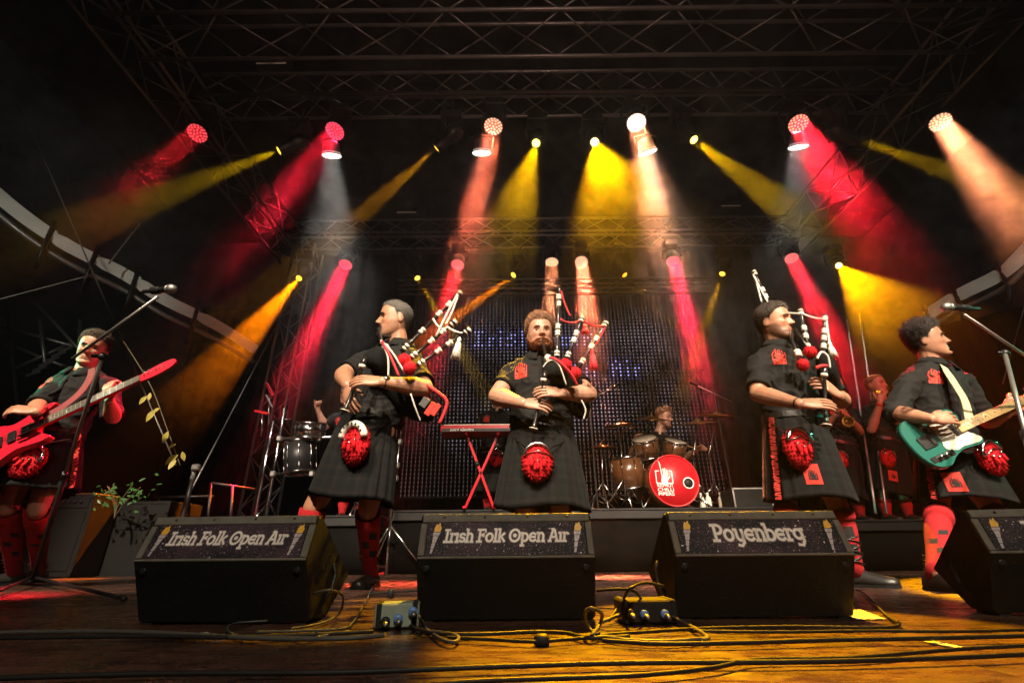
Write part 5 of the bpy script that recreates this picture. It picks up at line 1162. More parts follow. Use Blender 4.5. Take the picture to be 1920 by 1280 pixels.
# ---------------------------------------------------------------- lettering: broad-pen uncial strokes
def arc(cx, cy, rx, ry, a0, a1, k=10):
    return [(cx+rx*math.cos(math.radians(a0+(a1-a0)*i/k)), cy+ry*math.sin(math.radians(a0+(a1-a0)*i/k))) for i in range(k+1)]
GL = {
 'I': (0.62, [[(.26, 0), (.26, 1.45)], [(.0, 1.45), (.52, 1.45)], [(.0, 0), (.52, 0)]]),
 'r': (0.66, [[(.18, 0), (.18, 1)], [(0, 1), (.18, 1)], [(.18, .62)]+arc(.42, .72, .22, .26, 150, 30, 6), [(.0, 0), (.38, 0)]]),
 'i': (0.44, [[(.18, 0), (.18, 1)], [(.0, 1), (.18, 1)], [(.02, 0), (.36, 0)]]),
 's': (0.72, [arc(.34, .74, .26, .24, 20, 270, 10)+arc(.34, .26, .28, .24, 90, -160, 10)]),
 'h': (0.90, [[(.18, 0), (.18, 1.5)], [(0, 1.5), (.18, 1.5)], arc(.45, .62, .27, .38, 180, 0, 8)+[(.72, 0)], [(.02, 0), (.34, 0)], [(.6, 0), (.86, 0)]]),
 'F': (0.98, [[(.26, 0), (.26, 1.45)], [(.0, 1.45), (.88, 1.45), (.88, 1.18)], [(.26, .8), (.68, .8)], [(.68, .95), (.68, .65)], [(.0, 0), (.52, 0)]]),
 'o': (0.94, [arc(.42, .5, .36, .48, 0, 360, 18)]),
 'l': (0.44, [[(.18, 0), (.18, 1.5)], [(0, 1.5), (.18, 1.5)], [(.02, 0), (.36, 0)]]),
 'k': (0.90, [[(.18, 0), (.18, 1.5)], [(0, 1.5), (.18, 1.5)], [(.18, .45), (.72, 1.0)], [(.36, .62), (.78, 0)], [(.02, 0), (.34, 0)]]),
 'O': (1.34, [arc(.62, .72, .56, .72, 0, 360, 22), arc(.62, .72, .10, .12, 0, 360, 8)]),
 'p': (0.94, [[(.18, -.5), (.18, 1)], [(0, 1), (.18, 1)], arc(.42, .5, .36, .47, 150, -150, 14), [(0, -.5), (.38, -.5)]]),
 'e': (0.90, [arc(.44, .5, .38, .48, 40, 320, 14), [(.10, .52), (.70, .52)]]),
 'n': (0.90, [[(.18, 0), (.18, 1)], [(0, 1), (.18, 1)], arc(.45, .62, .27, .38, 180, 0, 8)+[(.72, 0)], [(.02, 0), (.34, 0)], [(.6, 0), (.86, 0)]]),
 'A': (1.20, [[(.14, 0), (.52, 1.45), (.66, 1.45), (1.0, 0)], [(.28, .5), (.86, .5)], [(.0, 0), (.3, 0)], [(.84, 0), (1.14, 0)], [(.36, 1.45), (.6, 1.45)]]),
 'P': (1.02, [[(.26, 0), (.26, 1.45)], [(.0, 1.45), (.3, 1.45)]+arc(.5, 1.05, .38, .40, 90, -90, 10)+[(.26, .65)], [(.0, 0), (.52, 0)]]),
 'y': (0.92, [[(.18, 1), (.18, .5)]+arc(.44, .40, .26, .40, 180, 360, 8)+[(.70, 1.0)], [(.70, .6), (.66, -.2), (.40, -.5), (.14, -.42)], [(0, 1), (.2, 1)]]),
 'b': (0.94, [[(.18, .0), (.18, 1.5)], [(0, 1.5), (.18, 1.5)], arc(.44, .48, .36, .47, 150, -150, 14)]),
 'g': (0.94, [arc(.42, .55, .34, .43, 30, 330, 14), [(.74, 1), (.74, -.1), (.52, -.48), (.18, -.42)], [(.74, .98), (.92, .98)]]),
 'd': (0.94, [[(.72, 0), (.72, 1.5)], arc(.44, .48, .34, .47, 30, 330, 14)]), 'c': (0.80, [arc(.44, .5, .36, .48, 50, 310, 14)]),
 't': (0.62, [[(.26, 1.3), (.26, .2)]+arc(.42, .2, .16, .2, 180, 290, 5), [(.02, 1), (.5, 1)]]), ' ': (0.42, []),
}
def lettering(mb, text, o, ex, ey, height, width=None, pen=0.24, lift=0.0, m=0, slant=0.0):
    """broad-pen letters laid on the plane (o, ex, ey); o is the middle of the line"""
    adv = sum(GL[c][0] for c in text); s = height; sx = s if width is None else width/adv
    o, ex, ey = V(o), V(ex).normalized(), V(ey).normalized(); nz = ex.cross(ey); x = -adv/2
    for c in text:
        a, st = GL[c]
        for pts in st:
            P = [V(((x+q)*sx+slant*b*s, (b-.5)*s, 0)) for q, b in pts]
            L_, R_ = [], []; w_ = pen*s/2; n = len(P)
            for i in range(n):
                t = (P[min(i+1, n-1)]-P[max(i-1, 0)]); t = t.normalized() if t.length > 1e-9 else V((1, 0, 0)); nn = V((-t.y, t.x, 0)); e = t*w_*0.6 if i == n-1 else (-t*w_*0.6 if i == 0 else V((0,0,0)))
                L_.append(P[i]+nn*w_+e); R_.append(P[i]-nn*w_+e)
            vs = [o+ex*p.x+ey*p.y+nz*lift for p in L_+R_]
            mb.add(vs, [(i, i+n, i+1+n, i+1) for i in range(n-1)], False, m)
        x += a
def starry():
    m = bpy.data.materials.new('starry_print'); m.use_nodes = True; t = m.node_tree; b = t.nodes['Principled BSDF']; L = t.links.new
    tc = t.nodes.new('ShaderNodeTexCoord')
    oi = t.nodes.new('ShaderNodeObjectInfo'); ad = t.nodes.new('ShaderNodeVectorMath'); ad.operation = 'ADD'; L(tc.outputs['Object'], ad.inputs[0]); L(oi.outputs['Location'], ad.inputs[1])
    def thr(sc, lo, hi, det=2):
        n = t.nodes.new('ShaderNodeTexNoise'); n.inputs['Scale'].default_value = sc; n.inputs['Detail'].default_value = det; L(ad.outputs[0], n.inputs['Vector'])
        r = t.nodes.new('ShaderNodeMapRange'); r.inputs['From Min'].default_value = lo; r.inputs['From Max'].default_value = hi; L(n.outputs['Fac'], r.inputs['Value']); return r.outputs[0]
    def mix(f, a, bb):
        x = t.nodes.new('ShaderNodeMix'); x.data_type = 'RGBA'; L(f, x.inputs['Factor'])
        for k, q in ((6, a), (7, bb)):
            if isinstance(q, tuple): x.inputs[k].default_value = (*q, 1)
            else: L(q, x.inputs[k])
        return x.outputs[2]
    neb = mix(thr(7, .42, .68, 5), (0.006, 0.007, 0.012), (0.05, 0.03, 0.042))
    sp = mix(thr(260, .62, .70), neb, (0.30, 0.22, 0.25)); st = mix(thr(110, .70, .74), sp, (0.75, 0.72, 0.75))
    L(st, b.inputs['Base Color']); b.inputs['Roughness'].default_value = 0.65; b.inputs['Specular IOR Level'].default_value = 0.25
    return m
M['starry'] = starry()
M['letter_white'] = mat('white_letter_print', (0.80, 0.76, 0.72), 0.5, 0, var=0.12, scale=60)
M['letter_edge'] = mat('grey_letter_edge', (0.16, 0.13, 0.14), 0.5, 0, var=0.2)
M['flame'] = mat('yellow_flame_print', (0.80, 0.42, 0.03), 0.5, 0, var=0.4, scale=90)
M['torch'] = mat('silver_torch_print', (0.42, 0.38, 0.42), 0.5, 0, var=0.6, scale=120)
M['speaker_black'] = mat('textured_black_paint', (0.0075, 0.0075, 0.007), 0.6, 0, var=0.35, scale=14, bump=0.5, bscale=380, rvar=0.1, spec=0.22)
M['speaker_edge'] = mat('scuffed_grey_paint', (0.13, 0.125, 0.105), 0.5, 0, var=0.5, scale=30, bump=0.5, bscale=300)
M['grille'] = mat('black_grille', (0.008, 0.008, 0.008), 0.6, 0.0, var=0.2, bump=0.6, bscale=500, spec=0.2)
# ---------------------------------------------------------------- stage monitors
WW = 0.555
def wedge(label, X, Y0, text, yaw=0.0, size=None):
    o = thing('stage_monitor', label, 'monitor speaker', (X, Y0, 0.0), yaw, 'wedge monitors along the stage front')
    prof = [(0.085, 0.008), (0.0, 0.180), (0.050, 0.312), (0.075, 0.314), (0.375, 0.125), (0.215, 0.008)]
    hb = MB(); h = WW/2; n = len(prof)
    def side(x, k=1.0): return [V((x, a, b)) for a, b in prof]
    cx, cz = sum(a for a, b in prof)/n, sum(b for a, b in prof)/n; be = 0.006
    def ins(x, e): return [V((x, cx+(a-cx)*(1-e), cz+(b-cz)*(1-e))) for a, b in prof]
    hb.rings([ins(-h, 0.04), side(-h+be), side(h-be), ins(h, 0.04)], smooth=False)
    cab = hb.build('cabinet', M['speaker_black'], o, local=True)
    # frame of worn grey edges round the slanted panel
    sl = V((0, 0.050, 0.132)).normalized(); nz = V((0, -sl.z, sl.y)); c = V((0, 0.025, 0.246)); Lp = 0.141
    R = Matrix((V((1,0,0)), sl, nz)).transposed()
    def fr(nm, cc, sz): q = MB(); q.box(c+R@V(cc), sz, R.to_3x3(), bev=0.002); q.build(nm, M['speaker_edge'], o, local=True)
    fr('top_strip', (0, 0.058, 0.0), (WW-0.012, 0.027, 0.010)); fr('bottom_strip', (0, -0.0665, 0.0), (WW-0.004, 0.008, 0.008))
    for s in (-1, 1): fr('side_strip', (s*(h-0.012), -0.010, 0.0), (0.020, 0.103, 0.009))
    pm = MB(); pm.box(c+R@V((0, -0.009, -0.001)), (WW-0.050, 0.105, 0.007), R.to_3x3()); pn = pm.build('printed_panel', M['starry'], o, local=True)
    lt = MB(); oo = c+R@V((0, -0.006, 0.0026))
    hgt, wd = size
    lettering(lt, text, oo, (1, 0, 0), sl, hgt, wd, 0.42, 0.0006, 1, 0.12 if 'I' in text else 0.0); lettering(lt, text, oo, (1, 0, 0), sl, hgt, wd, 0.25, 0.0012, 0, 0.12 if 'I' in text else 0.0)
    lt.build('lettering', [M['letter_white'], M['letter_edge']], pn, local=True)
    for s in (-1, 1):
        t_ = MB(); x = s*(h-0.052); b0 = c+R@V((x, -0.006, 0.0032)); lean = 0.010
        def P(a, b): return (a+lean*b/0.05, b)
        for k, (y0, y1, w0, w1) in enumerate(((-0.048, -0.034, 0.0035, 0.0035), (-0.032, -0.016, 0.0045, 0.0055), (-0.014, 0.006, 0.0055, 0.0085), (0.008, 0.018, 0.010, 0.0115))):
            t_.prism([P(-w0, y0), P(w0, y0), P(w1, y1), P(-w1, y1)], b0, (1, 0, 0), sl, 0.0012, m=0)
        t_.prism([P(-0.010, 0.020), P(0.010, 0.020), P(0.012, 0.032), P(0.006, 0.040), P(0.003, 0.050), P(-0.003, 0.041), P(-0.007, 0.046), P(-0.011, 0.032)], b0, (1, 0, 0), sl, 0.0012, m=1)
        t_.build('torch_emblem', [M['torch'], M['flame']], pn, local=True)
    for x in (-0.2, -0.07, 0.07, 0.2): bl = MB(); bl.lathe([(0.0045, 0), (0.004, 0.002)], c+R@V((x, 0.060, 0.005)), nz, 8); bl.build('screw', M['black_metal'], o, local=True)
    # baffle grille towards the band, side handle pockets, feet, connector
    g = V((0, 0.30, -0.189)).normalized(); gn = V((0, 0.189, 0.30)).normalized(); R2 = Matrix((V((1,0,0)), g, gn)).transposed()
    q = MB(); q.box(V((0, 0.225, 0.2195))+gn*0.004, (WW-0.04, 0.33, 0.008), R2, bev=0.003); q.build('grille', M['grille'], o, local=True)
    for s in (-1, 1):
        q = MB(); q.prism([(0.16, 0.05), (0.225, 0.05), (0.265, 0.085), (0.20, 0.175), (0.165, 0.165)][::s], (s*(h+0.0005), 0, 0), (0, 1, 0), (0, 0, 1), 0.004 if s > 0 else -0.004); q.build('handle_recess', M['rubber'], o, local=True)
        q = MB(); q.tube([(s*(h+0.002), 0.175, 0.06), (s*(h+0.014), 0.195, 0.09), (s*(h+0.014), 0.21, 0.14), (s*(h+0.002), 0.205, 0.165)], 0.006, 6); q.build('handle', M['black_metal'], o, local=True)
        for y in (0.105, 0.19):
            q = MB(); q.box((s*(h-0.03), y, 0.005), (0.035, 0.03, 0.010)); q.build('rubber_foot', M['rubber'], o, local=True)
        q = MB(); q.lathe([(0.012, 0), (0.012, 0.002), (0.005, 0.003)], (s*(h-0.03), 0.0115, 0.155), (0, -1, 0), 10); q.build('corner_plug', M['plastic'], o, local=True)
    return o
wedge('black wedge monitor lettered Irish Folk Open Air, at the feet of the profile piper', -0.915, 1.63, 'Irish Folk Open Air', -0.06, (0.026, 0.39))
wedge('black wedge monitor lettered Irish Folk Open Air, below the bearded piper at the centre', -0.025, 1.63, 'Irish Folk Open Air', 0, (0.026, 0.395))
wedge('black wedge monitor lettered Poyenberg with its whole name in view', 0.778, 1.63, 'Poyenberg', -0.01, (0.034, 0.29))
wedge('black wedge monitor at the right edge with only Po of its name in view', 1.775, 1.60, 'Poyenberg', -0.24, (0.034, 0.29))
# ---------------------------------------------------------------- risers
def riser(label, x0, x1, y0, y1, z):
    o = thing('drum_riser', label, 'riser', ((x0+x1)/2, y0, 0))
    MB().box(((x0+x1)/2, (y0+y1)/2, z-0.05), (x1-x0, y1-y0, 0.10), bev=0.006).build('platform', M['black_metal'], o)
    MB().box(((x0+x1)/2, y0+0.003, z-0.006), (x1-x0, 0.03, 0.02), bev=0.003).build('edge_rail', M['black_metal'], o)
    n = int((x1-x0)*14); rs = []
    for i in range(n+1):
        x = x0+(x1-x0)*i/n; d = 0.012*math.sin(i*0.9)+0.008*math.sin(i*0.37+2)
        rs.append([V((x, y0+0.035+d*0.3, z-0.10)), V((x, y0+0.03+d, 0.002)), V((x, y0+0.036+d, 0.002)), V((x, y0+0.041+d*0.3, z-0.10))])
    q = MB(); q.rings(rs); q.build('skirt', M['black_cloth'], o)
    for x in (x0+0.06, x1-0.06):
        for y in (y0+0.15, y1-0.06): q = MB(); q.tube([(x, y, 0), (x, y, z-0.1)], 0.03, 8); q.build('leg', M['alu_dark'], o)
    return o
riser('wide black riser under the drum kit and the keyboard', -1.30, 2.75, 5.3, 8.0, 0.60)
riser('black riser at the left under the percussion rack', -3.15, -1.36, 5.2, 7.6, 0.55)
riser('black riser at the right under the trumpet players', 2.95, 5.6, 5.0, 7.0, 0.45)
# ---------------------------------------------------------------- the dotted LED screen
def screen():
    x0, x1, z0, z1, Y = -1.95, 3.62, 1.05, 4.95, 8.5; P = 0.0705
    nx, nz_ = int((x1-x0)/P), int((z1-z0)/P)
    o = thing('led_screen', 'see-through screen of blue white dots behind the drum kit, with blurred words', 'screen', ((x0+x1)/2, Y, z0))
    st = MB().box((0, 0, (z0+z1)/2), (0.008, 0.012, z1-z0)); f = None
    for i in range(nx):
        Mx = wm(o).inverted() @ Matrix.Translation((x0+P*(i+.5), Y, 0))
        if f is None: f = st.build('strip', M['black_metal'], o, local=True); f.matrix_basis = Mx
        else: share(f, o, Mx)
    for z in (z0, (z0+z1)/2+.3, z1): q = MB(); q.tube([(x0, Y+0.03, z), (x1, Y+0.03, z)], 0.018, 6); q.build('cross_rail', M['black_metal'], o)
    F5 = {'I': ["###", ".#.", ".#.", ".#.", "###"], 'r': ["..", "..", "##", "#.", "#."], 'i': ["#", ".", "#", "#", "#"], 's': ["...", ".##", "##.", "..#", "##."], 'h': ["#..", "#..", "###", "#.#", "#.#"],
          'F': ["###", "#..", "##.", "#..", "#.."], 'o': ["...", "...", "###", "#.#", "###"], 'l': ["#", "#", "#", "#", "#"], 'k': ["#..", "#.#", "##.", "#.#", "#.#"], 'O': ["####", "#..#", "#..#", "#..#", "####"],
          'p': ["...", "###", "#.#", "###", "#.."], 'e': ["...", "###", "###", "#..", "###"], 'n': ["...", "...", "###", "#.#", "#.#"], 'A': [".#.", "#.#", "###", "#.#", "#.#"], ' ': [".."]*5}
    lit = {}
    def word(t, ci, cj):
        x = ci
        for c in t:
            g = F5[c]
            for r in range(5):
                for k in range(len(g[0])):
                    if g[r][k] == '#': lit[(x+k, cj-r)] = 1
            x += len(g[0])+1
    def cell(u, v): p = at(u, v, Y); return int((p.x-x0)/P), int((p.z-z0)/P)
    a = cell(890, 624); word('Irish Folk', *a); b = cell(1010, 676); word('Open Air', *b)
    mb = MB(); cols = []
    rnd = random.Random(5)
    for i in range(nx):
        for k in range(nz_):
            x, z = x0+P*(i+.5), z0+P*(k+.5); s = 0.0125
            fade = min(1, (i+.5)/14)*min(1, (nx-i)/12)*min(1, (nz_-k)/14)*min(1, (k+2)/10)
            nb = 0.28+0.17*(z-2.6)+0.9*mnoise.noise(V((x*0.9, z*1.1, 3)))+0.5*mnoise.noise(V((x*2.6, z*2.4, 9)))
            br = max(0.02, 0.55*nb*fade**1.4)*rnd.uniform(0.75, 1.15)
            c = (0.60*br, 0.60*br, 0.80*br)
            if (i, k) in lit: c = (0.62, 0.68, 1.55)
            elif any((i+a_, k+b_) in lit for a_ in (-1, 0, 1) for b_ in (-1, 0, 1)): c = (c[0]*.5+.04, c[1]*.5+.05, c[2]*.5+.20)
            mb.add([(x-s, Y-0.008, z-s), (x+s, Y-0.008, z-s), (x+s, Y-0.008, z+s), (x-s, Y-0.008, z+s)], [(0, 1, 2, 3)], False); cols += [(*c, 1)]*4
    m = bpy.data.materials.new('led_dots'); m.use_nodes = True; b_ = m.node_tree.nodes['Principled BSDF']
    at_ = m.node_tree.nodes.new('ShaderNodeAttribute'); at_.attribute_name = 'glow'; m.node_tree.links.new(at_.outputs['Color'], b_.inputs['Emission Color']); b_.inputs['Emission Strength'].default_value = 1.05; b_.inputs['Base Color'].default_value = (0.03, 0.03, 0.035, 1)
    d = mb.build('pixels', m, o); d['kind'] = 'stuff'
    ca = d.data.color_attributes.new('glow', 'FLOAT_COLOR', 'POINT'); ca.data.foreach_set('color', np.array(cols, dtype=float).ravel())
screen()
# ---------------------------------------------------------------- drum kit on the riser
RZ = 0.60
M['drum_shell'] = mat('amber_drum_shell', (0.12, 0.05, 0.02), 0.28, 0, var=0.4, scale=6, stretch=(1, 1, 6), coat=0.6)
M['drum_red'] = mat('red_drum_head', (0.50, 0.010, 0.018), 0.4, 0, var=0.12, scale=4)
M['drum_head'] = mat('clear_drum_head', (0.55, 0.50, 0.42), 0.35, 0, var=0.15)
M['cymbal'] = mat('bronze_cymbal', (0.40, 0.20, 0.07), 0.30, 0.9, var=0.25, scale=30)
M['white_print'] = mat('white_print', (0.82, 0.80, 0.77), 0.5, 0, var=0.06)
def text_mesh(txt, o, ex, ey, width, height, name, m, parent, lift=0.002):
    cu = bpy.data.curves.new('t', 'FONT'); cu.body = txt; cu.align_x = 'CENTER'; cu.align_y = 'CENTER'; cu.offset = 0.012
    to = bpy.data.objects.new('t', cu); C.objects.link(to); dg = bpy.context.evaluated_depsgraph_get(); dg.update()
    me = to.evaluated_get(dg).to_mesh(); vs = [v.co.copy() for v in me.vertices]; fs = [tuple(p.vertices) for p in me.polygons]
    to.evaluated_get(dg).to_mesh_clear(); bpy.data.objects.remove(to); bpy.data.curves.remove(cu)
    x0, x1 = min(v.x for v in vs), max(v.x for v in vs); y0, y1 = min(v.y for v in vs), max(v.y for v in vs)
    o, ex, ey = V(o), V(ex), V(ey); nz = ex.cross(ey); mb = MB()
    mb.add([o+ex*((v.x-(x0+x1)/2)/(x1-x0)*width)+ey*((v.y-(y0+y1)/2)/(y1-y0)*height)+nz*lift for v in vs], fs, False)
    return mb.build(name, m, parent)
def drum(name, label, c, ax, r, dep, shell, front, cat='drum', group=None, lugs=8):
    c, ax = V(c), V(ax).normalized(); o = thing(name, label, cat, tuple(c), 0, group)
    q = MB(); q.lathe([(r*0.97, -dep/2), (r*0.99, -dep/2), (r*0.99, dep/2), (r*0.97, dep/2)], c, ax, 32); q.build('shell', M[shell], o)
    for s in (-1, 1):
        q = MB(); q.lathe([(r*0.985, -0.012), (r*1.02, -0.012), (r*1.03, 0.010), (r*0.975, 0.014), (r*0.97, 0.0)], c+ax*s*dep/2, ax*s, 32); q.build('hoop', M['chrome'] if name != 'kick_drum' else M['drum_red'], o)
        q = MB(); q.lathe([(r*0.972, 0.002), (r*0.972, 0.004), (0.001, 0.004)], c+ax*s*dep/2, ax*s, 32); q.build('drum_head', M[front] if s > 0 else M['drum_head'], o)
    a = ax.orthogonal().normalized(); b = ax.cross(a); q = MB()
    for k in range(lugs):
        d = a*math.cos(2*PI*k/lugs+.3)+b*math.sin(2*PI*k/lugs+.3)
        for s in (-1, 1): q.box(c+d*r*1.01+ax*s*dep*0.30, (0.016, 0.016, 0.04), Matrix((d, ax.cross(d), ax)).transposed(), bev=0.003)
        q.tube([c+d*r*1.035+ax*dep*0.5, c+d*r*1.03-ax*dep*0.5], 0.003, 5)
    q.build('lugs', M['chrome'], o); return o
kc = at(1252, 908, 5.62); kr = 0.272; kc.z = RZ+kr+0.02
kick = drum('kick_drum', 'red fronted bass drum with white box and hand emblem', kc, (0.06, -1, 0.02), kr, 0.40, 'drum_shell', 'drum_red')
kax = V((0.06, -1, 0.02)).normalized(); kx = V((1, 0.06, 0)).normalized(); ky = kx.cross(-kax).normalized() if kx.cross(-kax).z > 0 else -kx.cross(-kax).normalized()
ko_ = kc+kax*(0.20+0.0055)
def KP(a, b): return ko_+kx*a+ky*b
em_ = MB()
def bar(p, q, w_): 
    p, q = V((*p, 0)), V((*q, 0)); d = (q-p).normalized(); n = V((-d.y, d.x, 0))*w_/2
    em_.add([KP(*(p+n).xy), KP(*(q+n).xy), KP(*(q-n).xy), KP(*(p-n).xy)], [(3, 2, 1, 0)], False)
ox, oy = -0.105, 0.0
for p, q in (((-.09, .10), (-.05, .10)), ((.06, .10), (.09, .10)), ((-.09, .105), (-.09, -.03)), ((.09, .105), (.09, -.03)), ((-.09, -.03), (-.03, -.03)), ((.03, -.03), (.09, -.03))): bar((p[0]+ox, p[1]+oy), (q[0]+ox, q[1]+oy), 0.010)
for p, q, w_ in (((-.02, .03), (-.035, .19), .012), ((-.002, .04), (-.002, .125), .012), ((.014, .04), (.018, .13), .012), ((.030, .03), (.040, .115), .012), ((-.035, .19), (-.05, .21), .008), ((.03, .0), (.062, .04), .012)): bar((p[0]+ox, p[1]+oy), (q[0]+ox, q[1]+oy), w_)
pts = [(ox+.036*math.cos(t), oy-.004+.052*math.sin(t)) for t in [2*PI*i/20 for i in range(20)]]
em_.add([KP(*p) for p in pts], [tuple(range(20))], False)
em_.build('hand_emblem', M['white_print'], kick)
for txt, dy, h_ in (('RED HOT', -0.055, 0.034), ('CHILLI', -0.098, 0.036), ('PIPERS', -0.142, 0.036)):
    text_mesh(txt, KP(ox, oy+dy), kx, ky, 0.175, h_, 'lettering', M['white_print'], kick, 0.0005 if kx.cross(ky).dot(kax) > 0 else -0.0005)
pc = KP(0.155, -0.03); q = MB(); q.lathe([(0.058, -0.001), (0.062, 0.004), (0.056, 0.006), (0.050, 0.003)], pc, kax, 24, cap=False); q.build('port_ring', M['white_print'], kick)
q = MB(); q.lathe([(0.051, 0.0), (0.051, 0.0015), (0.001, 0.0025)], pc, kax, 24); q.build('port_hole', M['rubber'], kick)
for s in (-1, 1): q = MB(); q.tube([kc+V((s*0.22, -0.10, -0.12)), V((kc.x+s*0.36, kc.y-0.24, RZ+0.01))], 0.010, 6); q.build('spur', M['chrome'], kick)
drum('rack_tom', 'amber shelled tom drum on the left above the bass drum', at(1211, 838, 5.72), (-0.2, -0.45, 0.85), 0.145, 0.20, 'drum_shell', 'drum_head', group='tom drums')
drum('rack_tom', 'amber shelled tom drum on the right above the bass drum', at(1264, 842, 5.72), (0.15, -0.45, 0.85), 0.130, 0.19, 'drum_shell', 'drum_head', group='tom drums')
drum('floor_tom', 'dark amber floor tom standing left of the bass drum', at(1176, 886, 5.75), (-0.1, -0.12, 1), 0.19, 0.34, 'drum_shell', 'drum_head', group='tom drums')
drum('snare_drum', 'chrome snare drum set behind the left tom', at(1232, 862, 6.05), (0, -0.2, 1), 0.17, 0.14, 'chrome', 'drum_head')
def cymbal(label, c, nrm, r, foot):
    c, n = V(c), V(nrm).normalized(); o = thing('cymbal', label, 'cymbal', tuple(c), 0, 'cymbals on the drum riser')
    q = MB(); q.lathe([(r, -0.004), (r*0.9, 0.0), (r*0.25, 0.022), (r*0.2, 0.034), (r*0.08, 0.05), (0.001, 0.052)], c, n, 40); q.lathe([(r, -0.006), (r*0.25, 0.018), (0.001, 0.045)], c, n, 40); q.build('bronze_plate', M['cymbal'], o)
    q = MB(); q.lathe([(0.012, 0.05), (0.012, 0.07), (0.005, 0.085)], c, n, 8); q.build('wing_nut', M['chrome'], o)
    s_ = thing('cymbal_stand', 'chrome tripod stand under the '+label.replace('bronze ', ''), 'cymbal stand', tuple(foot), 0, 'cymbal stands'); f = V(foot)
    q = MB(); q.tube([f+V((0,0,0.1)), f+V((0, 0, (c.z-f.z)*0.6)), c-n*0.02], [0.012, 0.012, 0.008], 8); q.build('pole', M['chrome'], s_)
    for k in range(3):
        a = 2*PI*k/3+0.5; e = f+V((0.27*math.cos(a), 0.27*math.sin(a), 0.012)); q = MB(); q.tube([f+V((0, 0, 0.34)), e], 0.009, 6); q.tube([f+V((0, 0, 0.1)), (f+V((0, 0, 0.34))+e)/2], 0.006, 5); q.build('leg', M['chrome'], s_)
    return o
def fz(u, Y): p = at(u, 940, Y); return (p.x, Y, RZ)
cymbal('bronze crash cymbal in front of the chest of the drummer', at(1221, 786, 5.85), (0.05, -0.28, 1), 0.24, fz(1196, 5.95))
cymbal('bronze cymbal left of the drummer, partly over the dotted screen', at(1163, 797, 5.75), (-0.08, -0.12, 1), 0.19, fz(1174, 5.6))
cymbal('red lit bronze cymbal right of the drummer', at(1308, 793, 5.75), (-0.10, -0.22, 1), 0.23, fz(1312, 5.85))
cymbal('bronze cymbal highest at the right of the drum kit', at(1345, 779, 6.0), (0.10, -0.2, 1), 0.22, fz(1344, 6.1))
cymbal('lowest bronze cymbal, the hi-hat at the left of the drum kit', at(1130, 838, 5.85), (0, -0.08, 1), 0.17, fz(1133, 5.9))
def boom(label, a, b, foot):
    o = thing('drum_microphone_stand', label, 'microphone stand', tuple(foot), 0, 'thin booms round the drums')
    a, b = V(a), V(b); q = MB(); q.tube([V(foot), V((V(foot).x, V(foot).y, (a.z+b.z)/2)), (a+b)/2], 0.009, 6); q.build('pole', M['steel'], o)
    q = MB(); q.tube([a, b], 0.008, 6); q.build('boom', M['steel'], o)
    q = MB(); d = (b-a).normalized(); q.tube([b-d*0.02, b+d*0.09], [0.014, 0.018], 8); q.build('microphone_head', M['black_metal'], o)
    q = MB(); f = V(foot)
    for k in range(3): q.tube([f+V((0, 0, 0.2)), f+V((0.22*math.cos(k*2.1), 0.22*math.sin(k*2.1), 0.01))], 0.008, 5)
    q.build('tripod', M['black_metal'], o)
boom('thin boom rising to the right beside the centre piper over the screen', at(1112, 746, 5.7), at(1150, 726, 5.7), fz(1120, 5.75))
boom('thin red lit boom slanting down to the right, right of the drummer', at(1372, 753, 5.8), at(1306, 722, 5.8), fz(1376, 5.9))
for k, (u, v) in enumerate(((1310, 900), (1322, 901), (1345, 899), (1357, 900))):
    p = at(u, v, 5.9); p.z = RZ; o = thing('water_bottle', ('white bottle leftmost of the row of four beside the drums', 'white bottle second from the left in the row beside the drums', 'white bottle third from the left in the row beside the drums', 'white bottle rightmost of the row of four beside the drums')[k], 'bottle', tuple(p), 0, 'white bottles beside the drums')
    q = MB(); q.lathe([(0.030, 0), (0.033, 0.01), (0.033, 0.13), (0.028, 0.155), (0.013, 0.175), (0.013, 0.19)], p+V((0, 0, 0.001)), (0, 0, 1), 12); q.build('bottle_body', M['white_plastic'], o)
    q = MB(); q.lathe([(0.015, 0.188), (0.015, 0.21)], p, (0, 0, 1), 10); q.build('cap', M['white_print'], o)
# hardware case and small rack at the right of the riser
hc_ = thing('hardware_case', 'low dark case with metal edges at the right end of the drum riser', 'case', tuple(at(1400, 945, 5.7)))
p = at(1400, 945, 5.7); q = MB(); q.box((p.x, p.y, RZ+0.11), (0.42, 0.35, 0.22), bev=0.01); q.build('case_body', M['speaker_black'], hc_)
for s in (-1, 1):
    q = MB(); q.box((p.x+s*0.205, p.y-0.175, RZ+0.11), (0.014, 0.014, 0.22)); q.build('metal_edge', M['alu'], hc_)
q = MB(); q.box((p.x, p.y-0.176, RZ+0.215), (0.42, 0.012, 0.014)); q.build('metal_edge', M['alu'], hc_)
# ---------------------------------------------------------------- keyboard and its stand
kb0, kb1 = at(826, 801, 5.2), at(962, 804, 5.2); kz = (kb0.z+kb1.z)/2; km_ = (kb0+kb1)/2; kw = (kb1-kb0).length
kb = thing('keyboard', 'red electric keyboard on a red crossed stand left of the centre piper', 'keyboard', (km_.x, 5.2, kz))
q = MB(); q.box((km_.x, 5.36, kz), (kw, 0.32, 0.075), bev=0.008); q.build('keyboard_case', M['red_paint'], kb)
q = MB(); q.box((km_.x, 5.1985, kz-0.018), (kw-0.03, 0.004, 0.032)); fp = q.build('front_strip', M['plastic'], kb)
lt = MB(); lettering(lt, 'nord electro', (km_.x-kw*0.20, 5.195, kz-0.018), (1, 0, 0), (0, 0, 1), 0.017, 0.26, 0.22, 0.0005); lt.build('lettering', M['letter_white'], fp)
wk = MB(); bk_ = MB(); nk_ = 36
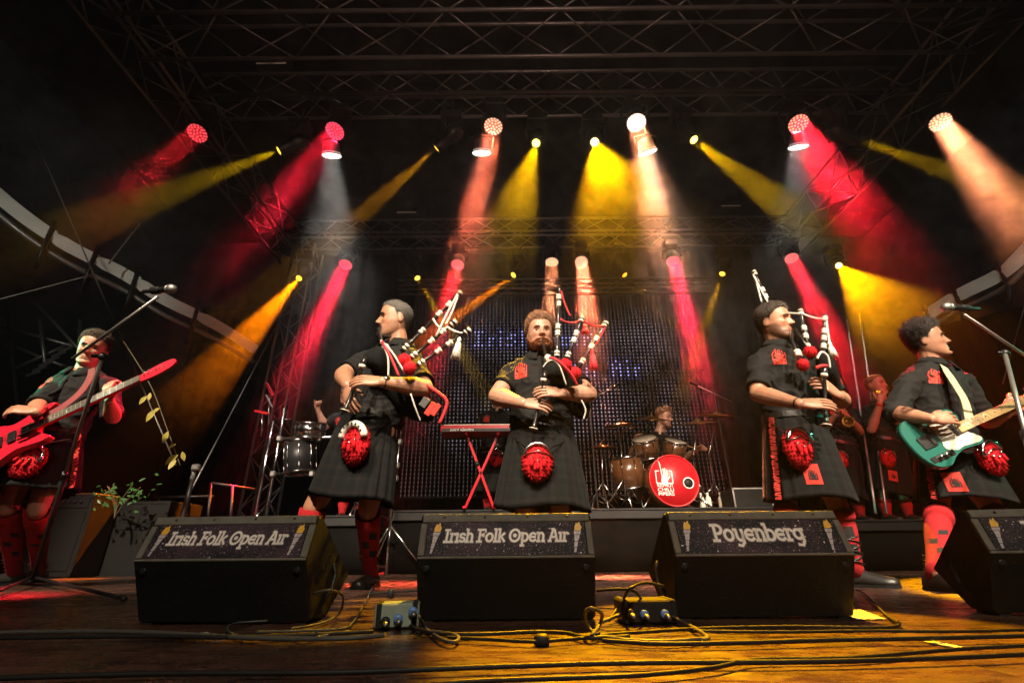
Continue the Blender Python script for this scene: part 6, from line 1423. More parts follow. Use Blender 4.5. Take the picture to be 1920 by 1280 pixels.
for i in range(nk_):
    x = km_.x-kw*0.46+kw*0.92*(i+.5)/nk_; wk.box((x, 5.29, kz+0.042), (kw*0.92/nk_*0.92, 0.14, 0.016))
    if i % 7 not in (2, 6): bk_.box((x+kw*0.92/nk_/2, 5.315, kz+0.054), (kw*0.92/nk_*0.5, 0.09, 0.012))
a_ = wk.build('white_keys', M['white_plastic'], kb); a_['kind'] = 'stuff'; a_ = bk_.build('black_keys', M['plastic'], kb); a_['kind'] = 'stuff'
st = thing('keyboard_stand', 'red crossed stand under the red keyboard', 'keyboard stand', (km_.x, 5.36, RZ))
for (u0, u1) in ((876, 926), (934, 872)):
    a, b = at(u0, 812, 5.36), at(u1, 956, 5.36); a.z = kz-0.045; b.z = RZ+0.02
    q = MB(); q.box((a+b)/2, (0.05, 0.03, (a-b).length), (a-b).to_track_quat('Z', 'Y').to_matrix(), bev=0.004); lg = q.build('leg', M['red_paint'], st)
    for y in (5.22, 5.5): pass
    q = MB(); q.tube([V((b.x, 5.20, b.z)), V((b.x, 5.56, b.z))], 0.016, 8); q.build('foot_bar', M['red_paint'], lg)
    q = MB(); q.tube([V((a.x, 5.22, a.z)), V((a.x, 5.52, a.z))], 0.016, 8); q.build('top_bar', M['red_paint'], lg)
q = MB(); q.lathe([(0.028, -0.03), (0.028, 0.03)], ((km_.x+0.0), 5.36, (kz+RZ)/2+0.06), (0, 1, 0), 12); q.build('pivot', M['black_metal'], st)
# ---------------------------------------------------------------- percussion rack at the left
PZ = 0.55
pr = thing('percussion_rack', 'chrome percussion rack with clamps at the left behind the profile piper', 'drum rack', (at(545, 940, 5.6).x, 5.6, PZ))
def rackbar(nm, a, b, r=0.019, m='chrome'): q = MB(); q.tube([a, b], r, 8); return q.build(nm, M[m], pr)
L0, L1 = at(533, 765, 5.6), at(503, 948, 5.6); L1.z = PZ; rackbar('post', L0, L1)
L2, L3 = at(497, 880, 5.75), at(482, 950, 5.75); L3.z = PZ; rackbar('post', at(512, 790, 5.75), L3)
R0, R1 = at(672, 800, 5.6), at(668, 950, 5.6); R1.z = PZ; rackbar('post', R0, R1)
rackbar('rail', at(522, 822, 5.6), at(676, 818, 5.6)); rackbar('rail', at(512, 888, 5.6), at(676, 888, 5.6)); rackbar('rail', at(513, 786, 5.6), at(545, 786, 5.62), 0.014)
for (u, v) in ((524, 822), (512, 888), (560, 822), (598, 822), (540, 888), (585, 888)):
    q = MB(); q.box(at(u, v, 5.575), (0.055, 0.06, 0.06), bev=0.01); q.build('clamp', M['steel'], pr)
for s, (u, v) in enumerate(((503, 948), (668, 950))):
    for dy in (-0.25, 0.25):
        p = at(u, v, 5.6); p.z = PZ+0.01; q = MB(); q.tube([V((p.x, 5.6, PZ+0.18)), V((p.x+0.02, 5.6+dy, PZ+0.012))], 0.012, 6); q.build('foot', M['chrome'], pr)
drum('timbale', 'chrome drum mounted on the percussion rack beside the raised thumb', at(582, 806, 5.6), (0.05, -0.2, 1), 0.165, 0.16, 'chrome', 'drum_head')
def pad(label, u, v, Y, w_, R_, m):
    p = at(u, v, Y); o = thing('percussion_pad', label, 'drum pad', tuple(p), 0, 'flat pads on the percussion rack')
    q = MB(); q.box(p, (w_, 0.03, 0.2), R_, bev=0.006); q.build('pad_plate', M[m], o); q = MB(); q.tube([p, p+V((0.03, 0.03, -0.28))], 0.011, 6); q.build('rod', M['chrome'], o)
pad('tilted red lit pad standing highest on the percussion rack', 506, 730, 5.55, 0.035, Matrix.Rotation(math.radians(-36), 3, 'Y'), 'red_paint')  # red light on the pad put into its paint colour
pad('thin silver rod pad leaning under the red pad', 505, 752, 5.5, 0.014, Matrix.Rotation(math.radians(-35), 3, 'Y'), 'steel')
pad('red lit flat pad at the left end of the percussion rack', 492, 773, 5.6, 0.03, Matrix.Rotation(math.radians(-78), 3, 'Y'), 'red_paint')  # painted red in place of red light falling on it
for lab, (u0, v0, u1, v1, Y) in (('black conga shaped drum hanging below the upper rail of the percussion rack', (563, 830, 563, 886, 5.65)),):
    a, b = at(u0, v0, Y), at(u1, v1, Y); drum('conga', lab, (a+b)/2, (a-b), 0.17, (a-b).length, 'plastic', 'drum_head')
# tall chrome stand right of the profile piper
ts = thing('instrument_stand', 'tall chrome stand with clamps at the right of the profile piper', 'stand', tuple(at(735, 965, 5.15)))
a, b = at(753, 800, 5.15), at(733, 968, 5.15); q = MB(); q.tube([b, (a+b)/2, a], [0.017, 0.017, 0.011], 8); q.build('pole', M['chrome'], ts)
for v in (828, 872, 896): q = MB(); u = 753-(v-800)*0.119; q.box(at(u, v, 5.13), (0.06, 0.05, 0.06), bev=0.012); q.build('clamp', M['steel'], ts)
p = V((b.x, b.y, 0.0)); q = MB()
q.tube([b, p], 0.014, 8); q.build('lower_tube', M['chrome'], ts)
for k in range(3): q = MB(); q.tube([p+V((0, 0, 0.45)), p+V((0.4*math.cos(k*2.1+.4), 0.4*math.sin(k*2.1+.4), 0.01))], 0.011, 6); q.build('leg', M['chrome'], ts)
# ---------------------------------------------------------------- people further back
def back(label, Y, z, j, **k):
    
    for q in ('A', 'B'):
        if abs(j['ft'+q].y-Y) > 0.6: j['ft'+q] = V((j['kn'+q].x, Y, z))
    return person(label, j, vox=0.0105, **k)
jt = J(5.6, head=(1642, 724), neck=(1650, 758, 0.04), shA=(1629, 770, -0.05), shB=(1685, 768, 0.05), pel=(1664, 838), elA=(1634, 806, -0.16), wrA=(1650, 754, -0.32), elB=(1690, 800, -0.18), wrB=(1664, 756, -0.30), face=(0.45, -0.9, 0.05), up=(0, 0, 1), knA=(1655, 935), knB=(1694, 935), ftA=(1650, 985), ftB=(1700, 985))
back('trumpet player in red light between the tall piper and the green guitar', 5.6, 0.45, jt, hair='hair_sand', hairstyle='crop', skin='skin_fair', sleeve=0.95,
     hands={'A': dict(d=(0.3, -0.2, 0.9), n=(0.4, 0.8, 0.0), ts=1, curl=(0.8, 0.9, 0.6)), 'B': dict(d=(-0.3, -0.2, 0.9), n=(-0.4, 0.8, 0), ts=-1, curl=(0.8, 0.9, 0.6))}, bands=(('A', 'red'),),
     kilt=dict(waist=at(1664, 832, 5.6), hem=at(1668, 930, 5.6), h=(0.26, 0.2), patch=(-0.1, .7)), spor=dict(c=at(1682, 856, 5.3), r=0.095))
jb = J(5.7, head=(1566, 728), neck=(1570, 760, 0.04), shA=(1548, 773, 0.0), shB=(1598, 774, 0.0), pel=(1574, 842), elA=(1542, 806, -0.15), wrA=(1566, 778, -0.32), elB=(1613, 810, -0.15), wrB=(1590, 782, -0.34), face=(0.3, -0.95, 0), up=(0, 0, 1), knA=(1562, 938), knB=(1606, 938), ftA=(1558, 988), ftB=(1614, 988))
back('horn player mostly hidden behind the tall piper, on the right riser', 5.7, 0.45, jb, hair='hair_brown', hairstyle='short', skin='skin', sleeve=0.95,
     hands={'A': dict(d=(0.7, -0.3, 0.5), n=(0.2, 0.9, 0), ts=1, curl=(0.6, 0.8, 0.6)), 'B': dict(d=(-0.6, -0.3, 0.6), n=(-0.4, 0.8, 0), ts=-1, curl=(0.6, 0.8, 0.6))},
     kilt=dict(waist=at(1574, 836, 5.7), hem=at(1580, 934, 5.7), h=(0.26, 0.2)), spor=dict(c=at(1586, 858, 5.4), r=0.095))
jk = J(5.95, head=(934, 742), neck=(932, 772, 0.04), shA=(905, 784), shB=(958, 784), pel=(928, 848), elA=(896, 806, -0.12), wrA=(902, 798, -0.42), elB=(962, 806, -0.12), wrB=(950, 800, -0.42), face=(-0.1, -1, -0.3), up=(0, -0.2, 1), knA=(914, 925), knB=(944, 925), ftA=(914, 960), ftB=(944, 960))
back('keyboard player mostly hidden behind the bearded piper', 5.95, RZ, jk, hair='hair_brown', hairstyle='short', skin='skin', sleeve=0.7,
     hands={'A': dict(d=(0.1, -0.9, -0.3), n=(0, -0.2, -1), ts=1), 'B': dict(d=(-0.1, -0.9, -0.3), n=(0, -0.2, -1), ts=-1)},
     kilt=dict(waist=at(929, 842, 5.95), hem=at(929, 925, 5.95), h=(0.24, 0.2)), spor=dict(c=at(929, 856, 5.7), r=0.095))
jd = J(6.45, head=(1244, 784), neck=(1234, 815, 0.03), shA=(1204, 828), shB=(1264, 828), pel=(1236, 888), elA=(1182, 856, -0.12), wrA=(1193, 828, -0.42), elB=(1284, 860, -0.12), wrB=(1306, 843, -0.42), face=(0.75, -0.66, -0.12), up=(0.05, 0, 1), knA=(1205, 900, -0.42), knB=(1275, 900, -0.42), ftA=(1205, 950), ftB=(1275, 950))
jd['ftA'] = V((jd['knA'].x, 5.95, RZ)); jd['ftB'] = V((jd['knB'].x, 5.95, RZ))
back('drummer seated behind the drum kit, head turned to the right', 6.45, RZ, jd, hair='hair_sand', hairstyle='quiff', beard='short', beardcol='hair_brown', skin='skin_fair', sleeve=0.8,
     hands={'A': dict(d=(-0.2, -0.8, 0.5), n=(0.6, 0.0, -0.7), ts=1, curl=(1.0, 1.2, 0.9)), 'B': dict(d=(0.6, -0.7, 0.3), n=(-0.4, 0, -0.9), ts=-1, curl=(1.0, 1.2, 0.9))}, bands=(('B', 'red'),))
for lab, a, b in (('pale drumstick raised in front of the cymbal left of the drummer', at(1156, 811, 5.85), at(1197, 798, 6.0)), ('drumstick in the right hand of the drummer beside the right tom', at(1306, 842, 5.98), at(1268, 826, 5.78))):
    o = thing('drumstick', lab, 'drumstick', tuple(a), 0, 'drumsticks of the drummer'); q = MB(); q.tube([a, a+(b-a)*0.05, b], [0.006, 0.005, 0.009], 8); q.build('stick', M['maple'], o)
th = thing('drum_throne', 'low round stool under the drummer', 'stool', (jd['pel'].x, 6.45, RZ))
sz_ = jd['pel'].z-0.12
q = MB(); q.lathe([(0.15, -0.08), (0.17, -0.06), (0.17, -0.01), (0.15, 0)], (jd['pel'].x, 6.45, sz_), (0, 0, 1), 20); q.build('seat', M['leather'], th); q = MB(); q.tube([(jd['pel'].x, 6.45, RZ), (jd['pel'].x, 6.45, sz_-0.06)], 0.02, 8); q.build('leg', M['chrome'], th)
jp = J(6.05, head=(652, 742), neck=(654, 772, 0.04), shA=(630, 784, -0.02), shB=(682, 784, 0.02), pel=(658, 850), elA=(609, 800, -0.08), wrA=(596, 768, -0.16), elB=(694, 812, -0.1), wrB=(672, 812, -0.35), face=(-0.2, -1, 0), up=(0, 0, 1), knA=(645, 935), knB=(675, 935), ftA=(645, 965), ftB=(675, 965))
back('percussion player behind the profile piper, one thumb raised', 6.05, PZ, jp, hair='hair_dark', hairstyle='short', skin='skin_fair', sleeve=0.85,
     hands={'A': dict(d=(-0.10, -0.35, 0.90), n=(0.75, -0.6, 0.0), ts=-1, curl=(1.5, 1.5, 0.8), thumb=(1.2, 0.1, -0.1)), 'B': dict(d=(-0.5, -0.8, 0), n=(0, 0, -1), ts=-1)},
     kilt=dict(waist=at(658, 842, 6.05), hem=at(658, 925, 6.05), h=(0.24, 0.2)))
def trumpet(label, mouth, bell):
    mouth, bell = V(mouth), V(bell); d = (bell-mouth).normalized(); L = (bell-mouth).length; s = d.cross(V((0, 0, 1))).normalized(); u = s.cross(d); o = thing('trumpet', label, 'trumpet', tuple(mouth), 0, 'brass horns on the right riser')
    br_ = M.get('brass') or mat('brass', (0.62, 0.36, 0.10), 0.22, 1.0, var=0.15); M['brass'] = br_
    q = MB(); q.lathe([(0.011, 0), (0.012, 0.008), (0.005, 0.02), (0.005, 0.08), (0.0065, 0.10), (0.0065, L*0.62)], mouth, d, 12); q.build('leadpipe', br_, o)
    q = MB(); e = mouth+d*L*0.62-u*0.05
    q.tube(spline([mouth+d*L*0.62, mouth+d*(L*0.68)-u*0.025, e, mouth+d*L*0.35-u*0.05, mouth+d*L*0.2-u*0.05, mouth+d*L*0.15-u*0.025, mouth+d*L*0.2], 4), 0.0068, 8); q.build('tubing', br_, o)
    q = MB(); q.lathe([(0.0068, L*0.2), (0.009, L*0.6), (0.016, L*0.85), (0.032, L*0.95), (0.062, L), (0.060, L+0.002), (0.028, L*0.95)], mouth+u*0.0, d, 20); q.build('bell', br_, o)
    for k in range(3): q = MB(); c = mouth+d*(L*0.36+0.024*k)-u*0.10; q.lathe([(0.010, 0), (0.010, 0.115), (0.004, 0.118), (0.004, 0.135), (0.008, 0.138)], c, u, 10); q.build('valve', br_, o)
trumpet('brass trumpet at the lips of the trumpet player in red light', jt['mouth'], jt['mouth']+V((0.12, -0.46, 0.02)))
trumpet('brass horn held low by the horn player hidden behind the tall piper', at(1572, 764, 5.45), at(1590, 790, 5.05))
# ---------------------------------------------------------------- cables, boxes, the roof edge, things at the sides
def cable(label, pts, r=0.0055, m='rubber', z=0.006, name='cable'):
    P = [atz(p[0], p[1], p[2] if len(p) > 2 else z+r) for p in pts]
    r *= 0.74; q = MB(); q.tube(spline(P, 10), r, 8); o = q.build(name, M[m]); tag(o, label, 'cable', 'cables lying on the stage front'); return o
cable('thick black cable running right across the very front of the stage', [(-60, 1272), (300, 1262), (620, 1260), (900, 1250), (1180, 1242), (1500, 1240), (1760, 1233), (2000, 1222)], 0.0060)
cable('black cable joining the front cable and sloping out at the bottom edge', [(560, 1300), (900, 1276), (1180, 1266), (1330, 1252), (1420, 1236), (1600, 1232), (1800, 1216), (2000, 1206)], 0.0052)
cable('pale grey cable stretched from the left edge to the left monitor', [(-40, 1186), (120, 1183), (260, 1184), (380, 1190), (500, 1196), (640, 1196), (720, 1190)], 0.0075, 'cable_grey')
cable('dark cable beside the pale grey one at the left edge', [(-40, 1196), (160, 1193), (300, 1192), (420, 1194), (560, 1190), (700, 1183)], 0.0065)
cable('thin grey cable looped in front of the left monitor', [(655, 1182), (560, 1198), (470, 1196), (428, 1182), (440, 1168), (500, 1163), (520, 1162)], 0.0042, 'cable_grey')
cable('grey lead curving out of the side of the left monitor', [(588, 1112, 0.10), (620, 1106, 0.11), (643, 1118, 0.08), (635, 1150, 0.02), (600, 1168), (545, 1178)], 0.0045, 'cable_grey')
cable('grey lead running from the foot of the profile piper to the box', [(700, 1098), (684, 1130), (662, 1165), (640, 1178), (560, 1182), (480, 1184)], 0.0045, 'cable_grey')
cable('black cable lying below the centre monitor', [(770, 1172), (810, 1186), (900, 1188), (1000, 1184), (1060, 1186), (1105, 1195), (1180, 1192)], 0.0065)
cable('thick grey cable hanging from the connector box and turning in a loop', [(786, 1156, 0.045), (800, 1178), (825, 1196), (850, 1203), (860, 1194), (838, 1186), (810, 1183)], 0.0060, 'cable_grey')
cable('black cable with an inline joint in front of the centre monitor', [(838, 1194), (920, 1198), (1000, 1202), (1060, 1198), (1140, 1192)], 0.0055)
cable('grey cable coiled upright between the two right monitors', [(1330, 1196), (1240, 1202), (1150, 1196), (1108, 1180), (1097, 1152, 0.05), (1108, 1140, 0.07), (1128, 1150, 0.05), (1124, 1172, 0.02), (1110, 1190)], 0.0065, 'cable_grey')
cable('black lead arching from the third monitor to the floor', [(1244, 1098, 0.10), (1210, 1092, 0.11), (1180, 1104, 0.10), (1165, 1130, 0.05), (1142, 1162)], 0.0060)
cable('black lead arching out of the centre monitor', [(1120, 1107, 0.09), (1160, 1104, 0.10), (1190, 1108, 0.09), (1206, 1130, 0.05), (1208, 1150, 0.02)], 0.0055)
cable('grey cable bending from the coil to the front of the third monitor', [(1130, 1165), (1180, 1146, 0.03), (1230, 1144, 0.03), (1280, 1165, 0.015), (1325, 1192), (1318, 1200)], 0.0065, 'cable_grey')
cable('black cable running to the right below the third monitor', [(1120, 1190), (1240, 1182), (1350, 1176), (1500, 1174), (1640, 1176), (1686, 1170), (1660, 1150), (1620, 1112), (1606, 1105)], 0.0055)
cable('black cable stretched to the right edge in front of the monitors', [(1130, 1200), (1240, 1206), (1400, 1204), (1560, 1199), (1720, 1196), (1980, 1190)], 0.0065)
cable('second black cable stretched to the right edge, nearer the monitors', [(1300, 1182), (1460, 1184), (1640, 1182), (1800, 1183), (1980, 1178)], 0.0050)
q = MB(); a, b = atz(1001, 1200, 0.012), atz(1030, 1200, 0.012); q.tube([a, a+(b-a)*.2, a+(b-a)*.8, b], [0.008, 0.014, 0.014, 0.008], 12); tag(q.build('cable_joint', M['rubber']), 'black inline joint on the cable before the centre monitor', 'connector')
q = MB(); a = atz(733, 1112, 0.021); q.lathe([(0.012, -0.02), (0.016, -0.014), (0.016, 0.012), (0.009, 0.022)], a, (0.1, 0, 1), 14); o = q.build('rubber_plug', M['rubber']); tag(o, 'black rubber plug on the floor beside the shoe of the profile piper', 'plug')
cable('thin dark lead through the plug beside the profile piper', [(690, 1112), (733, 1110), (790, 1106)], 0.005)
M['box_green'] = mat('pale_green_case', (0.26, 0.33, 0.27), 0.45, 0.2, var=0.3, scale=30)
M['blue_ring'] = mat('blue_connector', (0.10, 0.22, 0.55), 0.35, 0, var=0.15)
def stagebox(label, p, sz, m, conns, yaw=0.0):
    p = V(p); o = thing('connector_box', label, 'connector box', tuple(p), yaw)
    q = MB(); q.box((0, 0, sz[2]/2+0.004), sz, bev=0.004); q.build('case', M[m], o, local=True)
    for s in (-1, 1): q = MB(); q.box((s*(sz[0]/2-0.012), 0, sz[2]/2+0.004), (0.016, sz[1]+0.004, sz[2]+0.004), bev=0.003); q.build('corner_guard', M['rubber'], o, local=True)
    for x, z, c in conns:
        q = MB(); q.lathe([(0.011, 0), (0.013, 0.004), (0.013, 0.012), (0.008, 0.015)], (x, -sz[1]/2-0.001, z), (0, -1, 0), 14, m=0); q.lathe([(0.007, 0.014), (0.007, 0.030), (0.005, 0.040)], (x, -sz[1]/2, z), (0.1, -1, -0.15), 10, m=1)
        q.build('connector', [M[c], M['steel']], o, local=True)
    return o
stagebox('small pale green connector box with blue plugs left of the centre monitor', atz(744, 1176, 0.0), (0.125, 0.09, 0.062), 'box_green', ((0.005, 0.028, 'blue_ring'), (0.045, 0.045, 'blue_ring'), (-0.03, 0.022, 'rubber')), 0.15)
stagebox('black connector box with blue ringed plugs between the two right monitors', atz(1212, 1166, 0.0), (0.165, 0.12, 0.060), 'plastic', ((-0.02, 0.028, 'blue_ring'), (0.04, 0.028, 'blue_ring'), (-0.06, 0.03, 'rubber')), 0.0)
M['paper'] = mat('paper', (0.5, 0.49, 0.46), 0.8, 0, var=0.05)
q = MB(); pp = [atz(u, v, 0.003) for u, v in ((1560, 1143), (1614, 1142), (1660, 1159), (1606, 1160))]; q.add(pp+[p-V((0, 0, 0.001)) for p in pp], [(0, 1, 2, 3), (7, 6, 5, 4), (0, 4, 5, 1), (1, 5, 6, 2), (2, 6, 7, 3), (3, 7, 4, 0)], False)
tag(q.build('set_list', M['paper']), 'white sheet of paper lying behind the third monitor', 'paper')
for k, (u, v, du) in enumerate(((1770, 1206, 30), (396, 1190, 18))):
    q = MB(); a, b = atz(u-du, v-5, 0.0035), atz(u+du, v+6, 0.0035); d = (b-a).normalized(); s = V((-d.y, d.x, 0))*0.012
    q.add([a+s, b+s, b-s, a-s, a+s-V((0, 0, .002)), b+s-V((0, 0, .002)), b-s-V((0, 0, .002)), a-s-V((0, 0, .002))], [(0, 1, 2, 3), (0, 4, 5, 1), (1, 5, 6, 2), (2, 6, 7, 3), (3, 7, 4, 0)], False)
    tag(q.build('floor_tape', M['paper']), ('white strip of tape on the deck at the right front', 'white strip of tape under the pale cable at the left')[k], 'tape', 'strips of tape on the deck')
# curved edges of the stage roof, left and right
def roofband(label, pts, wd, seams):
    sp = spline([at(*p) for p in pts], 6); o = thing('roof_edge', label, 'roof edge', tuple(sp[0]), 0, 'curved grey edges of the stage roof')
    n = len(sp); cut = [0]+[int(n*s) for s in seams]+[n-1]
    for a, b in zip(cut[:-1], cut[1:]):
        rs = []
        for i in range(a, b+1):
            t = (sp[min(i+1, n-1)]-sp[max(i-1, 0)]).normalized(); up = V((0, -0.25, 1)); up = (up-t*up.dot(t)).normalized(); s_ = t.cross(up); w_ = wd*(0.72 if i in (a,) else 1.0)
            rs.append([sp[i]-up*w_/2, sp[i]+s_*0.03, sp[i]+up*w_/2, sp[i]-s_*0.03])
        q = MB(); q.rings(rs, smooth=False); q.build('tarpaulin_strip', M['tent'], o)
        p = sp[a]; q = MB(); q.tube([p+V((0, -0.05, 0.2)), p+V((0, -0.05, -0.28)), p+V((-0.05, 0, -0.5))], 0.03, 6); q.build('bracket', M['black_metal'], o)
    q = MB(); q.tube([p+V((0, 0.1, -0.22)) for p in sp], 0.04, 8); q.build('edge_tube', M['alu_dark'], o)
roofband('curved grey roof edge sloping down from the left side behind the red guitar', [(-60, 318, 4.6), (40, 402, 5.0), (130, 462, 5.4), (230, 512, 5.9), (310, 562, 6.3), (400, 606, 6.9), (480, 655, 7.5)], 0.17, (0.28, 0.42, 0.56, 0.78))
roofband('curved grey roof edge rising to the right behind the green guitar', [(1735, 592, 7.2), (1800, 552, 6.7), (1865, 520, 6.3), (1905, 490, 6.0), (1990, 400, 5.5)], 0.20, (0.2, 0.52))
def rope(label, a, b, r=0.010, dz=0.0, m='alu_dark'):
    q = MB(); q.tube(sag(at(*a), at(*b), dz), r, 6); tag(q.build('rope', M[m]), label, 'rope', 'ropes and cables strung round the stage')
rope('dark rope hanging from the roof past the left roof edge', (40, 200, 4.6), (330, 872, 5.2), 0.008)
rope('dark rope from the left roof edge up to the truss', (262, 420, 5.6), (204, 494, 5.5), 0.010)
rope('rope sloping from the left roof edge down to the rack', (560, 530, 7.4), (350, 935, 5.6), 0.010)
rope('thin rope under the left roof edge going left', (-20, 566, 5.0), (170, 516, 5.4), 0.010)
rope('left one of two taut cables behind the trumpet player', (1588, 600, 6.3), (1642, 962, 5.2), 0.013, 0, 'alu')
rope('right one of two taut cables behind the trumpet player', (1612, 588, 6.3), (1662, 962, 5.25), 0.013, 0, 'alu')
rope('thin rope at the right edge above the microphone stand', (1925, 560, 5.0), (1880, 720, 5.0), 0.007)
# steel frame at the far left behind the guitarist
sf = thing('scaffold', 'dark tubular steel frame beyond the stage at the far left', 'scaffold', (-6.6, 7.5, -1.3))
for a, b in (((-20, 606, 7.6), (150, 652, 7.9)), ((60, 560, 7.6), (190, 700, 7.9)), ((0, 640, 7.6), (130, 690, 7.9)), ((75, 600, 7.6), (85, 690, 7.6)), ((30, 690, 7.6), (140, 640, 7.9)), ((10, 560, 7.6), (60, 1000, 7.6)), ((150, 600, 7.9), (140, 1000, 7.9))):
    q = MB(); q.tube([at(*a), at(*b)], 0.03, 6); q.build('tube', M['steel'], sf)
tb = thing('banner_box', 'row of pale slanted panels seen dimly beyond the left guitarist', 'panel', tuple(at(80, 690, 7.4)))
for k in range(6):
    q = MB(); q.box(at(62+k*12, 700-k*9, 7.4), (0.22, 0.02, 0.05), Matrix.Rotation(math.radians(-22), 3, 'Y'), bev=0.004); q.build('panel', M['alu_dark'], tb)
# rails, pole and amplifier in the left wing
rl = thing('guard_rail', 'grey guard rail left of the percussion rack', 'railing', tuple(at(400, 950, 6.2)))
for a, b in (((290, 932, 6.2), (400, 930, 6.2)), ((396, 905, 6.0), (478, 917, 6.3)), ((396, 905, 6.0), (386, 1010, 6.0)), ((300, 930, 6.2), (300, 1010, 6.2)), ((436, 910, 6.1), (430, 1010, 6.1))):
    q = MB(); q.tube([at(*a), at(*b)], 0.017, 8); q.build('rail', M['black_metal'], rl)
pl = thing('steel_pole', 'short pale pole with clamp standing behind the left monitor', 'pole', tuple(at(346, 955, 4.8)))
p = at(346, 955, 4.8); q = MB(); q.tube([V((p.x-0.03, p.y, 0)), p, at(366, 874, 4.8)], 0.022, 10); q.build('tube', M['alu'], pl); q = MB(); q.box(at(368, 876, 4.78), (0.075, 0.06, 0.06), bev=0.012); q.build('clamp', M['steel'], pl)
ap = at(128, 905, 5.2); am = thing('amplifier', 'black amplifier with metal corners behind the left guitarist', 'amplifier', (ap.x, 5.2, 0))
q = MB(); q.box((ap.x, 5.4, 0.40), (0.62, 0.36, 0.80), bev=0.012); q.build('cabinet', M['speaker_black'], am); q = MB(); q.box((ap.x, 5.217, 0.34), (0.55, 0.012, 0.56), bev=0.003); q.build('grille', M['grille'], am)
q = MB(); q.box((ap.x, 5.216, 0.71), (0.55, 0.012, 0.12), bev=0.003); pn = q.build('control_panel', M['plastic'], am)
q = MB()
for k in range(8): q.lathe([(0.014, 0), (0.012, 0.02)], (ap.x-0.22+0.06*k, 5.209, 0.71), (0, -1, 0), 10)
q.build('knobs', M['plastic'], pn)
for sx in (-1, 1):
    for z in (0.03, 0.77): q = MB(); q.box((ap.x+sx*0.29, 5.225, z), (0.05, 0.03, 0.05), bev=0.008); q.build('corner', M['black_metal'], am)
for k, (u, v, Y, w_, h_) in enumerate(((232, 985, 5.6, 0.9, 0.75), (40, 1000, 5.7, 0.8, 0.8))):
    p = at(u, v, Y); o = thing('flight_case', ('dark flight case in the left wing behind the left monitor', 'dark flight case behind the legs of the left guitarist')[k], 'flight case', (p.x, Y, 0), 0, 'flight cases in the left wing')
    q = MB(); q.box((p.x, Y+0.3, h_/2), (w_, 0.6, h_), bev=0.008); q.build('case_body', M['speaker_black'], o)
    for sx in (-1, 1):
        q = MB(); q.box((p.x+sx*(w_/2-0.012), Y-0.001, h_/2), (0.03, 0.012, h_)); q.build('metal_edge', M['black_metal'], o)
    for z in (0.015, h_*0.62, h_-0.015): q = MB(); q.box((p.x, Y-0.002, z), (w_-0.03, 0.012, 0.028)); q.build('metal_edge', M['black_metal'], o)
# leafy garland and the plant lit green
M['leaf_yellow'] = mat('yellow_leaf', (0.32, 0.26, 0.05), 0.5, 0, var=0.3, scale=40); M['leaf_green'] = mat('green_leaf', (0.04, 0.13, 0.03), 0.45, 0, var=0.4, scale=30); M['stem'] = mat('stem', (0.08, 0.06, 0.03), 0.7, 0)
def leaf(mb, p, d, n, L, w_):
    p, d, n = V(p), V(d).normalized(), V(n); s = d.cross(n).normalized(); n = s.cross(d)
    row = []
    for t, ww in ((0, .05), (.25, .8), (.5, 1.0), (.78, .6), (1, .02)): row.append([p+d*L*t-s*w_*ww/2+n*L*0.10*math.sin(t*3), p+d*L*t+n*(L*0.10*math.sin(t*3)-0.006*ww), p+d*L*t+s*w_*ww/2+n*L*0.10*math.sin(t*3), p+d*L*t+n*(L*0.10*math.sin(t*3)-0.010*ww)])
    mb.rings(row, smooth=False)
gl = thing('leaf_garland', 'thin hanging vine with a few yellow leaves right of the red headstock', 'vine', tuple(at(290, 770, 4.4)))
q = MB(); q.tube(spline([at(232, 640, 4.4), at(282, 722, 4.4), at(312, 800, 4.4), at(338, 872, 4.4)], 5), 0.005, 5); q.build('stem', M['stem'], gl)
rg = random.Random(11)
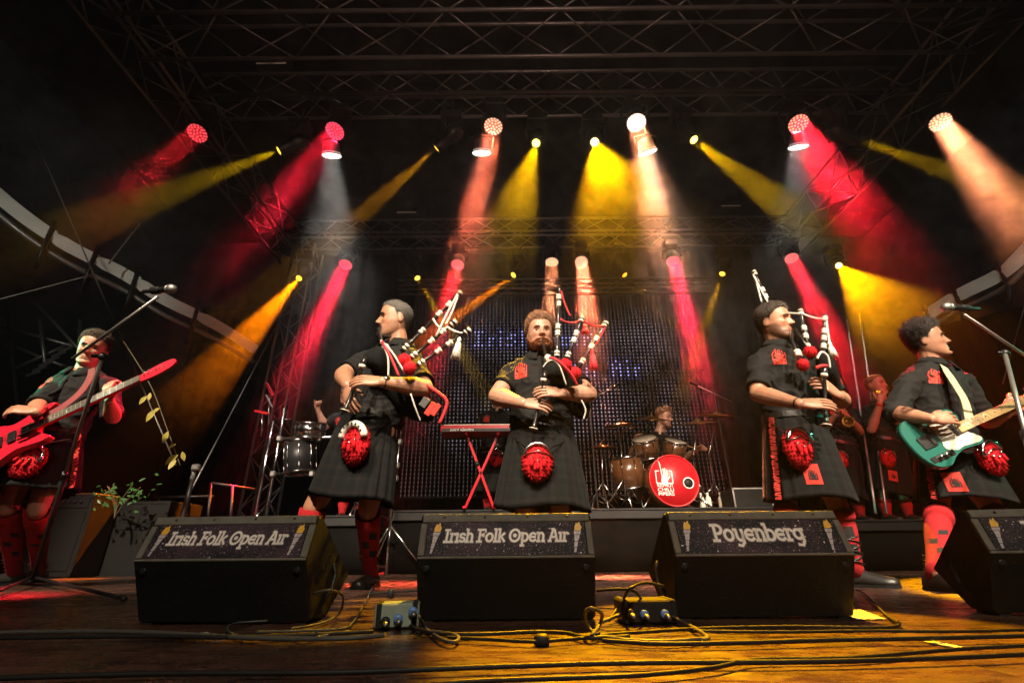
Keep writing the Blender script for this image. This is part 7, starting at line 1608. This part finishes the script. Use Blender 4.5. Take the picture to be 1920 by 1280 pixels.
for (u, v, s_) in ((268, 752, 1), (274, 746, .8), (284, 778, 1.3), (292, 774, .8), (308, 818, 1.2), (322, 842, .7), (326, 862, 1.4), (322, 872, 1.0), (334, 856, .9)):
    q = MB(); leaf(q, at(u+8, v-10, 4.38), (rg.uniform(-1, .2), rg.uniform(-.3, .3), -0.7), (0.2, -1, 0.2), 0.10*s_, 0.045*s_); q.build('leaf', M['leaf_yellow'], gl)
pt = thing('leafy_plant', 'small leafy green plant glinting low in the dark left wing', 'plant', tuple(at(228, 930, 5.3)))
p0 = at(228, 925, 5.25)
for k in range(60):
    a = rg.uniform(0, 6.28); c = p0+V((rg.gauss(0, .16), rg.gauss(0, .06), rg.gauss(0, .06)))
    q = MB(); leaf(q, c, (math.cos(a), rg.uniform(-.4, .4), math.sin(a)*.6-.2), (rg.uniform(-.4, .4), -1, .5), rg.uniform(.035, .075), rg.uniform(.014, .028)); q.build('leaf', M['leaf_green'], pt)
q = MB()
for k in range(9): a = rg.uniform(0, 6.28); q.tube(spline([p0+V((0, 0, -0.25)), p0+V((math.cos(a)*.05, 0, -.1)), p0+V((math.cos(a)*.18, math.sin(a)*.08, rg.uniform(0, .10)))], 4), 0.003, 5)
q.build('stems', M['stem'], pt)
# small strobe panels clamped to the trusses
def strobe(label, u, v, Y):
    p = at(u, v, Y); o = thing('strobe_panel', label, 'stage light', tuple(p), 0, 'unlit flat panels on the trusses')
    q = MB(); q.box(p, (0.40, 0.12, 0.17), Matrix.Rotation(math.radians(-25), 3, 'X'), bev=0.01); q.build('housing', M['black_metal'], o); q = MB(); q.box(p+V((0, -0.058, -0.03)), (0.37, 0.012, 0.14), Matrix.Rotation(math.radians(-25), 3, 'X')); q.build('window', M['tent'], o)
    q = MB(); q.tube([p, p+V((0, 0.05, 0.25))], 0.015, 6); q.build('clamp', M['black_metal'], o)
strobe('unlit flat panel at the left end of the topmost truss', 516, 122, 4.2); strobe('unlit flat panel at the right end of the topmost truss', 1612, 104, 4.2)
strobe('unlit flat panel left of centre on the back truss', 764, 397, 7.6); strobe('unlit flat panel right of centre on the back truss', 1366, 385, 7.6)
